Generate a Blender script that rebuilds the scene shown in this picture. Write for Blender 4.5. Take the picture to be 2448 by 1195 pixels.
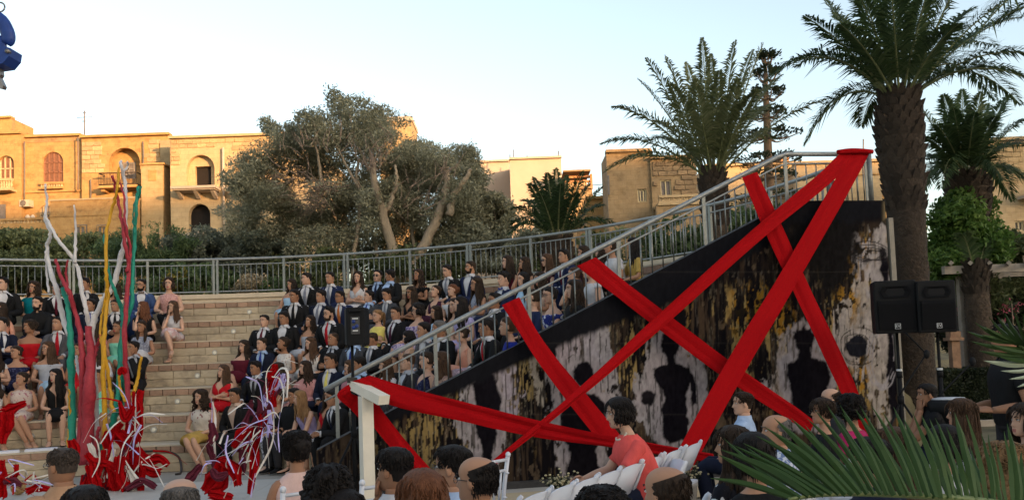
import bpy, math, random
import numpy as np
from mathutils import Vector, Matrix
rnd = random.Random(7)
PI = math.pi
scene = bpy.context.scene
COL = scene.collection
for o in list(bpy.data.objects): bpy.data.objects.remove(o)

# ------------------------------------------------------------------ camera
F, CY, HC, PITCH, ROLL = 2120.0, 703.85, 1.67, 0.0646, 0.0358
_c, _s = math.cos(PITCH), math.sin(PITCH)
FW = np.array([0, _c, _s]); _up = np.array([0, -_s, _c]); _rt = np.array([1.0, 0, 0])
RT = math.cos(ROLL) * _rt - math.sin(ROLL) * _up
UP = math.cos(ROLL) * _up + math.sin(ROLL) * _rt
EYE = np.array([0, 0, HC])
cam_d = bpy.data.cameras.new('camera'); cam = bpy.data.objects.new('camera', cam_d); COL.objects.link(cam)
cam_d.sensor_width = 36; cam_d.lens = 36 * F / 2448; cam_d.shift_y = (CY - 597.5) / 2448
cam_d.clip_start = 0.1; cam_d.clip_end = 3000
M = Matrix(((RT[0], UP[0], -FW[0], EYE[0]), (RT[1], UP[1], -FW[1], EYE[1]), (RT[2], UP[2], -FW[2], EYE[2]), (0, 0, 0, 1)))
cam.matrix_world = M
scene.camera = cam

# ------------------------------------------------------------------ light
SUN_EL, SUN_AZ = math.radians(7.0), math.radians(42)      # low evening sun behind the viewer, to the right
w = bpy.data.worlds.new('World'); scene.world = w; w.use_nodes = True
nt = w.node_tree; bg = nt.nodes['Background']
sky = nt.nodes.new('ShaderNodeTexSky'); sky.sky_type = 'NISHITA'; sky.sun_disc = False
sky.sun_elevation = SUN_EL; sky.sun_rotation = PI - SUN_AZ
sky.altitude = 50; sky.air_density = 1.0; sky.dust_density = 2.5; sky.ozone_density = 1.0
hs_ = nt.nodes.new('ShaderNodeHueSaturation'); hs_.inputs['Saturation'].default_value = .74; hs_.inputs['Value'].default_value = 1.0; nt.links.new(sky.outputs[0], hs_.inputs['Color']); nt.links.new(hs_.outputs[0], bg.inputs[0]); bg.inputs[1].default_value = 0.15
sun_d = bpy.data.lights.new('sun', 'SUN'); sun = bpy.data.objects.new('sun', sun_d); COL.objects.link(sun)
sun_d.energy = 2.9; sun_d.angle = math.radians(0.6); sun_d.color = (1.0, 0.55, 0.23)
sdir = Vector((math.sin(SUN_AZ) * math.cos(SUN_EL), -math.cos(SUN_AZ) * math.cos(SUN_EL), math.sin(SUN_EL)))
sun.rotation_euler = sdir.to_track_quat('Z', 'Y').to_euler()
scene.view_settings.view_transform = 'Standard'; scene.view_settings.look = 'None'
scene.view_settings.gamma = 1.0; scene.view_settings.exposure = 1.85
scene.view_settings.use_curve_mapping = False
scene.render.engine = 'CYCLES'
scene.cycles.max_bounces = 5; scene.cycles.diffuse_bounces = 3; scene.cycles.transparent_max_bounces = 6
scene.cycles.use_denoising = True

# ------------------------------------------------------------------ pixel of the photograph -> place in the world
def ray(px, py): return FW + (px - 1224) / F * RT - (py - CY) / F * UP
def at(px, py, y):                    # on the vertical plane Y = y
    v = ray(px, py); return EYE + v * (y / v[1])
def atz(px, py, z):
    v = ray(px, py); return EYE + v * ((z - HC) / v[2])
def proj(P):
    q = np.asarray(P, float) - EYE; d = q @ FW
    return 1224 + F * (q @ RT) / d, CY - F * (q @ UP) / d

# ------------------------------------------------------------------ mesh helpers
class MB:
    def __init__(s): s.v = []; s.f = []; s.m = []; s.n = 0
    def add(s, verts, faces, mi=0):
        verts = np.asarray(verts, float).reshape(-1, 3)
        b = s.n; s.v.append(verts); s.n += len(verts)
        for f in faces: s.f.append(tuple(b + i for i in f)); s.m.append(mi)
        return b
    def loft(s, rings, close=True, cap0=True, cap1=True, mi=0):
        n = len(rings[0]); V = np.concatenate([np.asarray(r, float) for r in rings]); fs = []
        for i in range(len(rings) - 1):
            a, b = i * n, (i + 1) * n
            for j in range(n if close else n - 1):
                k = (j + 1) % n; fs.append((a + j, a + k, b + k, b + j))
        if cap0: fs.append(tuple(range(n - 1, -1, -1)))
        if cap1: a = (len(rings) - 1) * n; fs.append(tuple(range(a, a + n)))
        s.add(V, fs, mi)
    def tube(s, path, rad, seg=8, mi=0, flat=None, cap=True):
        P = np.asarray(path, float); n = len(P)
        if np.isscalar(rad): rad = [rad] * n
        T = np.gradient(P, axis=0); T /= np.linalg.norm(T, axis=1)[:, None] + 1e-9
        t = T[0]; a = np.array([0, 0, 1.0]) if abs(t[2]) < .9 else np.array([0, 1.0, 0])
        u = np.cross(a, t); u /= np.linalg.norm(u); rings = []
        ang = np.arange(seg) * 2 * PI / seg; ca, sa = np.cos(ang)[:, None], np.sin(ang)[:, None]
        for i in range(n):
            t = T[i]; u = u - t * (u @ t); u /= np.linalg.norm(u) + 1e-9; v = np.cross(t, u)
            r = rad[i]; r1, r2 = (r, r) if np.isscalar(r) else r
            rings.append(P[i] + ca * u * r1 + sa * v * r2)
        s.loft(rings, True, cap, cap, mi)
    def box(s, c, size, mi=0, R=None):
        h = np.asarray(size, float) / 2
        V = np.array([[x, y, z] for x in (-1, 1) for y in (-1, 1) for z in (-1, 1)]) * h
        if R is not None: V = V @ np.asarray(R).T
        s.add(V + np.asarray(c, float), [(0, 1, 3, 2), (4, 6, 7, 5), (0, 4, 5, 1), (2, 3, 7, 6), (0, 2, 6, 4), (1, 5, 7, 3)], mi)
    def ell(s, c, r, seg=10, rings=6, mi=0, R=None):
        V = [[0, 0, -1]]; fs = []
        for i in range(1, rings):
            a = -PI / 2 + PI * i / rings
            for j in range(seg): b = 2 * PI * j / seg; V.append([math.cos(a) * math.cos(b), math.cos(a) * math.sin(b), math.sin(a)])
        V.append([0, 0, 1]); top = len(V) - 1
        for j in range(seg):
            k = (j + 1) % seg; fs.append((0, 1 + k, 1 + j))
            for i in range(rings - 2): a, b = 1 + i * seg, 1 + (i + 1) * seg; fs.append((a + j, a + k, b + k, b + j))
            a = 1 + (rings - 2) * seg; fs.append((a + j, a + k, top))
        V = np.array(V) * np.asarray(r)
        if R is not None: V = V @ np.asarray(R).T
        s.add(V + np.asarray(c, float), fs, mi)
    def mesh(s, name, mats, smooth=True):
        me = bpy.data.meshes.new(name)
        V = np.concatenate(s.v) if s.v else np.zeros((0, 3))
        me.from_pydata(V.tolist(), [], s.f)
        for m in (mats if isinstance(mats, (list, tuple)) else [mats]): me.materials.append(m)
        me.polygons.foreach_set('material_index', s.m)
        if smooth: me.polygons.foreach_set('use_smooth', [True] * len(s.f))
        me.update(); return me
    def build(s, name, mats, parent=None, smooth=True):
        o = bpy.data.objects.new(name, s.mesh(name, mats, smooth)); COL.objects.link(o); o.parent = parent; return o

def raw(name, V, Fq, mat, parent=None, smooth=False):       # fast path for big leaf meshes: all faces have k corners
    V = np.asarray(V, np.float32); Fq = np.asarray(Fq, np.int32); k = Fq.shape[1]
    me = bpy.data.meshes.new(name); me.vertices.add(len(V)); me.vertices.foreach_set('co', V.ravel())
    me.loops.add(Fq.size); me.loops.foreach_set('vertex_index', Fq.ravel())
    me.polygons.add(len(Fq)); me.polygons.foreach_set('loop_start', np.arange(0, Fq.size, k, dtype=np.int32))
    me.polygons.foreach_set('loop_total', np.full(len(Fq), k, np.int32))
    me.materials.append(mat); me.update(calc_edges=True); me.validate()
    o = bpy.data.objects.new(name, me); COL.objects.link(o); o.parent = parent; return o
def inst(name, mesh, parent=None, loc=(0, 0, 0), rot=(0, 0, 0), scale=(1, 1, 1)):
    o = bpy.data.objects.new(name, mesh); COL.objects.link(o); o.parent = parent
    o.location = loc; o.rotation_euler = rot; o.scale = scale; return o
def empty(name, loc=(0, 0, 0), rz=0):
    o = bpy.data.objects.new(name, None); COL.objects.link(o); o.location = loc; o.rotation_euler = (0, 0, rz); return o
def tag(o, label=None, cat=None, group=None, kind=None):
    if label: o['label'] = label
    if cat: o['category'] = cat
    if group: o['group'] = group
    if kind: o['kind'] = kind
    return o
def spline(pts, n=24):                                          # Catmull-Rom through the points
    P = np.asarray(pts, float); 
    if len(P) == 2: return P[0] + (P[1] - P[0]) * np.linspace(0, 1, n)[:, None]
    Q = np.vstack([2 * P[0] - P[1], P, 2 * P[-1] - P[-2]]); out = []; m = len(P) - 1
    for i in range(n):
        u = i / (n - 1) * m; k = min(int(u), m - 1); t = u - k
        a, b, c, d = Q[k:k + 4]
        out.append(.5 * (2 * b + (c - a) * t + (2 * a - 5 * b + 4 * c - d) * t * t + (3 * b - a - 3 * c + d) * t ** 3))
    return np.array(out)
def rotz(a): c, s = math.cos(a), math.sin(a); return np.array([[c, -s, 0], [s, c, 0], [0, 0, 1.0]])
def rotx(a): c, s = math.cos(a), math.sin(a); return np.array([[1.0, 0, 0], [0, c, -s], [0, s, c]])
def roty(a): c, s = math.cos(a), math.sin(a); return np.array([[c, 0, s], [0, 1.0, 0], [-s, 0, c]])
def unit(v): v = np.asarray(v, float); return v / (np.linalg.norm(v) + 1e-9)

# ------------------------------------------------------------------ materials
MATS = {}
def mat(name, col, rough=.75, var=.12, scale=8., bump=0., spec=.35, metal=0., objvar=0., stretch=(1, 1, 1), col2=None, sheen=0., bscale=None, trans=0.):
    if name in MATS: return MATS[name]
    m = bpy.data.materials.new(name); m.use_nodes = True; MATS[name] = m
    N, L = m.node_tree.nodes, m.node_tree.links; b = N['Principled BSDF']
    b.inputs['Roughness'].default_value = rough; b.inputs['Metallic'].default_value = metal
    b.inputs['Specular IOR Level'].default_value = spec
    if sheen: b.inputs['Sheen Weight'].default_value = sheen
    tc = N.new('ShaderNodeTexCoord'); mp = N.new('ShaderNodeMapping'); mp.inputs['Scale'].default_value = stretch
    L.new(tc.outputs['Object'], mp.inputs[0])
    nz = N.new('ShaderNodeTexNoise'); nz.inputs['Scale'].default_value = scale; nz.inputs['Detail'].default_value = 6; nz.inputs['Roughness'].default_value = .62
    L.new(mp.outputs[0], nz.inputs[0])
    rp = N.new('ShaderNodeValToRGB'); L.new(nz.outputs[0], rp.inputs[0])
    c = np.array(col, float); c2 = np.array(col2, float) if col2 is not None else c * (1 + var)
    c1 = c if col2 is not None else c * (1 - var)
    rp.color_ramp.elements[0].position = .32; rp.color_ramp.elements[1].position = .68
    rp.color_ramp.elements[0].color = (*np.clip(c1, 0, 1), 1); rp.color_ramp.elements[1].color = (*np.clip(c2, 0, 1), 1)
    out = rp.outputs[0]
    if objvar:
        oi = N.new('ShaderNodeObjectInfo'); mr = N.new('ShaderNodeMapRange')
        mr.inputs[3].default_value = 1 - objvar; mr.inputs[4].default_value = 1 + objvar
        L.new(oi.outputs['Random'], mr.inputs[0]); hs = N.new('ShaderNodeHueSaturation'); L.new(mr.outputs[0], hs.inputs['Value']); L.new(out, hs.inputs['Color']); out = hs.outputs[0]
    L.new(out, b.inputs['Base Color'])
    if bump:
        bp = N.new('ShaderNodeBump'); bp.inputs['Strength'].default_value = 1; bp.inputs['Distance'].default_value = bump
        n2 = N.new('ShaderNodeTexNoise'); n2.inputs['Scale'].default_value = bscale or scale * 3; n2.inputs['Detail'].default_value = 5
        L.new(mp.outputs[0], n2.inputs[0]); L.new(n2.outputs[0], bp.inputs['Height']); L.new(bp.outputs[0], b.inputs['Normal'])
    if trans:
        out_n = N['Material Output']; tr = N.new('ShaderNodeBsdfTranslucent'); L.new(out, tr.inputs[0]); mx = N.new('ShaderNodeMixShader'); mx.inputs[0].default_value = trans
        L.new(b.outputs[0], mx.inputs[1]); L.new(tr.outputs[0], mx.inputs[2]); L.new(mx.outputs[0], out_n.inputs[0])
    return m
def leafmat(name, c1, c2, c3, scale=1.2):
    """leaf colours that vary leaf by leaf and clump by clump (random per island + broad noise)"""
    if name in MATS: return MATS[name]
    m = bpy.data.materials.new(name); m.use_nodes = True; MATS[name] = m
    N, L = m.node_tree.nodes, m.node_tree.links; b = N['Principled BSDF']; b.inputs['Roughness'].default_value = .6; b.inputs['Specular IOR Level'].default_value = .3
    g = N.new('ShaderNodeNewGeometry'); tc = N.new('ShaderNodeTexCoord'); nz = N.new('ShaderNodeTexNoise'); nz.inputs['Scale'].default_value = scale; nz.inputs['Detail'].default_value = 3
    L.new(tc.outputs['Object'], nz.inputs[0]); ad = N.new('ShaderNodeMath'); ad.operation = 'MULTIPLY_ADD'; ad.inputs[1].default_value = .45
    L.new(g.outputs['Random Per Island'], ad.inputs[0]); sb = N.new('ShaderNodeMath'); sb.operation = 'MULTIPLY_ADD'; sb.inputs[1].default_value = 1.3; sb.inputs[2].default_value = -.38
    L.new(nz.outputs[0], sb.inputs[0]); L.new(sb.outputs[0], ad.inputs[2])
    oi = N.new('ShaderNodeObjectInfo'); a2 = N.new('ShaderNodeMath'); a2.operation = 'MULTIPLY_ADD'; a2.inputs[1].default_value = .34; L.new(oi.outputs['Random'], a2.inputs[0]); a3 = N.new('ShaderNodeMath'); a3.operation = 'SUBTRACT'; a3.inputs[1].default_value = .17; L.new(ad.outputs[0], a3.inputs[0]); L.new(a3.outputs[0], a2.inputs[2])
    rp = N.new('ShaderNodeValToRGB'); L.new(a2.outputs[0], rp.inputs[0]); e = rp.color_ramp.elements
    e[0].position = .15; e[0].color = (*c1, 1); e[1].position = .85; e[1].color = (*c3, 1); k = e.new(.5); k.color = (*c2, 1)
    L.new(rp.outputs[0], b.inputs['Base Color'])
    tr = N.new('ShaderNodeBsdfTranslucent'); L.new(rp.outputs[0], tr.inputs[0]); mx = N.new('ShaderNodeMixShader'); mx.inputs[0].default_value = .38
    L.new(b.outputs[0], mx.inputs[1]); L.new(tr.outputs[0], mx.inputs[2]); L.new(mx.outputs[0], N['Material Output'].inputs[0])
    return m
STONE = mat('limestone_facade', (.34, .23, .115), .9, col2=(.42, .30, .165), scale=.8, bump=.02, bscale=5)
# ------------------------------------------------------------------ people
def col(name, c, rough=.8, var=.12, **k): return mat('cloth_' + name, c, max(rough, .75), var, spec=.10, scale=k.pop('scale', 14.), bump=k.pop('bump', .010), bscale=16., stretch=(1, 1, .6), **k)
SKINS = {n: mat('skin_' + n, c, .62, .08, scale=9, spec=.22) for n, c in dict(fair=(.47, .275, .19), mid=(.37, .195, .12), tan=(.28, .138, .08), dark=(.18, .09, .05)).items()}
HAIRS = {n: mat('hair_' + n, c, .6, .35, scale=30, stretch=(3, 3, .4), bump=.004, spec=.14) for n, c in
         dict(black=(.012, .009, .008), dark=(.028, .017, .011), brown=(.06, .032, .018), auburn=(.11, .042, .02), light=(.2, .11, .05), grey=(.10, .09, .085), stub=(.05, .037, .03)).items()}
LIP = {k: mat('lips_' + k, c, .5, .05) for k, c in dict(n=(.30, .10, .08), m=(.25, .115, .085), r=(.30, .025, .035)).items()}
EYEW = mat('eye_white', (.62, .58, .55), .3, .03); EYED = mat('eye_iris', (.02, .012, .008), .2, .1)
GLASS = mat('glasses_black', (.015, .013, .013), .3, .1, spec=.5)
SHADES = mat('sunglass_lens', (.012, .01, .01), .12, .1, spec=.6)

TM = [(-.02, .13, .10, .10), (.03, .172, .125, .125), (.10, .176, .128, .122), (.20, .160, .122, .108), (.30, .172, .128, .112), (.38, .186, .130, .112), (.44, .188, .118, .105), (.485, .172, .095, .09), (.52, .118, .072, .075), (.545, .07, .055, .062), (.575, .056, .052, .058)]
TF = [(-.02, .13, .10, .10), (.03, .170, .12, .13), (.10, .165, .118, .122), (.20, .128, .098, .095), (.30, .142, .118, .098), (.355, .152, .135, .098), (.42, .152, .112, .09), (.465, .146, .085, .078), (.50, .098, .062, .066), (.525, .056, .046, .052), (.565, .045, .044, .048)]
HEAD = [(-.105, .040, .070, .045), (-.098, .047, .082, .058), (-.08, .056, .090, .070), (-.062, .062, .0905, .078), (-.045, .066, .0895, .084), (-.028, .069, .089, .09), (-.012, .071, .087, .095), (.004, .072, .085, .098), (.018, .0725, .084, .1), (.032, .073, .088, .101), (.046, .0735, .09, .102), (.065, .073, .086, .101), (.084, .068, .076, .095), (.10, .057, .06, .08), (.111, .040, .042, .056), (.118, .02, .02, .028)]
NSEG = 26
_q = np.linspace(-1, 1, NSEG, endpoint=False); ATH = np.sign(_q) * np.abs(_q) ** 1.25 * PI        # head angles, 0 = the face, denser at the face
TSEG = 20; TTH = np.linspace(-PI, PI, TSEG, endpoint=False)
def gs(x, s): return math.exp(-(x / s) ** 2)
def sring(hw, f, b, th, p=2.4):
    s, c = np.sin(th), np.cos(th)
    k = (np.abs(s) ** p + np.abs(c) ** p) ** (-1 / p)
    return np.stack([hw * s * k, np.where(c > 0, f, b) * c * k, np.zeros_like(th)], 1)
VS = 1.07
class Fig:
    """body frame: seat under the pelvis at z = 0, +y is where the body faces; spine leans by `lean`, head turned by yaw / pitch"""
    def __init__(s, sex='f', lean=.05, yaw=0, pitch=0, fat=1.0, tilt=0., seatdrop=-.42, twist=0.):
        s.sex, s.lean, s.yaw, s.pitch, s.fat, s.tilt, s.floor = sex, lean, yaw, pitch, fat, tilt, seatdrop
        s.T = TM if sex == 'm' else TF
        s.headc = s.spine(.70 / VS) + np.array([0, .018, .025])
        s.HR = rotz(yaw) @ rotx(pitch) @ roty(tilt)
        s.hs = 1.0 if sex == 'm' else .96
    def spine(s, z): 
        u = max(z, 0) / .55; return np.array([s.tilt * .12 * u, s.lean * u ** 1.3 - .02 + .02 * math.sin(u * 3), z * VS])
    def dims(s, z):
        T = s.T
        if z <= T[0][0]: return T[0][1:]
        for a, b in zip(T, T[1:]):
            if z <= b[0]:
                t = (z - a[0]) / (b[0] - a[0]); r = [a[i] + (b[i] - a[i]) * t for i in (1, 2, 3)]
                k = s.fat if z < .5 else 1 + (s.fat - 1) * .3
                return [r[0] * k, r[1] * (k ** 1.5), r[2] * k]
        return T[-1][1:]
    def tring(s, z, off=0, th=TTH):
        hw, f, b = s.dims(z); r = sring(hw + off, f + off, b + off, th, 2.5 if z < .5 else 2.1); return r + s.spine(z)
    def hring(s, z, th=ATH, off=0, face=True):
        H = HEAD; k = s.hs
        zz = min(max(z, H[0][0]), H[-1][0])
        for a, b in zip(H, H[1:]):
            if zz <= b[0]: break
        t = (zz - a[0]) / (b[0] - a[0]); hw, f, bk = [a[i] + (b[i] - a[i]) * t for i in (1, 2, 3)]
        r = sring(hw + off, f + off, bk + off, th, 2.15)
        if face:
            for i, q in enumerate(th):
                aq = abs(q); d = 0
                if -.04 < z < .03: d += .026 * gs(q, .15) * (max(0, 1 - abs(z + .024) / .018) if z < -.024 else max(0, 1 - (z + .024) / .06))
                d -= .009 * gs(aq - .40, .2) * gs(z - .016, .014)
                d += .004 * gs(q, .3) * (gs(z + .056, .007) + gs(z + .07, .007)) - .003 * gs(q, .3) * gs(z + .063, .004)
                d += .004 * gs(q, .2) * gs(z + .095, .01)
                r[i, 1] += d * 1.0
        r[:, 2] = z; r *= k
        return r @ s.HR.T + s.headc
    def hp(s, x, y, z): return np.array([x, y, z]) * s.hs @ s.HR.T + s.headc
    # limbs -----------------------------------------------------------
    def pose(s, arms='lap', legs='par'):
        sh = .172 * s.fat if s.sex == 'm' else .142 * s.fat
        zs = .455 if s.sex == 'm' else .435
        s.arm = {}
        for d, nm in ((-1, 'l'), (1, 'r')):
            S = s.spine(zs) + np.array([d * sh, 0, .0]); a = arms if isinstance(arms, str) else arms[0 if d < 0 else 1]
            if a == 'lap': E, W, D, N = S + [d * .07, .05, -.25], np.array([d * .055, .25 + s.lean * .3, .155]), (-d * .75, .6, -.2), (0, .3, -1)
            elif a == 'knees': E, W, D, N = S + [d * .08, .10, -.24], np.array([d * .11, .34, .185]), (d * -.1, 1, -.25), (0, -.2, -1)
            elif a == 'fore': E, W, D, N = np.array([d * .15, .26, .21]), np.array([d * .05, .46, .21]), (-d * .5, .85, -.15), (-d, 0, -.6)      # elbows on the knees
            elif a == 'cross': E, W, D, N = S + [d * .06, .08, -.23], s.spine(.27) + [-d * .05, .19, (.02 if d > 0 else -.015)], (-d, .05, .05), (0, -1, 0)
            elif a == 'chin': E, W, D, N = np.array([d * .12, .2 + s.lean, .26]), s.headc + s.HR @ np.array([d * .035, .085, -.155]), s.HR @ np.array([-d * .2, .1, 1]), s.HR @ np.array([-d * .3, -1, 0])
            elif a == 'side': E, W, D, N = S + [d * .07, -.02, -.26], np.array([d * .25, .12, .10]), (0, .7, -.7), (-d, 0, 0)
            elif a == 'brace': E, W, D, N = S + [d * .10, -.08, -.22], S + [d * .10, -.02, -.44], (0, .8, -.3), (0, 0, -1)
            elif a == 'fwd': E, W, D, N = S + [d * .05, .16, -.2], S + [d * .0, .38, -.26], (-d * .2, 1, -.1), (-d, 0, -.5)
            elif a == 'hang': E, W, D, N = S + [d * .06, .0, -.28], S + [d * .06, .06, -.53], (0, .2, -1), (-d, 0, 0)
            elif a == 'bent': E, W, D, N = S + [d * .08, -.02, -.28], S + [d * .01, .22, -.31], (-d * .4, .9, .1), (-d * .4, -.3, -.9)
            else: E, W, D, N = [np.asarray(q, float) for q in a]
            s.arm[nm] = (S, np.asarray(E, float), np.asarray(W, float), unit(D), unit(N), d)
        s.leg = {}; fl = s.floor
        for d, nm in ((-1, 'l'), (1, 'r')):
            Hp = np.array([d * .085, .0, .085])
            if legs == 'par': K, A, T = (d * .10, .43, .085), (d * .095, .40, fl + .08), (d * .1, 1, 0)
            elif legs == 'apart': K, A, T = (d * .17, .42, .08), (d * .15, .39, fl + .08), (d * .3, 1, 0)
            elif legs == 'cross':
                if d > 0: K, A, T = (.0, .46, .17), (-.13, .55, fl + .23), (-.2, 1, -.5)
                else: K, A, T = (-.06, .43, .075), (-.03, .38, fl + .08), (.1, 1, 0)
            elif legs == 'slant': K, A, T = (d * .06 + .05, .44, .08), (d * .045 - .14, .44, fl + .08), (-.3, 1, 0)
            elif legs == 'stand': Hp = np.array([d * .085, 0, .03]); K, A, T = (d * .10, .03, -.40), (d * .11, -.02, -.80), (d * .2, 1, 0)
            s.leg[nm] = (Hp, np.array(K), np.array(A), unit(T))
        return s
    def armpath(s, nm, t1=1.0, n=9):
        S, E, W, D, N, d = s.arm[nm]; P = spline([S + [-d * .05, 0, .005], S, S * .45 + E * .55 + np.array([d * .012, 0, 0]), E, E * .5 + W * .5, W], 21)
        m = max(3, int(round(20 * t1)) + 1); return P[:m]
    ARM_M = [.062, .062, .061, .060, .058, .056, .054, .052, .050, .048, .047, .046, .045, .046, .045, .043, .040, .037, .033, .029, .027]
    def armrad(s, m, off=0):
        k = (1.0 if s.sex == 'm' else .80) * (1 + (s.fat - 1) * .7); return [(s.ARM_M[i] * k + off) for i in range(m)]
    def legpath(s, nm):
        H, K, A, T = s.leg[nm]; return spline([H + [0, -.03, 0] if K[2] > -.2 else H + [0, 0, .06], H, H * .5 + K * .5, K, K * .45 + A * .55, A], 21)
    LEG = [.085, .088, .09, .09, .088, .086, .083, .079, .074, .069, .063, .060, .058, .057, .057, .056, .052, .047, .041, .037, .035]
    def legrad(s, off=0):
        k = (1 if s.sex == 'm' else .93) * s.fat ** .6; return [r * k + off for r in s.LEG]
def hand(mb, W, D, N, d, k=1.0, curl=.5, mi=0, seg=5):
    D, N = unit(D), unit(N - D * (N @ D)); X = np.cross(N, D) * d * -1       # X towards the thumb
    R = []
    for t, wd, th in ((-.02, .024, .020), (.02, .032, .017), (.06, .040, .015), (.088, .041, .012), (.096, .036, .008)):
        ang = np.arange(8) * PI / 4; R.append(W + D * t * k + (np.cos(ang)[:, None] * X * wd + np.sin(ang)[:, None] * N * th) * k)
    mb.loft(R, mi=mi)
    for i, (ox, L) in enumerate(((.030, .070), (.010, .078), (-.011, .073), (-.031, .058))):
        p = W + (D * .085 + X * ox) * k; P = [p]; a = .15
        for j, q in enumerate((.45, .32, .23)):
            a += curl * (.45 + .25 * j); p = p + (D * math.cos(a) + N * math.sin(a)) * L * q * k; P.append(p)
        mb.tube(P, [.0095 * k, .0088 * k, .0078 * k, .006 * k], seg, mi)
    p = W + (D * .022 + X * .028) * k; q = p + (D * .028 + X * .022 + N * .008) * k; r = q + (D * .030 + X * .006 + N * .012) * k
    mb.tube([p, q, r, r + (D * .018 + N * .006) * k], [.013 * k, .0115 * k, .0095 * k, .007 * k], seg, mi)
def foot(mb, A, T, off=0, mi=0, heel=0.):
    T = unit([T[0], T[1], 0]); S = np.cross(T, [0, 0, 1.0]); z0 = A[2] - .08; R = []
    for t, wd, h, zc in ((-.055, .024, .05, .045), (-.03, .032, .085, .055), (.02, .034, .085, .05), (.08, .04, .05, .028), (.14, .044, .038, .02), (.185, .036, .028, .016), (.205, .018, .016, .014)):
        ang = np.arange(10) * PI / 5; lift = heel * max(0, (.1 - t) / .15)
        R.append(np.array([A[0], A[1], z0 + zc + lift]) + T * t + np.cos(ang)[:, None] * S * (wd + off) + np.sin(ang)[:, None] * np.array([0, 0, 1.0]) * (h / 2 + off * .5))
    mb.loft(R, mi=mi)
def make_body(f, skin, lip='n', brow='black', curl=.5):
    mb = MB(); SK, LI, EW, ED, BR = 0, 1, 2, 3, 4
    R = [f.tring(z) for z in (-.02, .03, .1, .18, .26, .33, .38, .43, .465, .495, .52, .545)]
    # neck follows on into the head as one surface
    th = TTH; n0, n1 = f.spine(.565), f.headc + f.HR @ np.array([0, -.012, -.085])
    V = [r for r in R]
    for t in (.25, .6, .9):
        c = n0 * (1 - t) + n1 * t; k = 1 if f.sex == 'm' else .84; V.append(c + sring(.058 * k, .055 * k, .06 * k, th, 2))
    mb.loft(V, mi=SK)
    hr = [f.hring(z) for z in (-.105, -.1, -.092, -.082, -.075, -.069, -.063, -.057, -.05, -.04, -.033, -.024, -.014, -.004, .006, .016, .026, .034, .043, .055, .07, .085, .1, .111, .118)]
    b0 = len(mb.f); mb.loft(hr, mi=SK)
    for i in range(NSEG * 0, len(mb.f) - b0 - 2):               # the lips: faces round the mouth
        rr, j = divmod(i, NSEG)
        if rr in (4, 5, 6, 7) and abs((ATH[j] + ATH[(j + 1) % NSEG]) / 2) < .3: mb.m[b0 + i] = LI
    for d in (-1, 1):
        mb.ell(f.hp(d * .031, .0765, .0165), (.0135, .009, .0068), 8, 5, EW, f.HR)
        mb.ell(f.hp(d * .031, .0815, .0168), (.0062, .0048, .0064), 7, 5, ED, f.HR)
        P = [f.hp(d * .014, .092, .037), f.hp(d * .03, .091, .043), f.hp(d * .046, .080, .039)]
        mb.tube(P, [(.004, .003), (.0046, .003), (.0025, .002)], 5, BR)
        P = [f.hp(d * .019, .085, .0215), f.hp(d * .031, .0875, .0245), f.hp(d * .044, .079, .0205)]
        mb.tube(P, [.0016, .0024, .0016], 4, BR)
        mb.ell(f.hp(d * .076, -.006, .0), (.009, .02, .032), 8, 6, SK, f.HR @ rotz(-d * .35))
        nm = 'l' if d < 0 else 'r'
        P = f.armpath(nm); mb.tube(P, f.armrad(len(P)), 9, SK)
        S, E, W, D, N, _ = f.arm[nm]; hand(mb, W, D, N, d, 1 if f.sex == 'm' else .9, curl, SK)
        mb.tube(f.legpath(nm), f.legrad(), 10, SK); foot(mb, f.leg[nm][2], f.leg[nm][3], 0, SK)
    o = mb.build('person', [skin, LIP[lip], EYEW, EYED, HAIRS[brow]]); return o
def gap_th(a, n=TSEG): return np.linspace(a, 2 * PI - a, n + 1)
def shell(f, z0, z1, off, m, name, par, opening=None, n=9, extra=None, mb=None, build=True):
    mb = mb or MB(); R = []
    for z in np.linspace(z0, z1, n):
        a = opening(z) if opening else None
        R.append(f.tring(z, off, gap_th(a)) if a is not None else f.tring(z, off))
    mb.loft(R, opening is None, False, False)
    if build: return mb.build(name, m, par)
    return mb
def lap(mb, f, off, hem=.45, w=.185, drop=.05, flare=1.0, z0=.13):   # skirt part that covers the thighs
    kz = max(f.leg['l'][1][2], f.leg['r'][1][2]); kx = (f.leg['l'][1][0] + f.leg['r'][1][0]) / 2
    P = [(0, -.1, .07), (0, .02, .09), (kx * .3, .16, .095), (kx * .7, .3, .085 + (kz - .08) * .6), (kx, hem, .07 + (kz - .08) * .9)]
    R = []; th = np.linspace(-PI, PI, 18, endpoint=False)
    for i, p in enumerate(P):
        ww = w * f.fat * (1 - .05 * i) * (flare if i > 2 else 1); hh = .105 + (kz - .08) * .3
        q = np.stack([ww * np.sign(np.sin(th)) * np.abs(np.sin(th)) ** .8, np.zeros(18), hh * np.cos(th) * np.where(np.cos(th) < 0, .8, 1)], 1); q[:, 1] += np.where(np.cos(th) < 0, 0, .0)
        R.append(q + np.array(p) + [0, 0, off])
    e = R[-1].copy(); e[:, 1] += .02 + .010 * np.sin(th * 5); e[:, 2] -= np.where(np.cos(th) < 0.2, drop * .4, drop * .15); R.append(e)
    mb.loft(R, True, True, True)
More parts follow.
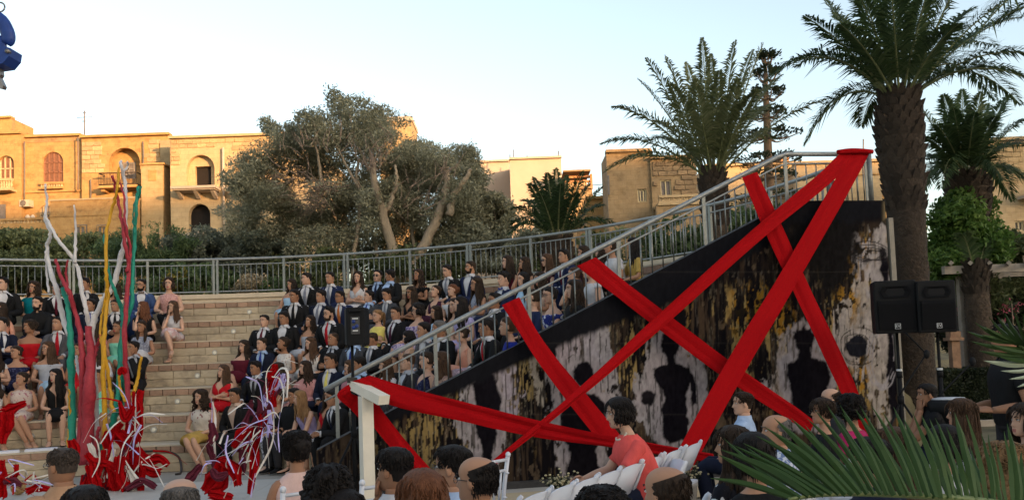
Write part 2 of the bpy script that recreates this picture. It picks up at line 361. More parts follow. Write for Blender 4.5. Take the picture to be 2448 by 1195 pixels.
def hairmesh(f, style, hm, par, r, det=False):
    mb = MB(); n = 30
    def cap(z0, z1, a_of_z, off_of, nz=9, wob=.004, fr=7, top=True):
        R = []; ph = r.random() * 6
        zs = list(np.linspace(z0, z1, nz)) + ([.113, .118] if top else [])
        c0 = f.headc + f.HR @ np.array([0, -.008, .025]) * f.hs
        for z in zs:
            a = a_of_z(min(z, z1)); th = gap_th(a, n); q = f.hring(z, th, 0, False); v = q - c0
            ln = np.linalg.norm(v, axis=1)[:, None]; o = off_of(min(z, z1)) + (wob * np.sin(th * fr + ph + z * 30) + wob * .6 * np.sin(th * fr * 2.3 + ph * 2 - z * 50)) * (1 if z < .1 else .4)
            tap = np.clip((np.minimum(th - a, 2 * PI - a - th)) / .35, 0.15, 1) if z < .085 else np.ones(len(th))
            fr_ = np.clip(.25 + .75 * (z - .074) / .03 + (np.minimum(th, 2 * PI - th) - .4) / .9, .25, 1) if z > .06 else 1.0
            R.append(q + v / ln * (o * tap * fr_)[:, None])
        mb.loft(R, False, False, top)
    hl = .075
    def front(zlow, wide): return lambda z: .03 if z > hl + .012 else (.03 + (wide - .03) * min(1, ((hl + .012 - z) / .03)) if z > hl - .02 else wide)
    if style in ('short', 'fade', 'quiff', 'flat'):
        zz_, aa_ = [-.06, -.01, .012, .04, .058, .07, .08, .086], ([2.1, 1.95, 1.42, 1.22, 1.12, .9, .5, .03] if style != 'fade' else [2.3, 2.0, 1.45, 1.25, 1.15, .95, .55, .03])
        cap(-.045 if style != 'fade' else -.02, .108, lambda z: float(np.interp(z, zz_, aa_)), lambda z: .003 + (.015 if style in ('quiff', 'flat') else .011) * min(1, max(0, (z + .01) / .09)), 14, .002)
        if style in ('quiff', 'short', 'flat'):
            for i in range(30):
                x = r.uniform(-.052, .052); y = r.uniform(-.05, .062) * (1 if style != 'quiff' else 1.1); z = .108 + .010 * r.random() - 2.2 * y * y - 3 * x * x
                b = f.hp(x, y, z); e = f.hp(x * 1.15, y + .012 + .02 * r.random(), z + (.012 + .02 * r.random() if style == 'quiff' else .008)); mb.tube([b, (b + e) / 2 + f.HR @ np.array([0, 0, .005]), e], [.011, .009, .003], 5)
    elif style == 'stub':
        cap(-.03, .108, lambda z: (1.9 if z < .0 else 1.5) if z < .045 else (1.15 if z < .062 else (.8 if z < .078 else .03)), lambda z: .004, 10, .0008)
    elif style == 'balding':
        R = []
        for z in np.linspace(-.05, .06, 15):
            th = gap_th((1.78 if z < 0.01 else 1.52) + .06 * math.sin(z * 260) + .05 * math.sin(z * 90), n); q = f.hring(z, th, .010 + .003 * math.sin(z * 90), False); R.append(q)
        for z, a in ((.068, 1.72), (.076, 1.95), (.084, 2.2), (.092, 2.55), (.098, 2.9)): R.append(f.hring(z, gap_th(a, n), .006, False))
        mb.loft(R, False, False, False)
    elif style in ('long', 'wavy', 'curly', 'pony', 'bun', 'bob', 'crop', 'updo', 'curlyup', 'afro', 'pigtails'):
        vol = {'crop': .022, 'wavy': .018, 'curly': .022, 'afro': .026, 'curlyup': .012, 'long': .014, 'bob': .02, 'pony': .008, 'bun': .008, 'updo': .012, 'pigtails': .009}[style]
        wob = {'curly': .010, 'wavy': .006, 'afro': .014, 'curlyup': .012}.get(style, .003)
        side = 1.15 if style in ('long', 'wavy', 'curly', 'bob', 'crop', 'afro') else 1.45
        cap(-.05, .108, lambda z: side if z < .045 else (side * .8 if z < .06 else (.5 if z < .078 else .02)), lambda z: .006 + vol, 10, wob, 8)
        if style in ('long', 'wavy', 'curly', 'bob', 'crop', 'afro'):
            L = {'crop': .06, 'long': .40, 'wavy': .36, 'curly': .26, 'bob': .11, 'afro': .10}[style]
            nl = 34
            for i in range(nl):                                  # locks that fall over shoulders and back
                q = 1.05 + (2 * PI - 2.1) * (i + r.uniform(-.3, .3)) / (nl - 1); b = f.hring(r.uniform(-.01, .05), np.array([q]), vol * .7, False)[0]
                v = f.HR.T @ (b - f.headc); rad = unit([v[0], v[1], 0]) @ f.HR.T
                ll = L * r.uniform(.75, 1.05) * (1 if q > 1.5 and q < 2 * PI - 1.5 else .92); P = []; amp = {'curly': .022, 'wavy': .014, 'afro': .02}.get(style, .004); ph = r.random() * 6
                for k in range(9):
                    t = k / 8; z = b[2] - ll * t
                    zt = z; zq = min(.56, max(.1, zt / VS)); hw, fd, bd = f.dims(zq); sp = f.spine(zq)
                    p = b + rad * (.018 * math.sin(min(t * 2.2, 1.57)) - .01 * t); p[2] = z
                    if zt < .56:                                 # lie on the body
                        d = p[:2] - sp[:2]; nr = unit([d[0], d[1], 0])[:2]; lim = 1 / math.sqrt((nr[0] / (hw + .03)) ** 2 + (nr[1] / ((fd if nr[1] > 0 else bd) + .03)) ** 2)
                        cur = float(np.linalg.norm(d)); p[:2] = sp[:2] + nr * (max(cur, min(lim, cur + .05)) if cur < lim else cur)
                    p = p + np.array([math.sin(t * 16 + ph), math.cos(t * 14 + ph), 0]) * amp * min(1, t * 3)
                    P.append(p)
                g = 1 if style != 'bob' else 1.1
                mb.tube(P, [(.016 * g, .011), (.021 * g, .013), (.023 * g, .014), (.023 * g, .014), (.023, .014), (.022, .013), (.019, .011), (.014, .008), (.004, .003)], 6)
        if style in ('bun', 'updo', 'curlyup'):
            c = f.hp(0, -.105, .045 if style == 'bun' else .03); R0 = .045 if style == 'bun' else .055
            mb.ell(c, (R0, R0 * .9, R0), 10, 7)
            for i in range(16 if style != 'bun' else 7):
                v = unit([r.gauss(0, 1), r.gauss(0, 1), r.gauss(0, 1)]); mb.ell(c + v * R0 * .8, (.02, .02, .02), 6, 5)
        if style == 'curlyup':
            for i in range(60):
                q = r.uniform(.9, 2 * PI - .9); z = r.uniform(-.06, .11); p = f.hring(z, np.array([q]), .012, False)[0]; mb.ell(p, (.014, .014, .014), 6, 5)
        if style == 'pony':
            b = f.hp(0, -.11, .03); P = spline([b, b + f.HR @ np.array([0, -.05, .0]), b + f.HR @ np.array([0, -.055, -.13]), b + f.HR @ np.array([.01, -.04, -.30])], 10)
            mb.tube(P, [.018, .028, .032, .034, .034, .032, .028, .022, .014, .005], 8)
        if style == 'pigtails':
            for d in (-1, 1):
                b = f.hp(d * .07, -.02, -.03); P = spline([b, b + np.array([d * .02, .05, -.09]), b + np.array([d * .01, .085, -.2]), b + np.array([0, .09, -.28])], 10)
                mb.tube(P, [.016, .026, .030, .032, .032, .031, .029, .025, .017, .006], 8)
        if style == 'afro' or style == 'curly':
            for i in range(90):
                q = r.uniform(.75, 2 * PI - .75); z = r.uniform(-.07, .115); p = f.hring(min(z, .11), np.array([q]), vol + .004, False)[0]; s = r.uniform(.012, .022); mb.ell(p, (s, s, s), 5, 4)
    if det and style == 'balding':
        for i in range(300):
            z = r.uniform(-.05, .085); lo = 1.62 if z < .05 else 1.62 + (z - .05) * 22; q = r.uniform(lo, 2 * PI - lo); p0 = f.hring(z, np.array([q]), .008, False)[0]; n_ = unit(p0 - f.headc); dn = f.HR @ np.array([r.gauss(0, .25), -.25, -1.]); L = r.uniform(.012, .03); mb.tube([p0, p0 + dn * L * .5 + n_ * .004, p0 + dn * L], [.003, .003, .001], 3)
    if det and style not in ('balding', 'bald'):               # near heads: strands and curls that break up the smooth shell
        vol = {'afro': .030, 'curly': .028, 'curlyup': .020}.get(style, .013 if style in ('short', 'quiff', 'flat') else .008 if style in ('fade', 'stub', 'bun') else .018)
        curly = style in ('afro', 'curly', 'curlyup')
        for i in range(620 if curly else 300):
            q = r.uniform(1.0, 2 * PI - 1.0); z = r.uniform(-.05, .115) if style in ('long', 'wavy', 'bob', 'crop', 'afro', 'curly', 'curlyup') else r.uniform(.025, .115)
            if z > .08: q = r.uniform(0, 2 * PI)
            p0 = f.hring(min(z, .112), np.array([q]), 0, False)[0]; c0 = f.headc + f.HR @ np.array([0, -.008, .025]); n_ = unit(p0 - c0); b = p0 + n_ * (vol - .004); tdir = unit(np.cross(n_, f.HR @ np.array([r.gauss(0, .25), r.gauss(0, .25), 1]))); dn = unit(np.cross(tdir, n_)); dn = dn if (f.HR.T @ dn)[2] < 0 else -dn
            if curly:
                s_ = r.uniform(.008, .015); a0 = r.random() * 6; P = [b + n_ * (.003 + .012 * k / 6 * r.random()) + (tdir * math.cos(a0 + k * 1.3) + dn * math.sin(a0 + k * 1.3)) * s_ + dn * k * .004 for k in range(7)]; mb.tube(P, [.0036] * 6 + [.0015], 3)
            else:
                L = (r.uniform(.03, .055) if z > .08 else r.uniform(.012, .024)) if style in ('short', 'quiff', 'flat') else (.016 if style in ('fade', 'stub') else r.uniform(.05, .1)); e = r.uniform(-.25, .25)
                P = [b, b + dn * L * .5 + tdir * L * e * .5 + n_ * .005, b + dn * L + tdir * L * e - n_ * (L * L * 3)]; mb.tube(P, [.0035, .004, .0015], 4)
        if style in ('long', 'wavy', 'bob', 'crop'):
            for i in range(70):
                q = r.uniform(1.2, 2 * PI - 1.2); b = f.hring(r.uniform(-.02, .06), np.array([q]), .026, False)[0]; v = f.HR.T @ (b - f.headc); rad = unit([v[0], v[1], 0]) @ f.HR.T; L = (.34 if style in ('long', 'wavy') else .13 if style == 'bob' else .08) * r.uniform(.7, 1); P = []
                for k in range(6):
                    t = k / 5; p = b + rad * (.02 * math.sin(min(t * 2, 1.57)) - .012 * t + .004 * math.sin(t * 9 + i)); p[2] = b[2] - L * t; P.append(p)
                mb.tube(P, [.006, .007, .007, .006, .005, .002], 4)
    return mb.build('hair', hm, par)
def glasses(f, par, dark=False):
    mb = MB()
    for d in (-1, 1):
        c = f.hp(d * .033, .099, .013); ang = np.arange(13) * 2 * PI / 12
        P = np.stack([c + f.HR @ np.array([math.cos(a) * .024, -abs(math.cos(a)) * .003, math.sin(a) * .018]) * f.hs for a in ang]); mb.tube(P, .0022, 4)
        if dark: mb.ell(c, (.023, .003, .017), 10, 5, 1, f.HR)
        mb.tube([f.hp(d * .057, .096, .017), f.hp(d * .078, .05, .017), f.hp(d * .08, -.01, .012)], .0022, 4)
    mb.tube([f.hp(-.01, .102, .017), f.hp(.01, .102, .017)], .0022, 4)
    mb.build('sunglasses' if dark else 'glasses', [GLASS, SHADES], par)
def beard(f, hm, par):
    R = []
    for z in (-.108, -.1, -.085, -.07, -.058): R.append(f.hring(z, np.linspace(-1.35, 1.35, 15), .005 if z < -.06 else .002))
    mb = MB(); mb.loft(R, False, False, False)
    for sgn in (-1, 1):
        Q = [f.hring(z, np.linspace(sgn * 1.0, sgn * 1.45, 4) if sgn > 0 else np.linspace(-1.45, -1.0, 4), .004) for z in (-.058, -.035, -.01)]
        mb.loft(Q, False, False, False)
    mb.tube([f.hp(-.028, .088, -.055), f.hp(0, .100, -.046), f.hp(.028, .088, -.055)], [.003, .006, .003], 5)
    mb.build('beard', hm, par)
PROUD = .016
def sleeves(f, off, t1, m, par, name='sleeve', cuff=None):
    for nm in ('l', 'r'):
        P = f.armpath(nm, t1); mb = MB(); rr = f.armrad(len(P), off)
        rr = [q + .003 * math.sin(i * 2.1) * (1 if 2 < i else 0) for i, q in enumerate(rr)]; rr[-1] += .003
        mb.tube(P, rr, 10); mb.build(name, m, par)
        if cuff is not None:
            Q = f.armpath(nm)[-2:]; c = MB(); c.tube([Q[0], Q[1] * .9 + Q[0] * .1], [rr[-1] - .006, rr[-1] - .007], 9); c.build('shirt_cuff', cuff, par)
def trousers(f, m, par, off=.014, upto=20):
    mb = MB(); stand = f.leg['l'][1][2] < -.2
    mb.loft([f.tring(z, .008) for z in (-.02, .03, .1, .17)], True, True, False)
    for nm in ('l', 'r'):
        P = f.legpath(nm)[:upto + 1]; rr = f.legrad(off)[:upto + 1]; rr = [q + (.012 * max(0, (i - 10) / 10)) + .003 * math.sin(i * 1.9) for i, q in enumerate(rr)]
        mb.tube(P, rr, 10)
    mb.build('trousers' if upto > 12 else 'shorts', m, par)
def shoes(f, m, par, heel=0., strap=False):
    for nm in ('l', 'r'):
        mb = MB(); A, T = f.leg[nm][2], f.leg[nm][3]
        if strap:
            foot(mb, A + np.array([0, 0, -.012]), T, .003, 0); TT = unit([T[0], T[1], 0]); mb.box(np.array([A[0], A[1], A[2] - .1]) - TT * .03, (.02, .02, .07))
            mb.tube(np.stack([A + np.array([math.cos(a) * .04, math.sin(a) * .04, -.015]) for a in np.arange(9) * PI / 4]), .006, 5)
        else: foot(mb, A, T, .007)
        mb.build('shoe', m, par)
def suit(f, jm, sm, tm, par, tie='tie', pm=None, cuff=True):
    # shirt under an open jacket, lapels, collar, tie
    shell(f, .12, .545, .006, sm, 'shirt', par, n=9)
    c = MB(); a = .06
    R = [f.tring(.535, .010, gap_th(a)), f.tring(.56, .012, gap_th(a)), f.tring(.578, .008, gap_th(a))]; c.loft(R, False, False, False)
    for d in (-1, 1):
        p = f.tring(.575, .012, np.array([d * .08]))[0]; q = f.tring(.56, .014, np.array([d * .75]))[0]; s_ = f.tring(.515, .016, np.array([d * .45]))[0]; e = f.tring(.53, .016, np.array([d * .1]))[0]
        c.add([p, q, s_, e, p + [0, .004, 0], q + [0, .004, 0], s_ + [0, .004, 0], e + [0, .004, 0]], [(0, 1, 2, 3), (4, 7, 6, 5), (0, 4, 5, 1), (1, 5, 6, 2), (2, 6, 7, 3), (3, 7, 4, 0)])
    c.build('shirt_collar', sm, par)
    if tie == 'tie':
        t = MB(); R = []
        for z, wd in ((.555, .014), (.535, .018), (.52, .013), (.45, .024), (.36, .031), (.26, .036), (.2, .034), (.17, .004)):
            p = f.tring(z, .013, np.array([0.]))[0]; R.append(np.array([p + [-wd, 0, 0], p + [0, .009, 0], p + [wd, 0, 0], p + [0, -.004, 0]]))
        t.loft(R, True); t.build('tie', tm, par, False)
    elif tie == 'bow':
        t = MB(); p = f.tring(.54, .018, np.array([0.]))[0]
        for d in (-1, 1): t.loft([p + np.array([[d * x, y, z] for y, z in ((-.006, -h), (.006, -h), (.006, h), (-.006, h))]) for x, h in ((.003, .01), (.03, .022), (.052, .026))], True)
        t.box(p, (.016, .018, .02)); t.build('bow_tie', tm, par, False)
    op = lambda z: .04 + .46 * max(0, min(1, (z - .17) / .35)) ** 1.15
    zt = .515
    shell(f, .0, zt, PROUD, jm, 'jacket', par, op, 11)
    mb = MB()
    for d in (-1, 1):                                          # lapels
        R = []
        for z, wd in ((.19, .02), (.26, .14), (.33, .24), (.40, .34), (.415, .22), (.45, .30), (.5, .26), (.53, .2)):
            a = op(min(z, zt)); A = f.tring(min(z, zt) + max(0, z - zt), PROUD + .003, np.array([d * a]))[0]; B = f.tring(min(z, .54), PROUD + .007, np.array([d * (a + wd)]))[0]; R.append(np.array([A, (A + B) / 2 + [0, .006, 0], B, (A + B) / 2 + [0, -.006, 0]]))
        mb.loft(R, True)
    mb.build('lapel', jm, par)
    sleeves(f, .017, .955, jm, par, 'sleeve', sm if cuff else None)
    k = MB(); lap(k, f, 0, .12, .188, .03); k.build('jacket_hem', jm, par)
    trousers(f, pm or jm, par)
def add_collar(f, m, par):
    c = MB(); c.loft([f.tring(.53, .012, gap_th(.18)), f.tring(.558, .016, gap_th(.2)), f.tring(.572, .012, gap_th(.22))], False, False, False); c.build('collar', m, par)
def top(f, m, par, neck='crew', slv=0., off=.009, name='top', z0=.06):
    off += .010 if f.fat > 1.1 else 0
    zt = {'crew': .50, 'strapless': .40, 'tank': .475, 'off': .43, 'vneck': .505, 'high': .53}[neck] if f.sex == 'f' else {'crew': .535, 'vneck': .53}.get(neck, .53)
    if neck in ('crew', 'high', 'strapless', 'off'): mb = shell(f, z0, zt, off, m, name, par, None, 11, build=False)
    else: mb = shell(f, z0, zt, off, m, name, par, lambda z: .03 + (.75 if neck == 'vneck' else 1.15) * max(0, (z - .36) / .14) ** (1.2 if neck == 'vneck' else 1.8), 11, build=False)
    if neck == 'tank':
        for d in (-1, 1):
            mb.tube([f.tring(.43, .006, np.array([d * .75]))[0], f.tring(.47, .010, np.array([d * .9]))[0], f.tring(.485, .012, np.array([d * 1.4]))[0], f.tring(.44, .01, np.array([d * 2.2]))[0]], [(.02, .006)] * 4, 6)
    if neck == 'off':
        R = []
        for z, o in ((.36, .012), (.40, .03), (.425, .034), (.435, .026)): 
            q = f.tring(z, o); q[:, 0] *= 1.22; q[:, 2] += .006 * np.sin(TTH * 9); R.append(q)
        mb.loft(R, True, False, False)
    mb.build(name, m, par)
    if slv > 0: sleeves(f, .010, slv, m, par)
def person(P, faceang, label, group, sex='f', arms='lap', legs='par', lean=.05, look=None, pitch=0., fat=1., skin='mid', hair='short', hc='black', fit='dress', c=None, c2=None, c3=None, neck='crew', slv=0., tie='tie', lips=None, gl=None, brd=None, tilt=0., shoe='black', drop=-.42, curl=.5, seed=0, hem=.45, name='person', z0=0):
    """P: the seat point; faceang: direction the body faces in the ground plane; look: direction the head faces"""
    r = random.Random(seed or hash(label) % 9999)
    r = random.Random(sum(map(ord, label)) * 7 + len(label))
    yaw = 0 if look is None else ((look - faceang + PI) % (2 * PI)) - PI
    yaw = max(-1.35, min(1.35, yaw))
    f = Fig(sex, lean, yaw, pitch, fat, tilt, drop).pose(arms, legs)
    o = make_body(f, SKINS[skin], lips or ('n' if sex == 'f' else 'm'), 'grey' if hc == 'grey' else 'dark' if hc in ('light', 'auburn') else 'black', curl)
    o.location = P; o.rotation_euler = (0, 0, faceang - PI / 2)
    tag(o, label, 'person', group)
    if fit == 'suit': suit(f, c, c2, c3, o, tie)
    elif fit == 'shirt':
        top(f, c, o, 'crew', slv or .93, .012, 'shirt', .0); add_collar(f, c, o); trousers(f, c2, o)
    elif fit == 'dress':
        top(f, c, o, neck, slv, .009, 'dress'); k = MB(); lap(k, f, .0, hem); k.build('dress_skirt', c, o)
    elif fit == 'skirt':
        top(f, c, o, neck, slv); k = MB(); lap(k, f, .0, hem); k.build('skirt', c2, o)
    elif fit == 'pants':
        top(f, c, o, neck, slv); trousers(f, c2, o, .008)
    if shoe != 'none':
        shoes(f, col('shoe_' + shoe, dict(black=(.012, .012, .013), nude=(.5, .33, .25), white=(.62, .6, .58))[shoe], .5), o, strap=sex == 'f' and fit in ('dress', 'skirt'))
    if hair != 'bald': hairmesh(f, hair, HAIRS[hc], o, r, group != GRP)
    if gl: glasses(f, o, gl == 'sun')
    if brd: beard(f, HAIRS[brd], o)
    o['fig'] = 0; del o['fig']
    return o, f
# ------------------------------------------------------------------ the amphitheatre (round steps about CEN), mural wall, ground
CEN = np.array([-5.649, 9.869]); R1, TR, RISE, PHI = 4.107, 0.764, 0.42, math.radians(11)
A0, A1 = PHI, math.radians(172)
def pol(r, a, z): return np.array([CEN[0] + r * math.cos(a), CEN[1] + r * math.sin(a), z])
STEP = mat('step_stone', (.38, .305, .21), .9, col2=(.46, .375, .275), scale=2.2, bump=.006, bscale=30)
def weathered(name, c1, c2, dirt, objvar=.12):
    if name in MATS: return MATS[name]
    m = mat(name, c1, .9, col2=c2, scale=3, bump=.006, bscale=24, objvar=objvar); N, L = m.node_tree.nodes, m.node_tree.links; b = N['Principled BSDF']
    src = b.inputs['Base Color'].links[0].from_socket
    g = N.new('ShaderNodeNewGeometry'); mp = N.new('ShaderNodeMapping'); mp.inputs['Scale'].default_value = (1, 1, 1.6); L.new(g.outputs['Position'], mp.inputs[0])
    n = N.new('ShaderNodeTexNoise'); n.inputs['Scale'].default_value = 1.7; n.inputs['Detail'].default_value = 9; n.inputs['Roughness'].default_value = .75; L.new(mp.outputs[0], n.inputs[0])
    r = N.new('ShaderNodeValToRGB'); r.color_ramp.elements[0].position = .51; r.color_ramp.elements[0].color = (0, 0, 0, 1); r.color_ramp.elements[1].position = .70; r.color_ramp.elements[1].color = (.85, .85, .85, 1); L.new(n.outputs[0], r.inputs[0])
    mx = N.new('ShaderNodeMix'); mx.data_type = 'RGBA'; L.new(r.outputs[0], mx.inputs[0]); L.new(src, mx.inputs[6]); mx.inputs[7].default_value = (*dirt, 1); L.new(mx.outputs[2], b.inputs['Base Color']); return m
BLOCK = weathered('step_block', (.37, .295, .20), (.46, .375, .265), (.13, .11, .085), .10)
BRICK = weathered('step_brick', (.30, .175, .115), (.38, .245, .17), (.16, .11, .08), .16)
NOSE = mat('step_nosing', (.43, .35, .255), .85, col2=(.52, .435, .33), scale=4, bump=.004, bscale=30)
def sector(mb, r0, r1, z0, z1, a0=A0, a1=A1, n=90, mi=0):
    A = np.linspace(a0, a1, n); R = []
    for a in A: R.append(np.array([pol(r0, a, z0), pol(r1, a, z0), pol(r1, a, z1), pol(r0, a, z1)]))
    mb.loft(R, True, True, True, mi)
amph = empty('amphitheatre', (0, 0, 0)); tag(amph, 'curved stone seating steps with brick bands, rising behind the stage', 'amphitheatre')
bm_ = MB(); bm_.box((0, 0, 0), (1, 1, 1))
def bevbox(name, m, j=.0):
    mb = MB(); h = .5; e = .42; V = []; 
    for x, k in ((-.5, 1), (.5, 1)): pass
    # front face slightly smaller than the back so every piece has a chamfered edge
    V = [(-.5, .5, -.5), (.5, .5, -.5), (.5, .5, .5), (-.5, .5, .5), (-.5, -.35, -.5), (.5, -.35, -.5), (.5, -.35, .5), (-.5, -.35, .5), (-.49, -.5, -.47), (.49, -.5, -.47), (.49, -.5, .47), (-.49, -.5, .47)]
    mb.add(V, [(0, 3, 2, 1), (0, 1, 5, 4), (1, 2, 6, 5), (2, 3, 7, 6), (3, 0, 4, 7), (4, 5, 9, 8), (5, 6, 10, 9), (6, 7, 11, 10), (7, 4, 8, 11), (8, 9, 10, 11)])
    return mb.mesh(name, m, False)
BRICK_ME, BLOCK_ME = bevbox('brick', BRICK), bevbox('stone_block', BLOCK)
LIGHT_M = mat('step_light_glass', (.70, .66, .56), .4); LIGHT_R = mat('step_light_ring', (.40, .38, .34), .5, metal=.2)
_m = MB(); ang = np.arange(14) * 2 * PI / 14
_m.loft([np.stack([np.cos(ang) * r, np.full(14, y), np.sin(ang) * r], 1) for r, y in ((.052, .02), (.052, -.006), (.044, -.009), (.040, -.005))], mi=0)
_m.ell((0, -.008, 0), (.032, .008, .032), 10, 6, 1); SL_ME = _m.mesh('step_light', [LIGHT_R, LIGHT_M])
loose_b = []; loose_s = []
rs = random.Random(3)
def vis(P, lim=40):
    x, y = proj(P); return -lim < x < 2448 + lim
nb = ns = 0
for k in range(1, 8):
    r0 = R1 + (k - 1) * TR; z = RISE * k; zb = z - RISE if k > 1 else -.02; r1 = R1 + k * TR + .1 if k < 7 else 10.05
    mb = MB()
    sector(mb, r0 + .03, r1, zb, z - .028, mi=0)                           # core, set back behind the facing pieces
    sector(mb, r0 - .012, r0 + .32, z - .026, z, mi=1); sector(mb, r0 + .323, r1, z - .026, z - .002, mi=0)
    st = mb.build('step', [STEP, NOSE], amph, False)
    bh, bl = .105, .215
    rf = r0 + .018
    n = int((A1 - A0) * rf / (bl + .008)); da = (A1 - A0) / n
    gapmid = {7: 440, 6: 480, 5: 520, 4: 500, 3: 480, 2: 450, 1: 430}[k]
    for i in range(n):                                               # brick band under the nosing
        a = A0 + (i + .5) * da; P = pol(rf, a, z - .026 - bh / 2); 
        x, y = proj(P)
        P = pol(rf + rs.uniform(-.004, .004), a, z - .026 - bh / 2)
        args = (tuple(P), (rs.uniform(-.01, .01), 0, a - PI / 2), (bl * rs.uniform(.97, 1.01), .05, bh - .004))
        if 330 < x < 720 or (1530 < x < 1800 and k == 7) or (x > 0 and x < 140 and k == 1): inst('brick', BRICK_ME, st, *args); nb += 1
        else: loose_b.append((k, st, args))
    hh = (RISE - .026 - bh - .004) / 2
    for cidx in range(2):                                            # two courses of stone blocks below
        zc = z - .026 - bh - .004 - hh * (cidx + .5); a = A0 + rs.uniform(0, .05)
        while a < A1 - .02:
            ln = rs.uniform(.42, .78); w_ = ln / rf
            if a + w_ > A1: break
            P = pol(rf + rs.uniform(-.003, .005), a + w_ / 2, zc); x, y = proj(P)
            args = (tuple(P), (0, 0, a + w_ / 2 - PI / 2), (ln - .005, .06, hh - .004))
            if 280 < x < 720 or (k == 7 and x > 1500) or (k <= 2 and x < 150): inst('stone_block', BLOCK_ME, st, *args); ns += 1
            else: loose_s.append((k, st, args))
            a += w_
    # little round lights set in the stone
    for px in range(-60, 900, 1):
        pass
LP = [(594, 743), (558, 789), (515, 842), (473, 897), (424, 959), (370, 1028)]
for i, (px, py) in enumerate(LP):
    k = 6 - i + 0
    k = 7 - i if 7 - i >= 2 else 2
    rf = R1 + (k - 1) * TR; best = min((abs(proj(pol(rf, a, RISE * k - .24))[0] - px), a) for a in np.linspace(A0, A1, 500))
    a = best[1]
    for da_ in (0, .42, .84):
        if da_ and k > 6: continue
        stp = [o for o in amph.children if o.name.startswith('step')][k - 1]
        inst('step_light', SL_ME, stp, tuple(pol(rf - .012, a + da_ * (1 if k % 2 else .9), RISE * k - .235)), (0, 0, a + da_ * (1 if k % 2 else .9) - PI / 2))
def join_insts(name, me, lst, m):
    by = {}
    for k, st, a in lst: by.setdefault(st, []).append(a)
    V0 = np.array([v.co for v in me.vertices]); F0 = [tuple(p.vertices) for p in me.polygons]
    for st, L_ in by.items():
        mb = MB()
        for loc, rot, sc in L_: mb.add((V0 * np.array(sc)) @ rotz(rot[2]).T + np.array(loc), F0)
        o = mb.build(name, m, st, False); o['kind'] = 'stuff'
join_insts('brick_course', BRICK_ME, loose_b, BRICK); join_insts('stone_course', BLOCK_ME, loose_s, BLOCK)
mb = MB(); sector(mb, 10.05, 10.55, 2.5, 3.10); sector(mb, 10.0, 10.62, 3.102, 3.20)
rim = mb.build('rim_wall', NOSE, None, False); tag(rim, 'pale stone coping wall along the back of the seating, below the railing', 'wall')

# railing on the rim
GALV = mat('galvanised_steel', (.21, .22, .21), .5, .15, scale=20, metal=.55, spec=.5)
GALV_L = mat('rail_tube', (.27, .28, .275), .5, .12, scale=12, metal=.5, spec=.5)
def baluster_mesh(): 
    m = MB(); m.tube([(0, 0, 0), (0, 0, 1)], .009, 6); return m.mesh('baluster', GALV)
BAL = baluster_mesh()
RR, ZB, ZT = 10.283, 3.245, 4.0125
rail = empty('steel_railing', tuple(pol(RR, 1.2, 3.2))); tag(rail, 'long curved grey steel railing on the rim behind the top row', 'railing', )
off0 = np.array(rail.location)
def rtube(name, z, r, a0=-.02, a1=A1, n=110, rr=RR):
    m = MB(); m.tube([pol(rr, a, z) - off0 for a in np.linspace(a0, a1, n)], r, 8); return m.build(name, GALV_L, rail)
AR0 = PHI + .015
rtube('top_rail', ZT, .029, AR0); rtube('upper_bar', ZT - .13, .013, AR0); rtube('bottom_bar', ZB + .03, .015, AR0)
n = int((A1 - AR0) * RR / .125)
cnt = 0
for i in range(n + 1):
    a = AR0 + (A1 - AR0) * i / n; P = pol(RR, a, ZB + .03); x, y = proj(P)
    if not (-120 < x < 2100): continue
    if i % 12 == 0:
        for da in ((0, .008) if i % 24 == 0 else (0,)):
            m = MB(); m.box((0, 0, (ZT - 3.2) / 2), (.045, .05, ZT - 3.2)); m.box((0, 0, .008), (.12, .12, .012)); inst('post', m.mesh('post', GALV, False), rail, tuple(pol(RR, a + da, 3.2) - off0), (0, 0, a))
    else: inst('baluster', BAL, rail, tuple(P - off0), (0, 0, 0), (1, 1, ZT - .13 - ZB - .03)); cnt += 1

# ------------------------------------------------------------------ mural wall (radial, closes the right end of the seating)
WD = np.array([math.cos(PHI), math.sin(PHI), 0]); WN = np.array([math.sin(PHI), -math.cos(PHI), 0])      # along, and towards the viewer
def wp(r, z, out=0.): return np.array([CEN[0], CEN[1], 0]) + WD * r + np.array([0, 0, z]) + WN * out
def wtop(r): 
    return .55 + (r - 3.25) * (.985 - .55) / (4.155 - 3.25) if r < 4.155 else (.985 + (r - 4.155) * (3.54 - .985) / (9.60 - 4.155) if r < 9.6 else 3.54)
RW0, RW1 = 3.35, 10.95
mural = empty('mural_wall', tuple(wp(7, 0))); tag(mural, 'sloping wall painted with dark figures, gold streaks and a pale face', 'mural wall')
mo = np.array(mural.location)
WTH = .28
prof = [(RW0, 0), (RW0, wtop(RW0)), (4.155, wtop(4.155)), (9.6, 3.54), (RW1, 3.54), (RW1, 0)]
m = MB(); a_ = np.array([wp(r, z, -.004) - mo for r, z in prof]); b_ = np.array([wp(r, z, -WTH) - mo for r, z in prof]); nP = len(prof)
m.add(np.vstack([a_, b_]), [tuple(range(nP)), tuple(range(2 * nP - 1, nP - 1, -1))] + [(i, i + nP, (i + 1) % nP + nP, (i + 1) % nP) for i in range(nP)])
WALLM = mat('wall_render', (.035, .033, .033), .85, .3, scale=6, bump=.004)
m.build('wall_body', WALLM, mural, False)
m = MB(); m.loft([np.array([wp(RW1 + .03, z, o) - mo for z, o in ((zz, .03), (zz, -WTH - .03))] + [wp(RW1 + .10, zz, -WTH - .03) - mo, wp(RW1 + .10, zz, .03) - mo]) for zz in (0, 3.3)], True)
m.build('end_pier', mat('pier_grey', (.24, .21, .17), .9), mural, False)
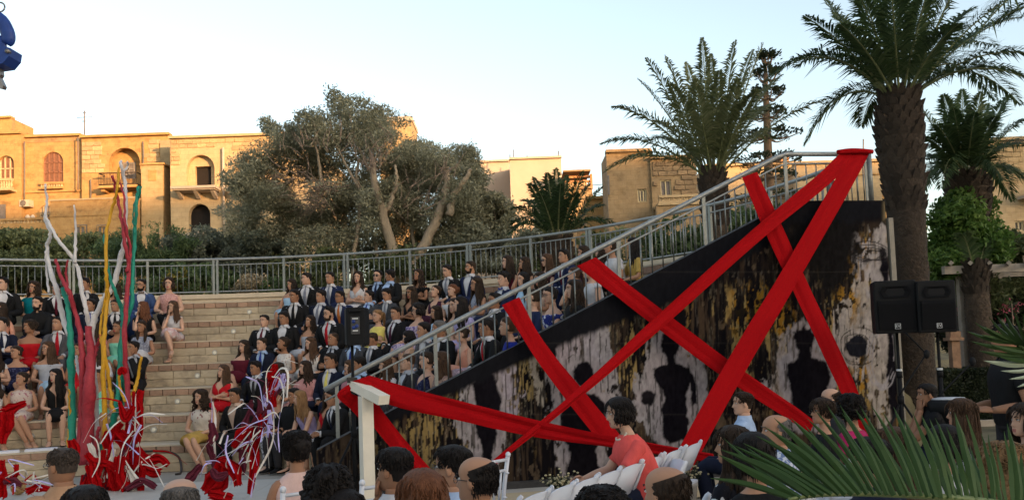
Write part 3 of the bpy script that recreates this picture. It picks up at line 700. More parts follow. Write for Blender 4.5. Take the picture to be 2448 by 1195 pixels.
# painted skin: a fine sheet whose vertices carry the paint
GR, GZ = 560, 270
rr = np.linspace(RW0, RW1, GR); 
RRg = np.repeat(rr[:, None], GZ, 1); TOP = np.array([wtop(r) for r in rr]); ZZg = TOP[:, None] * np.linspace(0.0, 1, GZ)[None, :]
W3 = np.array([CEN[0], CEN[1], 0]) + RRg[..., None] * WD + ZZg[..., None] * np.array([0, 0, 1.0]) + .012 * WN
q = W3 - EYE; dd = q @ FW; PX = 1224 + F * (q @ RT) / dd; PY = CY - F * (q @ UP) / dd
def vnoise(x, y, seed):
    g = np.random.default_rng(seed).random((256, 256)); xi, yi = np.floor(x).astype(int), np.floor(y).astype(int); fx, fy = x - xi, y - yi
    fx, fy = fx * fx * (3 - 2 * fx), fy * fy * (3 - 2 * fy); G = lambda a, b: g[a % 256, b % 256]
    return (G(xi, yi) * (1 - fx) + G(xi + 1, yi) * fx) * (1 - fy) + (G(xi, yi + 1) * (1 - fx) + G(xi + 1, yi + 1) * fx) * fy
def fbm(x, y, seed, o=5): return sum(vnoise(x * 2 ** i, y * 2 ** i, seed + i) * .5 ** i for i in range(o)) / (2 - .5 ** (o - 1))
def sm(x, a, b): t = np.clip((x - a) / (b - a), 0, 1); return t * t * (3 - 2 * t)
wx = PX + 26 * (fbm(PX / 22, PY / 30, 11) - .5); wy = PY + 34 * (fbm(PX / 9, PY / 40, 12) - .5)
stre = fbm(PX / 7.5, PY / 130, 1, 5); stre2 = fbm(PX / 13, PY / 90, 5, 5); fine = fbm(PX / 5, PY / 11, 9, 4); big = fbm(PX / 110, PY / 170, 21, 3); dab = fbm(PX / 16, PY / 26, 31, 5)
C = np.empty(PX.shape + (3,)); C[:] = (.007, .006, .007)
def put(mask, c, cv=.25):
    global C
    cc = np.array(c) * (1 + cv * (fine - .5)[..., None] * 2); C = C * (1 - mask[..., None]) + cc * mask[..., None] * (.64 if c[0] > .38 else 1)
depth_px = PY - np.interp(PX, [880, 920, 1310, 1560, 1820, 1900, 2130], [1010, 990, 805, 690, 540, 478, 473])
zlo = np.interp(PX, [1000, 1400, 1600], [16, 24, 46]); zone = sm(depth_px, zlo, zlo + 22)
s3 = fbm(PX / 4.2, PY / 75, 61, 5); s4 = fbm(PX / 6, PY / 22, 71, 5)
put(zone * sm(stre, .47, .60) * sm(big, .2, .55), (.05, .033, .022)); put(zone * sm(s3, .60, .68) * sm(s4, .46, .56) * .8, (.13, .105, .085)); put(zone * sm(dab, .60, .68) * sm(s4, .45, .55) * .7, (.10, .07, .045))                # brown runs
put(zone * sm(stre2, .60, .68) * sm(big, .45, .6) * sm(s4, .42, .52) * .9, (.15, .095, .035))                 # ochre runs
for x0, x1, y0, y1, amt in ((1000, 1130, 940, 1110, .17), (905, 1010, 1010, 1110, .13), (1215, 1275, 830, 1000, .16), (1400, 1600, 760, 1010, .09), (1430, 1470, 760, 860, .2), (1700, 1880, 690, 900, .10), (1960, 2110, 560, 960, .15), (1840, 1900, 740, 860, .10)):
    msk = sm(wx, x0 - 25, x0 + 25) * (1 - sm(wx, x1 - 25, x1 + 25)) * sm(wy, y0 - 30, y0 + 30) * (1 - sm(wy, y1 - 30, y1 + 50))
    put(zone * msk * sm(stre2 + amt * .6, .58, .64) * sm(s4, .40, .50), (.24, .165, .065)); put(zone * msk * sm(s3 + amt * .45, .60, .66) * sm(s4, .38, .5), (.29, .235, .16)); put(zone * msk * sm(s3, .54, .60), (.012, .010, .009))
def pale(pts, wd, thr=.5, c=(.40, .355, .36)):                                   # pale brush mark along a polyline
    best = np.full(PX.shape, 1e9)
    P = np.array(pts, float)
    for (ax, ay), (bx, by) in zip(P, P[1:]):
        L2 = (bx - ax) ** 2 + (by - ay) ** 2 + 1e-6; t = np.clip(((wx - ax) * (bx - ax) + (wy - ay) * (by - ay)) / L2, 0, 1)
        best = np.minimum(best, np.hypot(wx - ax - t * (bx - ax), wy - ay - t * (by - ay)))
    k = best / wd + (stre - .5) * 1.3 + (dab - .5) * 1.3
    put(zone * (1 - sm(k, .8, 1.08)) * sm(dab + .2, .45, .56) * (1 - .7 * sm(s3, .60, .68)), c, .45)
pale([(1120, 905), (1130, 960)], 20); pale([(1105, 1000), (1130, 1050), (1148, 1090)], 20); pale([(1200, 870), (1215, 930), (1222, 985)], 26, c=(.42, .36, .40)); pale([(1205, 1010), (1185, 1060), (1178, 1115)], 18)
pale([(1370, 785), (1360, 860)], 30, c=(.42, .35, .37)); pale([(1410, 780), (1420, 880), (1440, 930)], 34, c=(.41, .36, .38)); pale([(1330, 890), (1345, 960), (1325, 1010)], 22); pale([(1455, 880), (1460, 950), (1500, 985)], 24); pale([(1340, 1080), (1365, 1120)], 20); pale([(1440, 1060), (1450, 1120)], 14); pale([(1270, 830), (1290, 960)], 10, c=(.3, .25, .2)); pale([(1440, 780), (1445, 860)], 14)
pale([(1560, 830), (1565, 880)], 20); pale([(1548, 900), (1560, 1000), (1590, 1040)], 26); pale([(1648, 845), (1675, 900), (1680, 960), (1660, 1010)], 18); pale([(1620, 850), (1650, 860)], 12); pale([(1525, 900), (1530, 1000)], 12); pale([(1640, 905), (1648, 960)], 10)
pale([(1880, 800), (1865, 860), (1870, 940)], 22, c=(.42, .34, .30)); pale([(1900, 800), (1890, 830)], 18, c=(.45, .33, .2)); pale([(1960, 820), (1975, 850)], 14); pale([(1985, 940), (1975, 990)], 12); pale([(1825, 920), (1850, 960)], 12)
pale([(2070, 600), (2090, 650), (2085, 720)], 46, c=(.46, .40, .39)); pale([(2110, 560), (2095, 640)], 26, c=(.44, .38, .36)); pale([(2050, 740), (2020, 800), (2060, 870), (2100, 850), (2090, 780)], 42, c=(.46, .39, .35)); pale([(2000, 830), (2010, 880)], 24, c=(.42, .35, .33)); pale([(2085, 870), (2100, 930), (2115, 1000)], 26, c=(.45, .38, .33)); pale([(2060, 690), (2040, 760)], 26, c=(.44, .36, .30))
for x0, x1, y0, y1 in ((1745, 1880, 680, 800), (1985, 2050, 600, 760), (2035, 2090, 560, 620), (1850, 1905, 730, 800), (2040, 2080, 840, 960)):
    msk = sm(wx, x0 - 20, x0 + 20) * (1 - sm(wx, x1 - 20, x1 + 20)) * sm(wy, y0 - 20, y0 + 20) * (1 - sm(wy, y1 - 20, y1 + 30)); put(zone * msk * sm(s4, .52, .60) * sm(dab, .4, .5), (.27, .135, .02)); put(zone * msk * sm(fbm(PX / 9, PY / 12, 81, 4), .55, .62), (.02, .014, .008))
put(zone * sm(s3, .63, .69) * .7 * (PX < 2000), (.012, .010, .010))
HALO = np.zeros(PX.shape)
def dark(pts, c=(.007, .006, .008), soft=4, halo=0):                                      # dark silhouette from an outline
    P = np.array(pts, float); x, y = PX + 11 * (fbm(PX / 9, PY / 14, 41) - .5), PY + 11 * (fbm(PX / 9, PY / 14, 44) - .5); ins = np.zeros(PX.shape, bool); dist = np.full(PX.shape, 1e9)
    for (ax, ay), (bx, by) in zip(P, np.roll(P, -1, 0)):
        cnd = (ay > y) != (by > y); ins ^= cnd & (x < (bx - ax) * (y - ay) / (by - ay + 1e-9) + ax)
        L2 = (bx - ax) ** 2 + (by - ay) ** 2 + 1e-6; t = np.clip(((x - ax) * (bx - ax) + (y - ay) * (by - ay)) / L2, 0, 1); dist = np.minimum(dist, np.hypot(x - ax - t * (bx - ax), y - ay - t * (by - ay)))
    sd = np.where(ins, -dist, dist)
    if halo: put(zone * (1 - sm(sd + 22 * (dab - .5) + 14 * (s4 - .5), halo * .55, halo)) * (1 - .8 * sm(s3, .62, .70)), (.40, .345, .355), .4)
    put(1 - sm(sd, -soft, soft * .6), c, .5)
def disc(cx, cy, rx, ry): return [(cx + rx * math.cos(i * PI / 12), cy + ry * math.sin(i * PI / 12)) for i in range(24)]
dark([(1128, 915), (1160, 880), (1185, 900), (1200, 960), (1190, 1020), (1178, 1075), (1176, 1140), (1150, 1140), (1152, 1080), (1132, 1010), (1135, 960)], halo=16)
dark(disc(1395, 895, 26, 32), halo=24); dark([(1345, 960), (1380, 938), (1420, 940), (1448, 965), (1450, 1040), (1425, 1075), (1440, 1140), (1350, 1140), (1362, 1080), (1338, 1030)], halo=18)
dark(disc(1603, 822, 23, 34), halo=20); dark([(1592, 835), (1614, 835), (1616, 866), (1650, 882), (1664, 910), (1667, 965), (1652, 968), (1648, 915), (1640, 950), (1648, 1010), (1640, 1050), (1600, 1060), (1582, 1040), (1580, 985), (1590, 950), (1575, 925), (1563, 900), (1560, 880), (1592, 868)], halo=26); dark(disc(1603, 822, 23, 34))
dark(disc(1550, 952, 17, 18), (.012, .010, .012), halo=16)
dark(disc(1922, 815, 24, 30), halo=22); dark([(1908, 822), (1936, 822), (1941, 854), (1975, 866), (1988, 900), (1970, 960), (1975, 1010), (1890, 1010), (1893, 950), (1880, 900), (1878, 870), (1908, 856)], halo=24); dark(disc(1922, 815, 22, 28))
dark([(1898, 812), (1890, 792), (1902, 796), (1904, 780), (1914, 790), (1922, 772), (1928, 788), (1940, 778), (1942, 796), (1952, 796), (1944, 820)]); dark(disc(2048, 828, 27, 27), (.012, .012, .016), 3)
dark([(2100, 600), (2112, 585), (2128, 640), (2120, 690), (2104, 650)]); dark([(2112, 720), (2128, 700), (2140, 800), (2150, 1000), (2130, 1000), (2118, 880), (2122, 800)])
def ring(cx, cy, rx, ry, wd, c, rot=0):
    x, y = PX - cx, PY - cy; xr, yr = x * math.cos(rot) + y * math.sin(rot), -x * math.sin(rot) + y * math.cos(rot); d = np.abs(np.hypot(xr / rx, yr / ry) - 1 + .10 * (vnoise(PX / 23, PY / 23, 91) - .5)) * min(rx, ry); put((1 - sm(d, wd * .4, wd)) * sm(vnoise(PX / 14 + rx, PY / 14, 92), .2, .45) * .85, c)
for i in range(4): ring(2046 + 4 * i, 832 - 2 * i, 36 + 4.5 * i, 34 + 6 * i, 1.7, (.03, .025, .02) if i % 2 == 0 else (.40, .34, .3), .3 * i)
for i in range(4): ring(2075 + 4 * i, 612 - 4 * i, 34 + 4 * i, 12 + 3 * i, 1.7, (.02, .018, .018), .15 * i - .2)
for i in range(3): ring(2112, 850, 26 + 7 * i, 70 + 5 * i, 1.8, (.40, .36, .38), .1)
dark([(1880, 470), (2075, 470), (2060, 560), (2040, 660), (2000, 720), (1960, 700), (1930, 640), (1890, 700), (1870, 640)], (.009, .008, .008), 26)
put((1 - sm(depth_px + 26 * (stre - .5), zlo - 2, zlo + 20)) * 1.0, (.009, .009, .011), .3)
put(sm(PX, 2105, 2125) * (1 - sm(PY, 540, 600)) * sm(dab, .4, .6), (.30, .22, .12))
put(sm(np.abs(((PY - 735) % 170) - 85) * -1, -2.2, -.8) * .05 * (PX > 1250), (.22, .19, .16))   # faint board joints
idx = np.arange(GR * GZ).reshape(GR, GZ); Q = np.stack([idx[:-1, :-1], idx[1:, :-1], idx[1:, 1:], idx[:-1, 1:]], -1).reshape(-1, 4)
PAINT = bpy.data.materials.new('mural_paint'); PAINT.use_nodes = True; N_, L_ = PAINT.node_tree.nodes, PAINT.node_tree.links
va = N_.new('ShaderNodeVertexColor'); va.layer_name = 'paint'; L_.new(va.outputs[0], N_['Principled BSDF'].inputs['Base Color']); N_['Principled BSDF'].inputs['Roughness'].default_value = 1; N_['Principled BSDF'].inputs['Specular IOR Level'].default_value = 0
_n = N_.new('ShaderNodeTexNoise'); _n.inputs['Scale'].default_value = 30; _n.inputs['Detail'].default_value = 6; _b = N_.new('ShaderNodeBump'); _b.inputs['Distance'].default_value = .004; L_.new(_n.outputs[0], _b.inputs['Height']); L_.new(_b.outputs[0], N_['Principled BSDF'].inputs['Normal'])
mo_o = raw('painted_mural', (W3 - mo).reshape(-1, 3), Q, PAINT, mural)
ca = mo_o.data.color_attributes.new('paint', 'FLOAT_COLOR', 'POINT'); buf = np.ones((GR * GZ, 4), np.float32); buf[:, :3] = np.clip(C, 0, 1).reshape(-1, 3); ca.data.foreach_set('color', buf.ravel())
m = MB(); m.box(np.array([0, 0, .05]), (RW1 - RW0, .05, .10), R=rotz(PHI)); o = m.build('skirting', WALLM, mural, False); o.location = tuple(WN * .045 + WD * .15)

# railing up the mural wall
wr = empty('sloping_railing', tuple(wp(7, 2.0, -.14))); tag(wr, 'grey steel railing climbing along the top edge of the mural wall', 'railing'); wo = np.array(wr.location)
H1 = .67
path = [wp(3.45, wtop(4.155) + H1 - .36, -.14), wp(4.0, wtop(4.155) + H1 - .085, -.14), wp(9.5, wtop(9.5) + H1, -.14), wp(9.62, 3.54 + H1 - .01, -.14), wp(10.85, 3.54 + H1, -.14)]
m = MB(); m.tube(np.array(path) - wo, .032, 9); m.build('top_rail', GALV_L, wr)
m = MB(); m.tube(np.array(path) - wo - [0, 0, .13], .014, 6); m.build('upper_bar', GALV_L, wr)
r_ = 3.6
i = 0
while r_ < 10.85:
    zt = np.interp(r_, [3.45, 4.0, 9.5, 9.62, 10.85], [p[2] for p in path]); zb = min(wtop(r_), zt - .2)
    if i % 8 == 0: m = MB(); m.box((0, 0, (zt - zb) / 2), (.045, .02, zt - zb)); inst('post', m.mesh('post', GALV, False), wr, tuple(wp(r_, zb, -.14) - wo), (0, 0, PHI))
    else: inst('baluster', BAL, wr, tuple(wp(r_, zb, -.14) - wo), (0, 0, 0), (1, 1, zt - .13 - zb))
    r_ += .15; i += 1
m = MB(); m.tube(np.array([wp(10.85, 3.54 + H1, -.14), wp(10.85, 3.54, -.14)]) - wo, .04, 8); m.build('end_post', GALV, wr)
er = [wp(10.85, 3.54 + H1, -.14), wp(10.85, 3.54 + H1, -1.9)]
m = MB(); m.tube(np.array(er) - wo, .03, 8); m.tube(np.array(er) - wo - [0, 0, .13], .014, 6); m.build('return_rail', GALV_L, wr)
for j in range(1, 12): inst('baluster', BAL, wr, tuple(wp(10.85, 3.54, -.14 - .15 * j) - wo), (0, 0, 0), (1, 1, H1 - .13))

# ------------------------------------------------------------------ ground
GROUND = mat('stage_paving', (.30, .275, .24), .85, .10, scale=1.5, bump=.004, bscale=40)
def sheet(name, x0, x1, y0, y1, z, m, n=2):
    X, Y = np.meshgrid(np.linspace(x0, x1, n), np.linspace(y0, y1, n), indexing='ij'); V = np.stack([X, Y, np.full_like(X, z)], -1).reshape(-1, 3); ii = np.arange(n * n).reshape(n, n)
    o = raw(name, V, np.stack([ii[:-1, :-1], ii[1:, :-1], ii[1:, 1:], ii[:-1, 1:]], -1).reshape(-1, 4), m); o['kind'] = 'structure'; return o
sheet('ground', -1500, 1500, -1500, 1500, -.03, mat('far_ground', (.20, .17, .11), .95, .3, scale=.05))
sheet('plaza_paving', -25, 25, -12, 16, -.004, GROUND)
STAGE = mat('stage_floor', (.46, .425, .38), .6, .06, scale=3, bump=.002)
stg = MB(); 
for i in range(5):
    for j in range(3): stg.box((-8.1 + i * 1.9, 11.1 - .62 + j * 1.24 - 1.0, .006), (1.894, 1.234, .02))
o = stg.build('stage_floor', STAGE, None, False); tag(o, kind='structure')
CREAM = mat('cream_boards', (.48, .375, .24), .7, .1, scale=2, stretch=(1, 8, 8))
pf = empty('low_platform', (.2, 10.2, 0)); tag(pf, 'low cream timber platform at the foot of the mural wall', 'platform')
for j in range(5): m = MB(); m.box((.2, -.62 + j * .142 - .0, .055), (4.6, .136, .07), R=rotz(PHI)); m.build('plank', CREAM, pf, False)
# raised garden behind the rim
GARD = mat('garden_soil', (.12, .10, .055), .95, .4, scale=1.5, bump=.05)
m = MB(); A = np.linspace(PHI + .03, A1 + .15, 60); R = []
for a in A:
    k = min(1, max(0, (a - .6) / .3)); k = k * k * (3 - 2 * k); k1 = min(1, max(0, (a - .27) / .1)); R.append(np.array([pol(10.56, a, -.02), pol(10.56, a, .02 + 3.0 * k1), pol(11.2, a, .02 + 2.98 * k1), pol(13.5, a, .01 + 2.95 * k), pol(60, a, .01 + 2.6 * k), pol(60, a, -.03)]))
m.loft(R, True, True, True); o = m.build('garden_ground', GARD, None, False); tag(o, kind='structure')
# ------------------------------------------------------------------ unseen blocks added behind the viewer to shade the stage from the low sun
def plain_block(x0, x1, y0, y1, h, label, windows=True):
    t = empty('shade_block', ((x0 + x1) / 2, y1, 0)); o_ = np.array(t.location)
    m = MB(); m.box(np.array([(x0 + x1) / 2, (y0 + y1) / 2, h / 2]) - o_, (x1 - x0, y1 - y0, h)); m.box(np.array([(x0 + x1) / 2, (y0 + y1) / 2, h + .25]) - o_, (x1 - x0 - .6, y1 - y0 - .6, .5)); m.build('wall', STONE, t, False)
    WMm = MB(); WMm.box((0, 0, 0), (1.3, .12, 2.2)); WMe = WMm.mesh('window', mat('shutter_green', (.05, .09, .06)), False)
    for zz in np.arange(3, h - 3, 4.2):
        for xx in np.arange(x0 + 4, x1 - 3, 6.5): inst('window', WMe, t, tuple(np.array([xx, y1 + .03, zz + 1.1]) - o_))
    tag(t, label, 'building'); return t
plain_block(18, 62, -74, -60, 26.5, 'tall unseen block added behind the viewer for shade, beside two others')
plain_block(62.2, 118, -76, -60, 27.2, 'widest unseen block added behind the viewer for shade, between two others')
plain_block(118.2, 175, -74, -60, 26.0, 'lowest unseen block added behind the viewer for shade')

# ------------------------------------------------------------------ houses beyond the garden
def plate(outer, holes, y, th, name, m, par, off):
    """wall sheet with openings: outlines are (x, z) points, front face at Y = y, thickness backwards"""
    cu = bpy.data.curves.new('c', 'CURVE'); cu.dimensions = '2D'; cu.fill_mode = 'BOTH'; cu.extrude = th / 2
    for pts in [outer] + holes:
        sp = cu.splines.new('POLY'); sp.points.add(len(pts) - 1); sp.use_cyclic_u = True
        for p, (x, z) in zip(sp.points, pts): p.co = (x, z, 0, 1)
    to = bpy.data.objects.new('t', cu); COL.objects.link(to); dg = bpy.context.evaluated_depsgraph_get()
    me = bpy.data.meshes.new_from_object(to.evaluated_get(dg)); bpy.data.objects.remove(to); bpy.data.curves.remove(cu)
    co = np.empty(len(me.vertices) * 3); me.vertices.foreach_get('co', co); co = co.reshape(-1, 3)
    co = np.stack([co[:, 0], y + th / 2 - co[:, 2], co[:, 1]], 1) - off; me.vertices.foreach_set('co', co.ravel()); me.name = name
    me.materials.clear(); me.materials.append(m); me.update()
    o = bpy.data.objects.new(name, me); COL.objects.link(o); o.parent = par; return o
def arch(x0, x1, z0, z1, n=10):
    r = (x1 - x0) / 2; cx = (x0 + x1) / 2; return [(x0, z0), (x1, z0)] + [(cx + r * math.cos(a), z1 - r + r * math.sin(a)) for a in np.linspace(0, PI, n)]
def rect(x0, x1, z0, z1): return [(x0, z0), (x1, z0), (x1, z1), (x0, z1)]
def pxr(d, x0, x1, y0, y1):          # photograph rectangle -> x0, x1, z0, z1 on the plane Y = d
    a = at((x0 + x1) / 2, y1, d); b = at((x0 + x1) / 2, y0, d); l = at(x0, (y0 + y1) / 2, d); r = at(x1, (y0 + y1) / 2, d); return l[0], r[0], a[2], b[2]
def fac(name, c1, c2, stain, bw=.42, bh=.23):
    m = weathered(name, c1, c2, stain, 0); N, L = m.node_tree.nodes, m.node_tree.links; b = N['Principled BSDF']
    g = N.new('ShaderNodeNewGeometry'); sp = N.new('ShaderNodeSeparateXYZ'); L.new(g.outputs['Position'], sp.inputs[0]); ad = N.new('ShaderNodeMath'); L.new(sp.outputs[0], ad.inputs[0]); L.new(sp.outputs[1], ad.inputs[1]); cb = N.new('ShaderNodeCombineXYZ'); L.new(ad.outputs[0], cb.inputs[0]); L.new(sp.outputs[2], cb.inputs[1])
    br = N.new('ShaderNodeTexBrick'); L.new(cb.outputs[0], br.inputs[0]); br.inputs['Scale'].default_value = 1; br.inputs['Brick Width'].default_value = bw; br.inputs['Row Height'].default_value = bh; br.inputs['Mortar Size'].default_value = .018; br.inputs['Color1'].default_value = (.82, .82, .82, 1); br.inputs['Color2'].default_value = (1.05, 1.02, .98, 1); br.inputs['Mortar'].default_value = (.74, .72, .7, 1)
    mx = N.new('ShaderNodeMix'); mx.data_type = 'RGBA'; mx.blend_type = 'MULTIPLY'; mx.inputs[0].default_value = .5; src = b.inputs['Base Color'].links[0].from_socket; L.new(src, mx.inputs[6]); L.new(br.outputs[0], mx.inputs[7]); L.new(mx.outputs[2], b.inputs['Base Color']); return m
OCHRE = fac('facade_ochre', (.37, .205, .075), (.44, .27, .11), (.17, .095, .04)); CREAMW = fac('facade_cream', (.42, .30, .165), (.48, .355, .21), (.33, .23, .12)); BROWN = fac('facade_brown', (.26, .175, .09), (.32, .225, .125), (.15, .095, .05))
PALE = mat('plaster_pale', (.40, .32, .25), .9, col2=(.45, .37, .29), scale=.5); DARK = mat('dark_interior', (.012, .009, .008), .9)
BLK2 = weathered('ashlar_block', (.36, .25, .125), (.44, .315, .175), (.24, .16, .08), .16); BLK3 = weathered('ashlar_block_dark', (.20, .13, .07), (.27, .185, .105), (.10, .065, .04), .22)
WOOD = mat('shutter_brown', (.16, .075, .045), .7, .2); GREYW = mat('shutter_grey', (.14, .12, .11), .7, .2); FRAME = mat('cream_frame', (.46, .37, .22), .7)
def house(px0, px1, ytop, d, depth, m, label, holes=(), backs=(), ybot=640, name='stone_house', zbot=0.):
    x0, x1, _, z1 = pxr(d, px0, px1, ytop, ybot); t = empty(name, ((x0 + x1) / 2, d, zbot)); off = np.array(t.location)
    hs = []
    for kind, a, b, c, e in holes:
        r = pxr(d, a, b, c, e); hs.append(arch(r[0], r[1], r[2], r[3]) if kind == 'a' else rect(*r))
    plate(rect(x0, x1, zbot, z1), hs, d, .35, 'front_wall', m, t, off)
    mb = MB(); yb = d + depth
    for X in (x0 + .15, x1 - .15): mb.box(np.array([X, (d + .352 + yb) / 2, (zbot + z1) / 2]) - off, (.3, yb - d - .352, z1 - zbot))
    mb.box(np.array([(x0 + x1) / 2, yb - .15, (zbot + z1) / 2]) - off, (x1 - x0 - .61, .3, z1 - zbot)); mb.box(np.array([(x0 + x1) / 2, (d + .352 + yb - .31) / 2, z1 - .35]) - off, (x1 - x0 - .61, yb - d - .67, .3)); mb.build('wall', m, t, False)
    mb = MB(); mb.box(np.array([(x0 + x1) / 2, d + .08, z1 + .06]) - off, (x1 - x0 + .05, .55, .13)); mb.build('coping', m, t, False)
    tag(t, label, 'house'); t_off = off
    return t, off
def part(t, off, name, d, px0, px1, y0, y1, m, dy0=-.06, dy1=.1):
    x0, x1, z0, z1 = pxr(d, px0, px1, y0, y1); mb = MB(); mb.box(np.array([(x0 + x1) / 2, d + (dy0 + dy1) / 2, (z0 + z1) / 2]) - off, (x1 - x0, dy1 - dy0, z1 - z0)); return mb.build(name, m, t, False)
def window(t, off, d, px0, px1, y0, y1, m, back=.22, fr=FRAME, bars=1, hb=1, arched=False, name='window'):
    x0, x1, z0, z1 = pxr(d, px0, px1, y0, y1); Y = d + back; mb = MB()
    mb.box(np.array([(x0 + x1) / 2, Y, (z0 + z1) / 2]) - off, (x1 - x0 + .1, .04, z1 - z0 + .1)); o = mb.build(name, m, t, False)
    if fr is not None:
        f = MB(); w_ = .06
        for X in (x0 + w_ / 2, x1 - w_ / 2): f.box(np.array([X, Y - .05, (z0 + z1) / 2]) - off, (w_, .06, z1 - z0))
        for k in range(bars): f.box(np.array([x0 + (x1 - x0) * (k + 1) / (bars + 1), Y - .05, (z0 + z1) / 2]) - off, (w_, .06, z1 - z0 - .002))
        for k in range(hb + 2): f.box(np.array([(x0 + x1) / 2, Y - .055, z0 + .03 + (z1 - z0 - .06) * k / (hb + 1)]) - off, (x1 - x0 - .124, .05, w_))
        f.build('frame', fr, o, False)
    return o
BALU = MB(); BALU.loft([np.stack([np.cos(ang[::2]) * r, np.sin(ang[::2]) * r, np.full(7, z)], 1) for z, r in ((0, .07), (.1, .07), (.14, .05), (.35, .09), (.6, .045), (.72, .07), (.8, .07))])
BALU_ME = BALU.mesh('baluster', CREAMW)
def balustrade(t, off, d, px0, px1, y0, y1, m, n, dy=-.3):
    x0, x1, z0, z1 = pxr(d, px0, px1, y0, y1); mb = MB()
    mb.box(np.array([(x0 + x1) / 2, d + dy, z1 - .06]) - off, (x1 - x0, .22, .12)); mb.box(np.array([(x0 + x1) / 2, d + dy, z0 + .05]) - off, (x1 - x0, .22, .1)); mb.build('balustrade_rail', m, t, False)
    for i in range(n): inst('baluster', BALU_ME, t, tuple(np.array([x0 + (x1 - x0) * (i + .5) / n, d + dy, z0 + .1]) - off), (0, 0, 0), (.9, .9, (z1 - z0 - .22) / .8))
def blocks(t, off, d, px0, px1, y0, y1, m, bw, bh, skip=(), seed=1, name='stone_block', proud=.012):
    x0, x1, z0, z1 = pxr(d, px0, px1, y0, y1); r = random.Random(seed); me = bevbox(name, m); z = z1; row = 0
    sk = [pxr(d, *s) for s in skip]
    while z - bh > z0:
        x = x0 + (0 if row % 2 else -bw / 2)
        while x < x1:
            w_ = bw * r.uniform(.8, 1.2); a, b = max(x, x0), min(x + w_, x1)
            if b - a > .12 and not any(a < q[1] and b > q[0] and z > q[2] and z - bh < q[3] for q in sk): inst(name, me, t, tuple(np.array([(a + b) / 2, d - proud * r.uniform(.3, 1.4), z - bh / 2]) - off), (0, 0, 0), (b - a - .02, .06, bh - .02))
            x += w_
        z -= bh; row += 1
D1, D4, DR = 47, 45.2, 42
hs1, o1 = house(-60, 51, 322, D1 - .4, 10, OCHRE, 'ochre stone house at the left edge with an arched balcony window', [('a', -4, 33, 372, 432)])
window(hs1, o1, D1 - .4, -4, 33, 372, 432, WOOD, bars=2); balustrade(hs1, o1, D1 - .4, -20, 38, 430, 456, CREAMW, 10); part(hs1, o1, 'balcony_slab', D1 - .4, -20, 40, 456, 461, CREAMW, -.7, .02); part(hs1, o1, 'lower_window', D1 - .4, -5, 14, 489, 525, GREYW)
hs2, o2 = house(51.5, 195, 328, D1, 10, OCHRE, 'ochre stone house with brown arched shutters and an air conditioner', [('a', 103, 151, 363, 436), ('a', 94, 126, 490, 532), ('r', 95, 116, 562, 590)])
window(hs2, o2, D1, 103, 151, 363, 436, WOOD, .15, mat('shutter_frame', (.22, .10, .06)), 3, 2); balustrade(hs2, o2, D1, 100, 154, 437, 453, OCHRE, 9, -.15); part(hs2, o2, 'string_course', D1, 52, 195, 456, 460, OCHRE, -.1, .02); window(hs2, o2, D1, 94, 126, 490, 532, GREYW, .15, CREAMW, 3, 1); window(hs2, o2, D1, 95, 116, 562, 590, GREYW, .15, None)
part(hs2, o2, 'parapet_stain', D1, 52, 194, 330, 340, weathered('parapet_stone', (.30, .17, .08), (.38, .24, .11), (.12, .07, .04), 0), -.025, .02)
ac, = [part(hs2, o2, 'air_conditioner', D1, 57, 81, 481, 497, mat('ac_white', (.42, .36, .28), .5), -.45, -.02)]
mb = MB(); x0, x1, z0, z1 = pxr(D1, 59, 73, 483, 495); mb.tube(np.stack([np.array([(x0 + x1) / 2 + .14 * math.cos(a), D1 - .46, (z0 + z1) / 2 + .14 * math.sin(a)]) - o2 for a in np.arange(13) * PI / 6]), .025, 5); mb.ell(np.array([(x0 + x1) / 2, D1 - .455, (z0 + z1) / 2]) - o2, (.13, .02, .13)); mb.build('fan', GREYW, ac)
for px in (66, 78): 
    c = at(px, 519, D1 - .25); mb = MB(); mb.ell(c - o2, (.13, .03, .13), 10, 6); mb.tube([c - o2, c - o2 + [0, .25, -.05]], .02, 5); mb.build('satellite_dish', mat('dish', (.45, .4, .34)), hs2)
balustrade(hs2, o2, D1, 15, 155, 530, 546, OCHRE, 18, -1.2); part(hs2, o2, 'terrace_wall', D1, 0, 158, 546, 640, OCHRE, -1.35, -1.0)
hs3, o3 = house(195.5, 407, 327, D1 - .3, 10, OCHRE, 'ochre stone house with a deep arched recess and an iron balcony', [('a', 260, 335, 353, 428), ('r', 283, 312, 474, 490)])
part(hs3, o3, 'recess_wall', D1 - .3, 240, 345, 345, 436, OCHRE, .62, .75); window(hs3, o3, D1 - .3, 283, 312, 385, 428, GREYW, .58, mat('grey_frame', (.2, .18, .16)), 1, 2, name='balcony_door'); window(hs3, o3, D1 - .3, 283, 312, 474, 490, GREYW, .15, None)
part(hs3, o3, 'balcony_slab', D1 - .3, 250, 341, 449, 455, OCHRE, -.8, .02); part(hs3, o3, 'corbel', D1 - .3, 254, 262, 455, 463, OCHRE, -.6, 0)
IRON = mat('iron_black', (.025, .018, .015), .6)
x0, x1, z0, z1 = pxr(D1 - .3, 252, 340, 420, 449)
mb = MB(); Yb = D1 - 1.05
for z in (z0 + .05, z1): mb.tube(np.array([(x0, D1 - .35, z), (x0, Yb, z), (x1, Yb, z), (x1, D1 - .35, z)]) - o3, .03, 5)
for x in np.linspace(x0, x1, 26): mb.tube(np.array([(x, Yb, z0), (x, Yb, z1)]) - o3, .012, 4)
mb.build('iron_railing', IRON, hs3)
part(hs3, o3, 'corner_pier', D1 - .3, 384, 407, 336, 402, fac('facade_grey', (.30, .235, .135), (.36, .285, .17), (.22, .16, .09)), -.08, .0)
blocks(hs3, o3, D1 - .3, 196, 384, 337, 420, BLK2, .48, .24, [(256, 339, 347, 425)], 4)
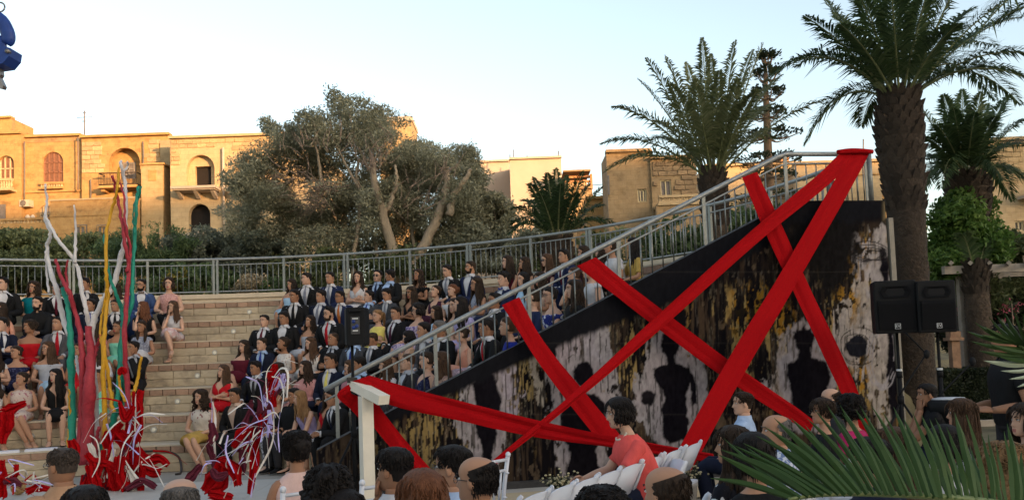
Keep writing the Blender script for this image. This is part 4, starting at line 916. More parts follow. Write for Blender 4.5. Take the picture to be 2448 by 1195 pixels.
bx = part(hs3, o3, 'side_tower', D1 - .3, 357, 408, 402, 600, fac('facade_side', (.37, .26, .13), (.43, .31, .17), (.25, .17, .09)), -1.0, -.02); part(hs3, o3, 'window', D1 - .3, 373, 392, 416, 441, OCHRE, -1.03, -.9); part(hs3, o3, 'tower_cap', D1 - .3, 354, 411, 400, 404, OCHRE, -1.1, 0.0)
part(hs3, o3, 'terrace_wall', D1 - .3, 158, 356, 489, 640, OCHRE, -1.6, -1.1); part(hs3, o3, 'terrace_coping', D1 - .3, 156, 356, 486, 490, CREAMW, -1.65, -1.05); part(hs3, o3, 'string_course', D1 - .3, 156, 356, 524, 527, OCHRE, -1.63, -1.5)
for a, b in ((183, 207), (235, 258)): window(hs3, o3, D1 - 1.9, a, b, 540, 590, GREYW, -.05, OCHRE, 1, 1)
hs4, o4 = house(408, 735, 327, D4, 11, CREAMW, 'cream stone house with dark openings and a bracketed balcony slab', [('a', 446, 513, 370, 452), ('a', 451, 503, 487, 572), ('a', 560, 622, 372, 452), ('a', 566, 616, 490, 572)])
for a, b in ((446, 513), (560, 622)): 
    r = pxr(D4, a - 4, b + 4, 366, 454); ho = pxr(D4, (a + b) / 2 - 18, (a + b) / 2 + 20, 394, 450)
    plate(rect(*r), [rect(ho[0], ho[1], ho[2], ho[3])], D4 + .36, .2, 'niche_wall', CREAMW, hs4, o4); part(hs4, o4, 'unlit_room_panel', D4, (a + b) / 2 - 30, (a + b) / 2 + 26, 386, 455, DARK, .57, .62)
part(hs4, o4, 'unlit_room_panel', D4, 436, 512, 480, 580, DARK, .5, .56); part(hs4, o4, 'unlit_room_panel', D4, 552, 626, 482, 580, DARK, .5, .56)  # black panels stand in for the unlit rooms behind the openings
for a, b in ((424, 528), (545, 640)):
    part(hs4, o4, 'balcony_slab', D4, a, b, 452, 458, PALE, -.95, .02); part(hs4, o4, 'balcony_moulding', D4, a + 3, b - 3, 458, 461, PALE, -.85, .02)
    for k in range(3):
        c = a + 12 + (b - a - 22) * k / 2; x0, x1, z0, z1 = pxr(D4, c - 4, c + 4, 461, 477); mb = MB()
        mb.loft([np.array([(x, D4 + .02, z1), (x, D4 - .75, z1), (x, D4 - .6, z1 - .1), (x, D4 - .1, z0), (x, D4 + .02, z0)]) - o4 for x in (x0, x1)], True); mb.build('bracket', PALE, hs4, False)
blocks(hs4, o4, D4, 409, 700, 331, 396, BLK2, .42, .215, [(440, 518, 362, 400), (532, 545, 350, 400), (555, 627, 365, 400)], 2)
x0, x1, z0, z1 = pxr(D4, 533, 540, 355, 565); mb = MB(); mb.tube(np.array([((x0 + x1) / 2, D4 - .12, z0), ((x0 + x1) / 2, D4 - .12, z1)]) - o4, .07, 8); mb.build('downpipe', PALE, hs4)
part(hs4, o4, 'terrace_ledge', D4, 440, 735, 563, 569, PALE, -1.6, -.02); part(hs4, o4, 'terrace_wall', D4, 440, 735, 569, 650, CREAMW, -1.5, -.03)
for i, (px, hgt, w_) in enumerate(((456, 8, 5), (467, 12, 6), (478, 17, 9), (490, 10, 6), (498, 8, 5))):
    b = at(px, 563, D4 - 1.0); s_ = hgt / F * D4; mb = MB(); mb.loft([b + np.stack([np.cos(ang) * q, np.sin(ang) * q, np.full(14, z)], 1) for z, q in ((0, w_ * .007), (s_ * .5, w_ * .012), (s_ * .8, w_ * .008), (s_, w_ * .011))]); o = mb.build('stone_urn', PALE); tag(o, 'small pale urn on the cream house terrace, %s' % ('leftmost', 'second from the left', 'tallest and in the middle', 'second from the right', 'rightmost')[i], 'urn', 'urns on the cream house terrace')
def antenna(px, y0, y1, d, label, cross=True, name='roof_aerial'):
    a, b = at(px, y1, d), at(px, y0, d); mb = MB(); mb.tube([a, b], .035, 5)
    if cross:
        for t, w_ in ((.92, .1), (.75, .42), (.6, .15)): c = a + (b - a) * t; mb.tube([c - [w_, 0, 0], c + [w_, 0, 0]], .02, 4)
    o = mb.build(name, GREYW); tag(o, label, 'aerial'); return o
for px, y0, y1, hh_, oo_ in ((190, 330, 455, hs2, o2), (62, 340, 480, hs2, o2), (345, 340, 400, hs3, o3), (220, 430, 486, hs3, o3)):
    x0, x1, z0, z1 = pxr(D1 - .3, px - 1, px + 1, y0, y1); mb = MB(); mb.tube(spline([(x0, D1 - .42, z1), (x0 + .03, D1 - .44, (z0 + z1) / 2), (x0, D1 - .42, z0)], 8) - oo_, .035, 5); mb.build('wall_pipe', GREYW, hh_)
antenna(202, 265, 328, D1 + 1, 'thin cross shaped aerial on the ochre house roof')
antenna(380, 318, 334, D1 + .5, 'short brown pipe on the roof of the recessed arch house', False, 'roof_pipe')
t_, o_ = house(-40, 28, 284, 56, 2.6, OCHRE, 'sunlit roof room above the ochre house at the left edge', ybot=330, zbot=4)
x0, x1, z0, z1 = pxr(58, 908, 998, 280, 420); tw = empty('stone_tower', ((x0 + x1) / 2, 58, 0)); o_ = np.array(tw.location); mb = MB(); xa = at(985, 330, 58)[0]
mb.loft([np.array([(x0, 58, z), (xa, 58, z), (xa, 61.4, z), (x0, 61.4, z)]) - o_ for z in (0, z1 - .3)], True); mb.build('wall', fac('facade_tower', (.35, .24, .12), (.40, .285, .15), (.28, .19, .1)), tw, False)
mb = MB(); mb.loft([np.array([(x0 - .1, 57.9, z), (xa + .06, 57.9, z), (xa + .06, 61.5, z), (x0 - .1, 61.5, z)]) - o_ for z in (z1 - .298, z1)], True); mb.build('coping', PALE, tw, False); tag(tw, 'square stone tower room rising behind the olive tree crown', 'tower')
hc1, oc1 = house(1120, 1221, 388, 60, 10, PALE, 'plain pale plastered block behind the right edge of the olive tree', ybot=560)
hc2, oc2 = house(1222, 1346, 380, 57, 4, PALE, 'plain cream plastered block behind the small palm', ybot=600)
for i, (px, y0, y1, d, l) in enumerate(((1219, 370, 392, 57.5, 'stub pipe where the pale and cream blocks meet'), (1228, 358, 382, 58, 'tall thin pipe at the left end of the cream block roof'), (1260, 372, 382, 58, 'shortest thin pipe on the cream block roof'), (1335, 361, 382, 58, 'thin pipe at the right end of the cream block roof'))): antenna(px, y0, y1, d, l, False, 'roof_pipe')
hp, op_ = house(1346, 1419, 452, 55, 5, BROWN, 'house with an orange lit roof terrace and balustrade between two blocks', ybot=600)
ORNG = mat('terrace_orange', (.42, .20, .09), .85, .2)
part(hp, op_, 'terrace_roof', 55, 1346, 1411, 408, 412, BROWN, -.3, 4); part(hp, op_, 'back_wall', 55, 1346, 1411, 412, 452, ORNG, 3.0, 3.2); part(hp, op_, 'terrace_pillar', 55, 1411, 1416, 417, 452, ORNG, -.2, .2); part(hp, op_, 'terrace_beam', 55, 1355, 1411, 418, 423, ORNG, .3, .6); part(hp, op_, 'terrace_beam', 55, 1358, 1400, 428, 432, ORNG, 1.0, 1.3); balustrade(hp, op_, 55, 1350, 1415, 432, 453, ORNG, 12, .0)
hr, orr = house(1455, 1560, 364, DR, 2.4, BROWN, 'brown stone house with a small white barred window behind the pergola of palm leaves'.replace(' behind the pergola of palm leaves', ' left of the masonry front'), [('r', 1524, 1546, 452, 483)], ybot=640)
window(hr, orr, DR, 1524, 1546, 452, 483, GREYW, .15, FRAME, 2, 0); part(hr, orr, 'parapet', DR, 1456, 1559, 360, 367, BROWN, -.05, .3)
ch = part(hr, orr, 'chimney', DR, 1458, 1490, 350, 362, ORNG, .6, 1.8); part(hr, orr, 'drainpipe', DR, 1453, 1457, 420, 466, GREYW, -.1, .0)
hm, om = house(1560.5, 1668, 379, DR - .15, 2.8, BROWN, 'house front of dark rough masonry with a tall window and balustrade', [('r', 1579, 1605, 430, 470)], ybot=640)
window(hm, om, DR - .15, 1579, 1605, 430, 470, GREYW, .15, FRAME, 1, 0); part(hm, om, 'window_apron', DR - .15, 1581, 1605, 470, 476, CREAMW, -.08, .02); blocks(hm, om, DR - .15, 1561, 1667, 385, 478, BLK3, .44, .235, [(1576, 1608, 426, 478)], 3, proud=.03)
balustrade(hm, om, DR - .15, 1565, 1700, 476, 494, CREAMW, 26, -1.2); part(hm, om, 'balcony_slab', DR - .15, 1562, 1702, 494, 500, CREAMW, -1.4, .02); part(hm, om, 'terrace_wall', DR - .15, 1562, 1702, 500, 660, BROWN, -1.3, -.9)
hl, ol = house(1404, 1456, 476, DR + 3, 7, OCHRE, 'low rough stone house wall left of the brown house', ybot=640)
h5, o5 = house(1690, 1905, 396, 46, 3, CREAMW, 'long low sand coloured house behind the left palm trunk', ybot=640); part(h5, o5, 'string_course', 46, 1700, 1905, 470, 474, OCHRE, -.1, .0); part(h5, o5, 'dark_window', 46, 1770, 1800, 480, 500, GREYW, -.02, .1)
part(h5, o5, 'chimney', 46, 1878, 1898, 362, 396, ORNG, .8, 1.8)
h6, o6 = house(1906, 2112, 390, 44, 3, CREAMW, 'sand coloured house seen through the railing at the top of the mural wall', ybot=640); part(h6, o6, 'string_course', 44, 1910, 2110, 418, 421, OCHRE, -.08, .0)
h7, o7 = house(2113, 2215, 430, 47, 3, OCHRE, 'ochre house half hidden behind the big palm trunk', ybot=640)
h8, o8 = house(2330, 2560, 335, 38, 2.5, CREAMW, 'sand coloured house at the right edge with a small balcony', [('r', 2426, 2448, 528, 552)], ybot=640)
window(h8, o8, 38, 2426, 2448, 528, 552, GREYW, .15, FRAME, 1, 0); part(h8, o8, 'balcony_slab', 38, 2432, 2500, 470, 477, PALE, -.9, .02); balustrade(h8, o8, 38, 2432, 2500, 452, 470, CREAMW, 9, -.7); part(h8, o8, 'string_course', 38, 2330, 2500, 345, 350, OCHRE, -.1, .0)
blocks(h8, o8, 38, 2350, 2448, 352, 448, BLK2, .42, .23, (), 6)
antenna(2064, 333, 392, 46, 'thin aerial rising behind the red cloth knot on the railing', False)
for y0, y1 in ((440, 434), (462, 448), (467, 455)):
    pass
mb = MB(); 
for (xa, ya), (xb, yb) in (((1416, 443), (1456, 438)), ((1418, 462), (1457, 471)), ((1420, 458), (1457, 466))): mb.tube(spline([at(xa, ya, 50), at((xa + xb) / 2, (ya + yb) / 2 + 1, 48), at(xb, yb, 45)], 8), .018, 4)
tag(mb.build('overhead_cables', IRON), 'thin dark cables strung between the two houses in the middle', 'cables')
# ------------------------------------------------------------------ trees, palms, shrubs
def leaf_cloud(n, clumps, size, seed, aspect=.42, gap=.42, gscale=1.6, up=.25, shell=.55):
    """n leaf blades spread through ellipsoid clumps (centre, radii), thinned by noise so gaps stay open"""
    g = np.random.default_rng(seed); W = np.array([np.prod(c[1]) ** (2 / 3) for c in clumps]); W /= W.sum()
    out = []; left = n
    while left > 0:
        k = g.choice(len(clumps), left * 2, p=W); c = np.array([clumps[i][0] for i in range(len(clumps))])[k]; r = np.array([clumps[i][1] for i in range(len(clumps))])[k]
        d = g.normal(size=(len(k), 3)); d /= np.linalg.norm(d, axis=1)[:, None]; u = g.random(len(k)); rad = np.where(g.random(len(k)) < shell, .72 + .36 * u ** .7, u ** (1 / 3))
        P = c + d * r * rad[:, None] + g.normal(size=d.shape) * size * .8
        nz = fbm(P[:, 0] * gscale + 37 + P[:, 1] * .7, P[:, 2] * gscale + 11 + P[:, 1] * .6, seed, 3)
        P = P[nz > gap]; out.append(P[:left]); left -= len(out[-1])
    P = np.concatenate(out); n = len(P); a = g.normal(size=(n, 3)); a[:, 2] += up; a /= np.linalg.norm(a, axis=1)[:, None]
    b = np.cross(a, g.normal(size=(n, 3))); b /= np.linalg.norm(b, axis=1)[:, None]; L = size * g.uniform(.6, 1.4, n)[:, None]
    V = np.stack([P - a * L, P + b * L * aspect, P + a * L, P - b * L * aspect], 1).reshape(-1, 3); return V, np.arange(4 * n).reshape(n, 4)
def P3(px, py, d): return at(px, py, d)
def sprigs(cl, seed, k=9, lo=.28, hi=.62):                    # break every clump into small sprays so the outline stays ragged
    g = np.random.default_rng(seed); out = []
    for c, r in cl:
        for i in range(k):
            d = g.normal(size=3); d /= np.linalg.norm(d); out.append((c + d * r * g.uniform(.35, 1.12), r * g.uniform(lo, hi) * np.array([1, 1, g.uniform(.6, 1.1)])))
    return out
def clump(px, py, rx, ry, d, rd=None): c = at(px, py, d); s = d / F; return (c, np.array([rx * s, (rd or max(rx, ry) * s), ry * s]))
BARK = mat('olive_bark', (.20, .155, .105), .95, col2=(.31, .24, .165), scale=6, bump=.03, bscale=14, stretch=(1, 1, .4)); TWIG = mat('dead_twig', (.20, .14, .10), .9, .3)
OLIVE = leafmat('olive_leaf', (.10, .098, .055), (.22, .21, .13), (.36, .345, .235), .8)
DT = 23.0
tree = empty('olive_tree', tuple(at(960, 640, DT) * [1, 1, 0] + [0, 0, 2.8])); to = np.array(tree.location)
def limb(pts, w0, w1, d, par, name='trunk', off=None, m=None, dd=0.):
    P = spline([at(x, y, d + dd * i) for i, (x, y) in enumerate(pts)], 16); r = np.linspace(w0, w1, 16) * d / F / 2; g = random.Random(len(pts) + int(pts[0][0]))
    P = P + np.array([[g.gauss(0, .02), g.gauss(0, .02), 0] for _ in P]) * (w0 / 20); mb = MB(); mb.tube(P - off, r * np.array([1 + g.uniform(-.10, .10) for _ in r]), 9); return mb.build(name, m or BARK, par)
for pts, a, b, dd in (([(950, 680), (940, 620), (930, 560), (915, 510), (905, 470), (892, 420), (886, 385)], 38, 15, 0), ([(926, 505), (940, 465), (948, 430), (945, 395)], 17, 8, .1), ([(975, 690), (992, 620), (1030, 560), (1058, 490), (1070, 440), (1064, 398)], 38, 18, .1), ([(1075, 515), (1088, 465), (1112, 430), (1125, 405)], 24, 10, .1), ([(1050, 690), (1068, 620), (1090, 570), (1084, 545)], 26, 16, .2), ([(840, 690), (848, 600), (860, 520), (862, 460), (852, 420), (858, 380)], 16, 7, .2), ([(905, 650), (900, 590), (890, 560), (875, 540)], 12, 5, .3), ([(1010, 640), (985, 560), (1000, 520), (1015, 490)], 14, 6, .4), ([(770, 470), (765, 400), (755, 350), (740, 320)], 11, 4, .0), ([(862, 460), (830, 400), (800, 340), (790, 290)], 10, 4, .1), ([(900, 440), (870, 380), (845, 320), (835, 270)], 12, 4, .2)):
    limb(pts, a * .8, b * .8, DT - .85 if a > 15 else DT - .3, tree, 'trunk' if a > 20 else 'branch', to, None, dd)
g = random.Random(5); mb = MB()
def twigs(px, py, n, sx, sy, ax, ay, dd=0):
    for i in range(n):
        x, y = px + g.gauss(0, sx), py + g.gauss(0, sy); L_ = g.uniform(25, 70); a = math.atan2(ay, ax) + g.gauss(0, .5); d = DT - 1.2 + dd + g.uniform(-.5, .8); p = [(x, y)]
        for k in range(3): a += g.gauss(0, .3); x += math.cos(a) * L_ / 3; y += math.sin(a) * L_ / 3; p.append((x, y))
        mb.tube(spline([at(u, v, d + k * .1) - to for k, (u, v) in enumerate(p)], 7), np.linspace(.013, .003, 7), 4)
twigs(770, 455, 60, 26, 18, -1, .15); twigs(770, 470, 26, 16, 18, -.5, .8); twigs(890, 400, 34, 14, 10, .0, -1); twigs(700, 420, 24, 30, 20, -1, .4); twigs(1060, 420, 14, 12, 10, .1, -1); twigs(740, 350, 20, 36, 16, -.4, -1); twigs(880, 350, 20, 50, 16, .0, -1); twigs(1000, 480, 20, 30, 30, .6, -.6)
mb.build('twigs', TWIG, tree)['kind'] = 'stuff'
CL = [(850, 268, 58, 34), (815, 250, 30, 16), (905, 300, 62, 40), (745, 300, 40, 32), (770, 330, 60, 36), (690, 330, 36, 28), (650, 310, 22, 18), (830, 345, 70, 46), (920, 360, 66, 46), (870, 310, 60, 40), (700, 380, 62, 44), (625, 385, 46, 36), (590, 400, 34, 30), (600, 455, 40, 42), (650, 470, 40, 34), (580, 505, 40, 34), (585, 545, 36, 30), (640, 430, 56, 40), (560, 440, 24, 26), (760, 400, 50, 40), (1000, 375, 60, 38), (1050, 390, 44, 36), (1090, 385, 40, 34), (1128, 395, 26, 40), (1115, 440, 36, 34), (1040, 450, 40, 36), (975, 430, 46, 46), (940, 400, 50, 36), (800, 470, 54, 40), (830, 520, 50, 50), (720, 540, 60, 36), (780, 580, 90, 40), (900, 545, 40, 40), (960, 560, 46, 44), (985, 500, 40, 36), (1035, 590, 60, 36), (1110, 520, 44, 50), (1130, 570, 50, 50), (870, 600, 60, 36), (930, 470, 30, 36), (690, 500, 36, 26), (660, 560, 40, 26)]
_cl = [clump(x, y, a * 1.04, b * 1.04, DT + .6 + random.Random(i).uniform(-1.0, 1.4), .95) for i, (x, y, a, b) in enumerate(CL + [(860, 420, 60, 40), (900, 490, 50, 40), (960, 500, 50, 40), (1020, 520, 50, 40), (1000, 430, 50, 40), (870, 470, 50, 40), (790, 520, 60, 40), (1100, 470, 50, 44), (1130, 430, 34, 44), (1080, 540, 50, 40), (1140, 500, 40, 50), (1060, 480, 44, 40)])]
V1, F1 = leaf_cloud(85000, sprigs(_cl, 3), .047, 3, .34, .24, 1.9, shell=.25); V2, F2 = leaf_cloud(75000, _cl, .047, 4, .34, .34, 1.9, shell=.35)
V, Fq = np.vstack([V1, V2]), np.vstack([F1, F2 + len(V1)])
raw('crown', V - to, Fq, OLIVE, tree); tag(tree, 'big spreading olive tree with bare forked trunks behind the railing', 'olive tree')
SHR = leafmat('shrub_leaf', (.06, .075, .03), (.13, .15, .06), (.23, .24, .11), 1.2); PINEL = leafmat('dark_shrub_leaf', (.042, .066, .026), (.085, .13, .05), (.15, .195, .08), 1.4); SILV = leafmat('silver_shrub_leaf', (.075, .085, .058), (.155, .17, .118), (.26, .27, .20), 1.3); BRIGHT = leafmat('bright_leaf', (.03, .066, .012), (.07, .138, .026), (.14, .225, .05), 1.2); YEL = leafmat('yellow_bloom', (.06, .05, .01), (.16, .13, .02), (.30, .24, .05), 2); HEDGE = leafmat('hedge_leaf', (.012, .018, .008), (.025, .034, .014), (.055, .06, .03), 1.5)
def shrub(name, label, cl, d, n, size, m, cat='shrub', gap=.36, aspect=.42, base=2.75, seed=1, stems=5, up=.3):
    c = at(cl[0][0], cl[0][1], d); t = empty(name, (c[0], c[1], base)); o_ = np.array(t.location); cc = [clump(x, y, a, b, d + random.Random(i + seed).uniform(-.5, .7), None) for i, (x, y, a, b) in enumerate(cl)]
    V, Fq = leaf_cloud(n, sprigs(cc, seed, 6, .35, .7) + cc, size, seed, aspect, gap, 1.8, up, shell=.4); raw('foliage', V - o_, Fq, m, t); mb = MB()
    for i in range(stems):
        q = cc[i % len(cc)]; b = np.array([q[0][0] + random.Random(i).uniform(-.2, .2), q[0][1], base]); mb.tube(spline([b, (b + q[0]) / 2 + [.05, 0, 0], q[0] + [0, 0, q[1][2] * .5]], 8) - o_, np.linspace(.035, .01, 8), 5)
    mb.build('stem', BARK, t); tag(t, label, cat); return t
shrub('shrub', 'dull green shrub at the left edge behind the railing', [(20, 590, 50, 34), (40, 640, 60, 40), (-20, 650, 50, 50), (0, 690, 60, 30)], 23, 9000, .06, SHR, seed=2)
shrub('shrub', 'low green shrub below the left house windows, behind the white branches', [(120, 600, 50, 26), (160, 640, 60, 40), (110, 660, 50, 40), (180, 690, 60, 24)], 22.6, 9000, .055, SHR, seed=3)
shrub('conifer_shrub', 'dark green feathery shrub behind the tall painted branches', [(350, 575, 70, 34), (380, 560, 60, 22), (290, 585, 50, 30), (420, 590, 40, 26), (330, 625, 90, 36), (400, 640, 70, 40), (270, 650, 60, 40)], 22.8, 16000, .06, PINEL, gap=.36, aspect=.22, seed=4, up=.9)
shrub('silver_shrub', 'silvery green low hedge bush left of the olive tree', [(470, 600, 60, 28), (540, 600, 60, 28), (610, 600, 60, 30), (660, 600, 50, 30), (500, 640, 70, 40), (600, 640, 80, 40)], 23.2, 15000, .055, SILV, seed=5)
shrub('dark_shrub', 'shadowy shrub filling the railing gaps under the olive tree', [(700, 640, 60, 40), (780, 640, 70, 50), (870, 650, 60, 44), (960, 650, 60, 44), (1040, 640, 60, 40), (720, 690, 80, 26), (860, 690, 90, 26)], 22.3, 16000, .06, SHR, seed=6)
shrub('hedge_shrub', 'broad mid green shrub above the left railing, between the branches and the house', [(60, 575, 70, 24), (200, 590, 60, 30), (250, 610, 60, 34), (30, 620, 60, 40), (140, 630, 70, 36), (-30, 600, 50, 36)], 24.2, 16000, .06, SHR, seed=31)
shrub('hedge_shrub', 'broad grey green shrub filling the gap below the cream house', [(440, 600, 60, 30), (520, 590, 70, 30), (590, 585, 60, 30), (480, 640, 90, 40), (620, 640, 70, 36), (680, 600, 50, 30)], 24.4, 16000, .06, SILV, seed=32)
shrub('hedge_shrub', 'grey green shrub right of the olive trunks above the railing', [(1090, 590, 60, 34), (1160, 570, 50, 30), (1250, 600, 60, 30), (1290, 570, 40, 24), (1060, 630, 60, 30), (1200, 620, 70, 30)], 22.6, 14000, .06, OLIVE, seed=33)
shrub('yellow_bush', 'yellow flowering bush behind the pink lace dress', [(430, 660, 34, 22), (410, 690, 30, 14), (455, 690, 30, 14)], 21.6, 3000, .04, YEL, 'bush', seed=7, gap=.45)
shrub('dry_bush', 'dry cream flower heads in the railing gap beside the empty steps', [(605, 670, 30, 18), (590, 690, 26, 10)], 21.5, 1800, .04, mat('dry_flower', (.34, .27, .17), .9, .3), 'bush', seed=8, gap=.5)
shrub('dark_shrub', 'dark shrub behind the railing left of the empty steps', [(470, 670, 60, 34), (540, 680, 60, 30), (380, 685, 50, 24), (250, 690, 60, 24), (650, 690, 40, 20)], 22.0, 8000, .06, PINEL, seed=14)
shrub('olive_bush', 'round grey green bush between the olive tree and the small palm', [(1180, 500, 50, 34), (1200, 540, 60, 50), (1160, 570, 60, 40), (1230, 590, 50, 40), (1180, 620, 60, 36)], 24, 14000, .06, OLIVE, 'bush', seed=9)
shrub('shrub', 'shrub behind the railing between the small palm and the brown house', [(1420, 590, 40, 34), (1480, 585, 60, 34), (1400, 630, 40, 30), (1330, 630, 50, 30), (1440, 625, 60, 30)], 23, 9000, .06, SHR, seed=10)
shrub('shrub', 'green shrub behind the railing below the balustrade house', [(1610, 560, 60, 40), (1660, 570, 60, 40), (1570, 600, 50, 30), (1640, 600, 60, 30), (1700, 560, 40, 34)], 20, 9000, .055, PINEL, seed=11, base=2.4)
shrub('shrub', 'green shrub behind the railing right of the left palm trunk', [(1780, 540, 50, 40), (1830, 520, 40, 30), (1760, 580, 40, 30)], 20, 6000, .055, PINEL, seed=12, base=2.0)
shrub('leafy_bush', 'bright green leafy bush right of the big palm trunk', [(2290, 540, 60, 40), (2310, 500, 40, 30), (2350, 560, 50, 40), (2260, 580, 40, 40), (2330, 610, 70, 40), (2290, 640, 60, 36), (2255, 500, 24, 20), (2345, 500, 26, 26), (2380, 600, 30, 30), (2250, 680, 40, 40), (2300, 700, 50, 40), (2262, 620, 40, 40), (2300, 470, 26, 18)], 18.3, 20000, .065, BRIGHT, 'bush', seed=13, base=0.0, gap=.38)
shrub('dark_bush', 'dark bush behind the bright green bush at the right edge', [(2410, 600, 50, 50), (2448, 640, 50, 60), (2420, 690, 60, 50), (2360, 700, 50, 50)], 19, 9000, .06, SHR, 'bush', seed=15, base=0.0)
shrub('flower_bush', 'bush with pink flowers behind the pergola post', [(2330, 760, 60, 40), (2420, 740, 50, 50), (2300, 800, 50, 50), (2400, 820, 60, 40)], 19, 8000, .06, HEDGE, 'bush', seed=16, base=0.0)
shrub('pink_flowers', 'pink blossoms among the dark leaves behind the pergola', [(2330, 745, 50, 30), (2420, 740, 30, 30), (2300, 790, 30, 22)], 18.5, 320, .035, mat('pink_bloom', (.42, .09, .12), .7, .3), 'flowers', seed=17, base=0.0, gap=.3, stems=2)
hb = empty('clipped_hedge', tuple(at(2330, 960, 16.8) * [1, 1, 0])); ho = np.array(hb.location)
g2 = np.random.default_rng(4); a_, b_ = at(2205, 900, 16.4), at(2520, 900, 17.4)
n_ = 26000; t_ = g2.random(n_)[:, None]; base_ = a_ * (1 - t_) + b_ * t_; z_ = g2.random(n_); dep = g2.uniform(0, 1.1, n_); sid = g2.random(n_); z_ = np.where(sid < .45, 1 - .06 * g2.random(n_), z_); dep = np.where(sid > .45, .12 * g2.random(n_) ** 2, dep)
Pl = base_.copy(); Pl[:, 1] += dep; Pl[:, 2] = .02 + z_ * 1.02 + .05 * (fbm(Pl[:, 0] * 3, Pl[:, 1] * 3, 3, 3) - .5); aa = g2.normal(size=(n_, 3)); aa /= np.linalg.norm(aa, axis=1)[:, None]; bb = np.cross(aa, g2.normal(size=(n_, 3))); bb /= np.linalg.norm(bb, axis=1)[:, None]; L_ = .032 * g2.uniform(.6, 1.4, n_)[:, None]
raw('foliage', np.stack([Pl - aa * L_, Pl + bb * L_ * .45, Pl + aa * L_, Pl - bb * L_ * .45], 1).reshape(-1, 3) - ho, np.arange(4 * n_).reshape(n_, 4), HEDGE, hb)
mb = MB(); mid = (a_ + b_) / 2; mb.box(np.array([mid[0], mid[1] + .6, .48]) - ho, (np.linalg.norm(b_ - a_) - .2, .75, .85), R=rotz(math.atan2(b_[1] - a_[1], b_[0] - a_[0]))); mb.build('dark_core', mat('hedge_core', (.015, .015, .01), .95), hb); tag(hb, 'low clipped dark hedge beside the pale path', 'hedge')  # solid dark filler box added inside the leaves, no modelled twigs

# ---- palms
FROND = leafmat('palm_leaf', (.022, .040, .014), (.050, .082, .028), (.10, .13, .052), .6); FROND_Y = leafmat('palm_leaf_olive', (.06, .072, .028), (.12, .135, .055), (.20, .20, .095), .6)
RACH = mat('palm_rib', (.14, .15, .06), .6, .2); PBARK = mat('palm_bark', (.055, .038, .026), .95, .35, scale=9, bump=.03, bscale=20, objvar=.3)
def frond_mesh(P0, P1, archz, L=.55, n=62, wd=.020, mt=None, vee=.5, droop=.42, seed=0, side=None, t0=.14, drop_tip=0.):
    """leaf from P0 to P1 bowed upwards by archz: a rib with two rows of blades"""
    g = np.random.default_rng(seed); P0, P1 = np.asarray(P0, float), np.asarray(P1, float); C = (P0 + P1) / 2 + np.array([0, 0, archz])
    B = lambda t: P0 * (1 - t) ** 2 + 2 * C * t * (1 - t) + P1 * t * t; D = lambda t: unit(2 * (C - P0) * (1 - t) + 2 * (P1 - C) * t)
    V = []; Fs = []
    for i in range(n):
        t = t0 + (1 - t0) * (i + .5) / n; p = B(t); d = D(t); s = unit(np.cross(d, [0, 0, 1.0]) + 1e-4); u = np.cross(s, d); ln = L * (math.sin(PI * min(1, .18 + .80 * (t - t0) / (1 - t0))) ** .7) * (1 - .15 * t)
        for sg in (-1, 1):
            f = .62 + .5 * t + g.normal() * .10; v = vee + g.normal() * .22; dr = unit(s * sg * 1.0 + d * f + u * v); l = ln * g.uniform(.8, 1.1); q = p + dr * l; q = q - np.array([0, 0, droop * l * g.uniform(.4, 1.3)]); m_ = p + dr * l * .45
            w_ = unit(np.cross(dr, u + s * .3 * sg)) * wd; k = len(V); V += [p, m_ + w_, q, m_ - w_]; Fs.append((k, k + 1, k + 2, k + 3))
    V = np.array(V); return V, np.array(Fs), [B(t) for t in np.linspace(0, 1, 14)]
def add_frond(palm, off, P0, P1, archz, seed, m=None, rib=.022, **k):
    V, Fs, R = frond_mesh(P0, P1, archz, seed=seed, **k); mb = MB(); mb.add(V - off, [tuple(f) for f in Fs], 0); mb.tube(np.array(R) - off, np.linspace(rib, .004, 14), 5, 1); return mb.build('frond', [m or FROND, RACH], palm, False)
def scale_mesh():
    mb = MB(); mb.add([(-.5, 0, 0), (.5, 0, 0), (.42, -.5, .55), (-.42, -.5, .55), (.25, -.8, 1), (-.25, -.8, 1), (-.4, 0, .8), (.4, 0, .8)], [(0, 1, 2, 3), (3, 2, 4, 5), (6, 5, 4, 7), (0, 3, 5, 6), (1, 7, 4, 2), (0, 6, 7, 1)]); return mb.mesh('leaf_base', PBARK, False)
SC_ME = scale_mesh()
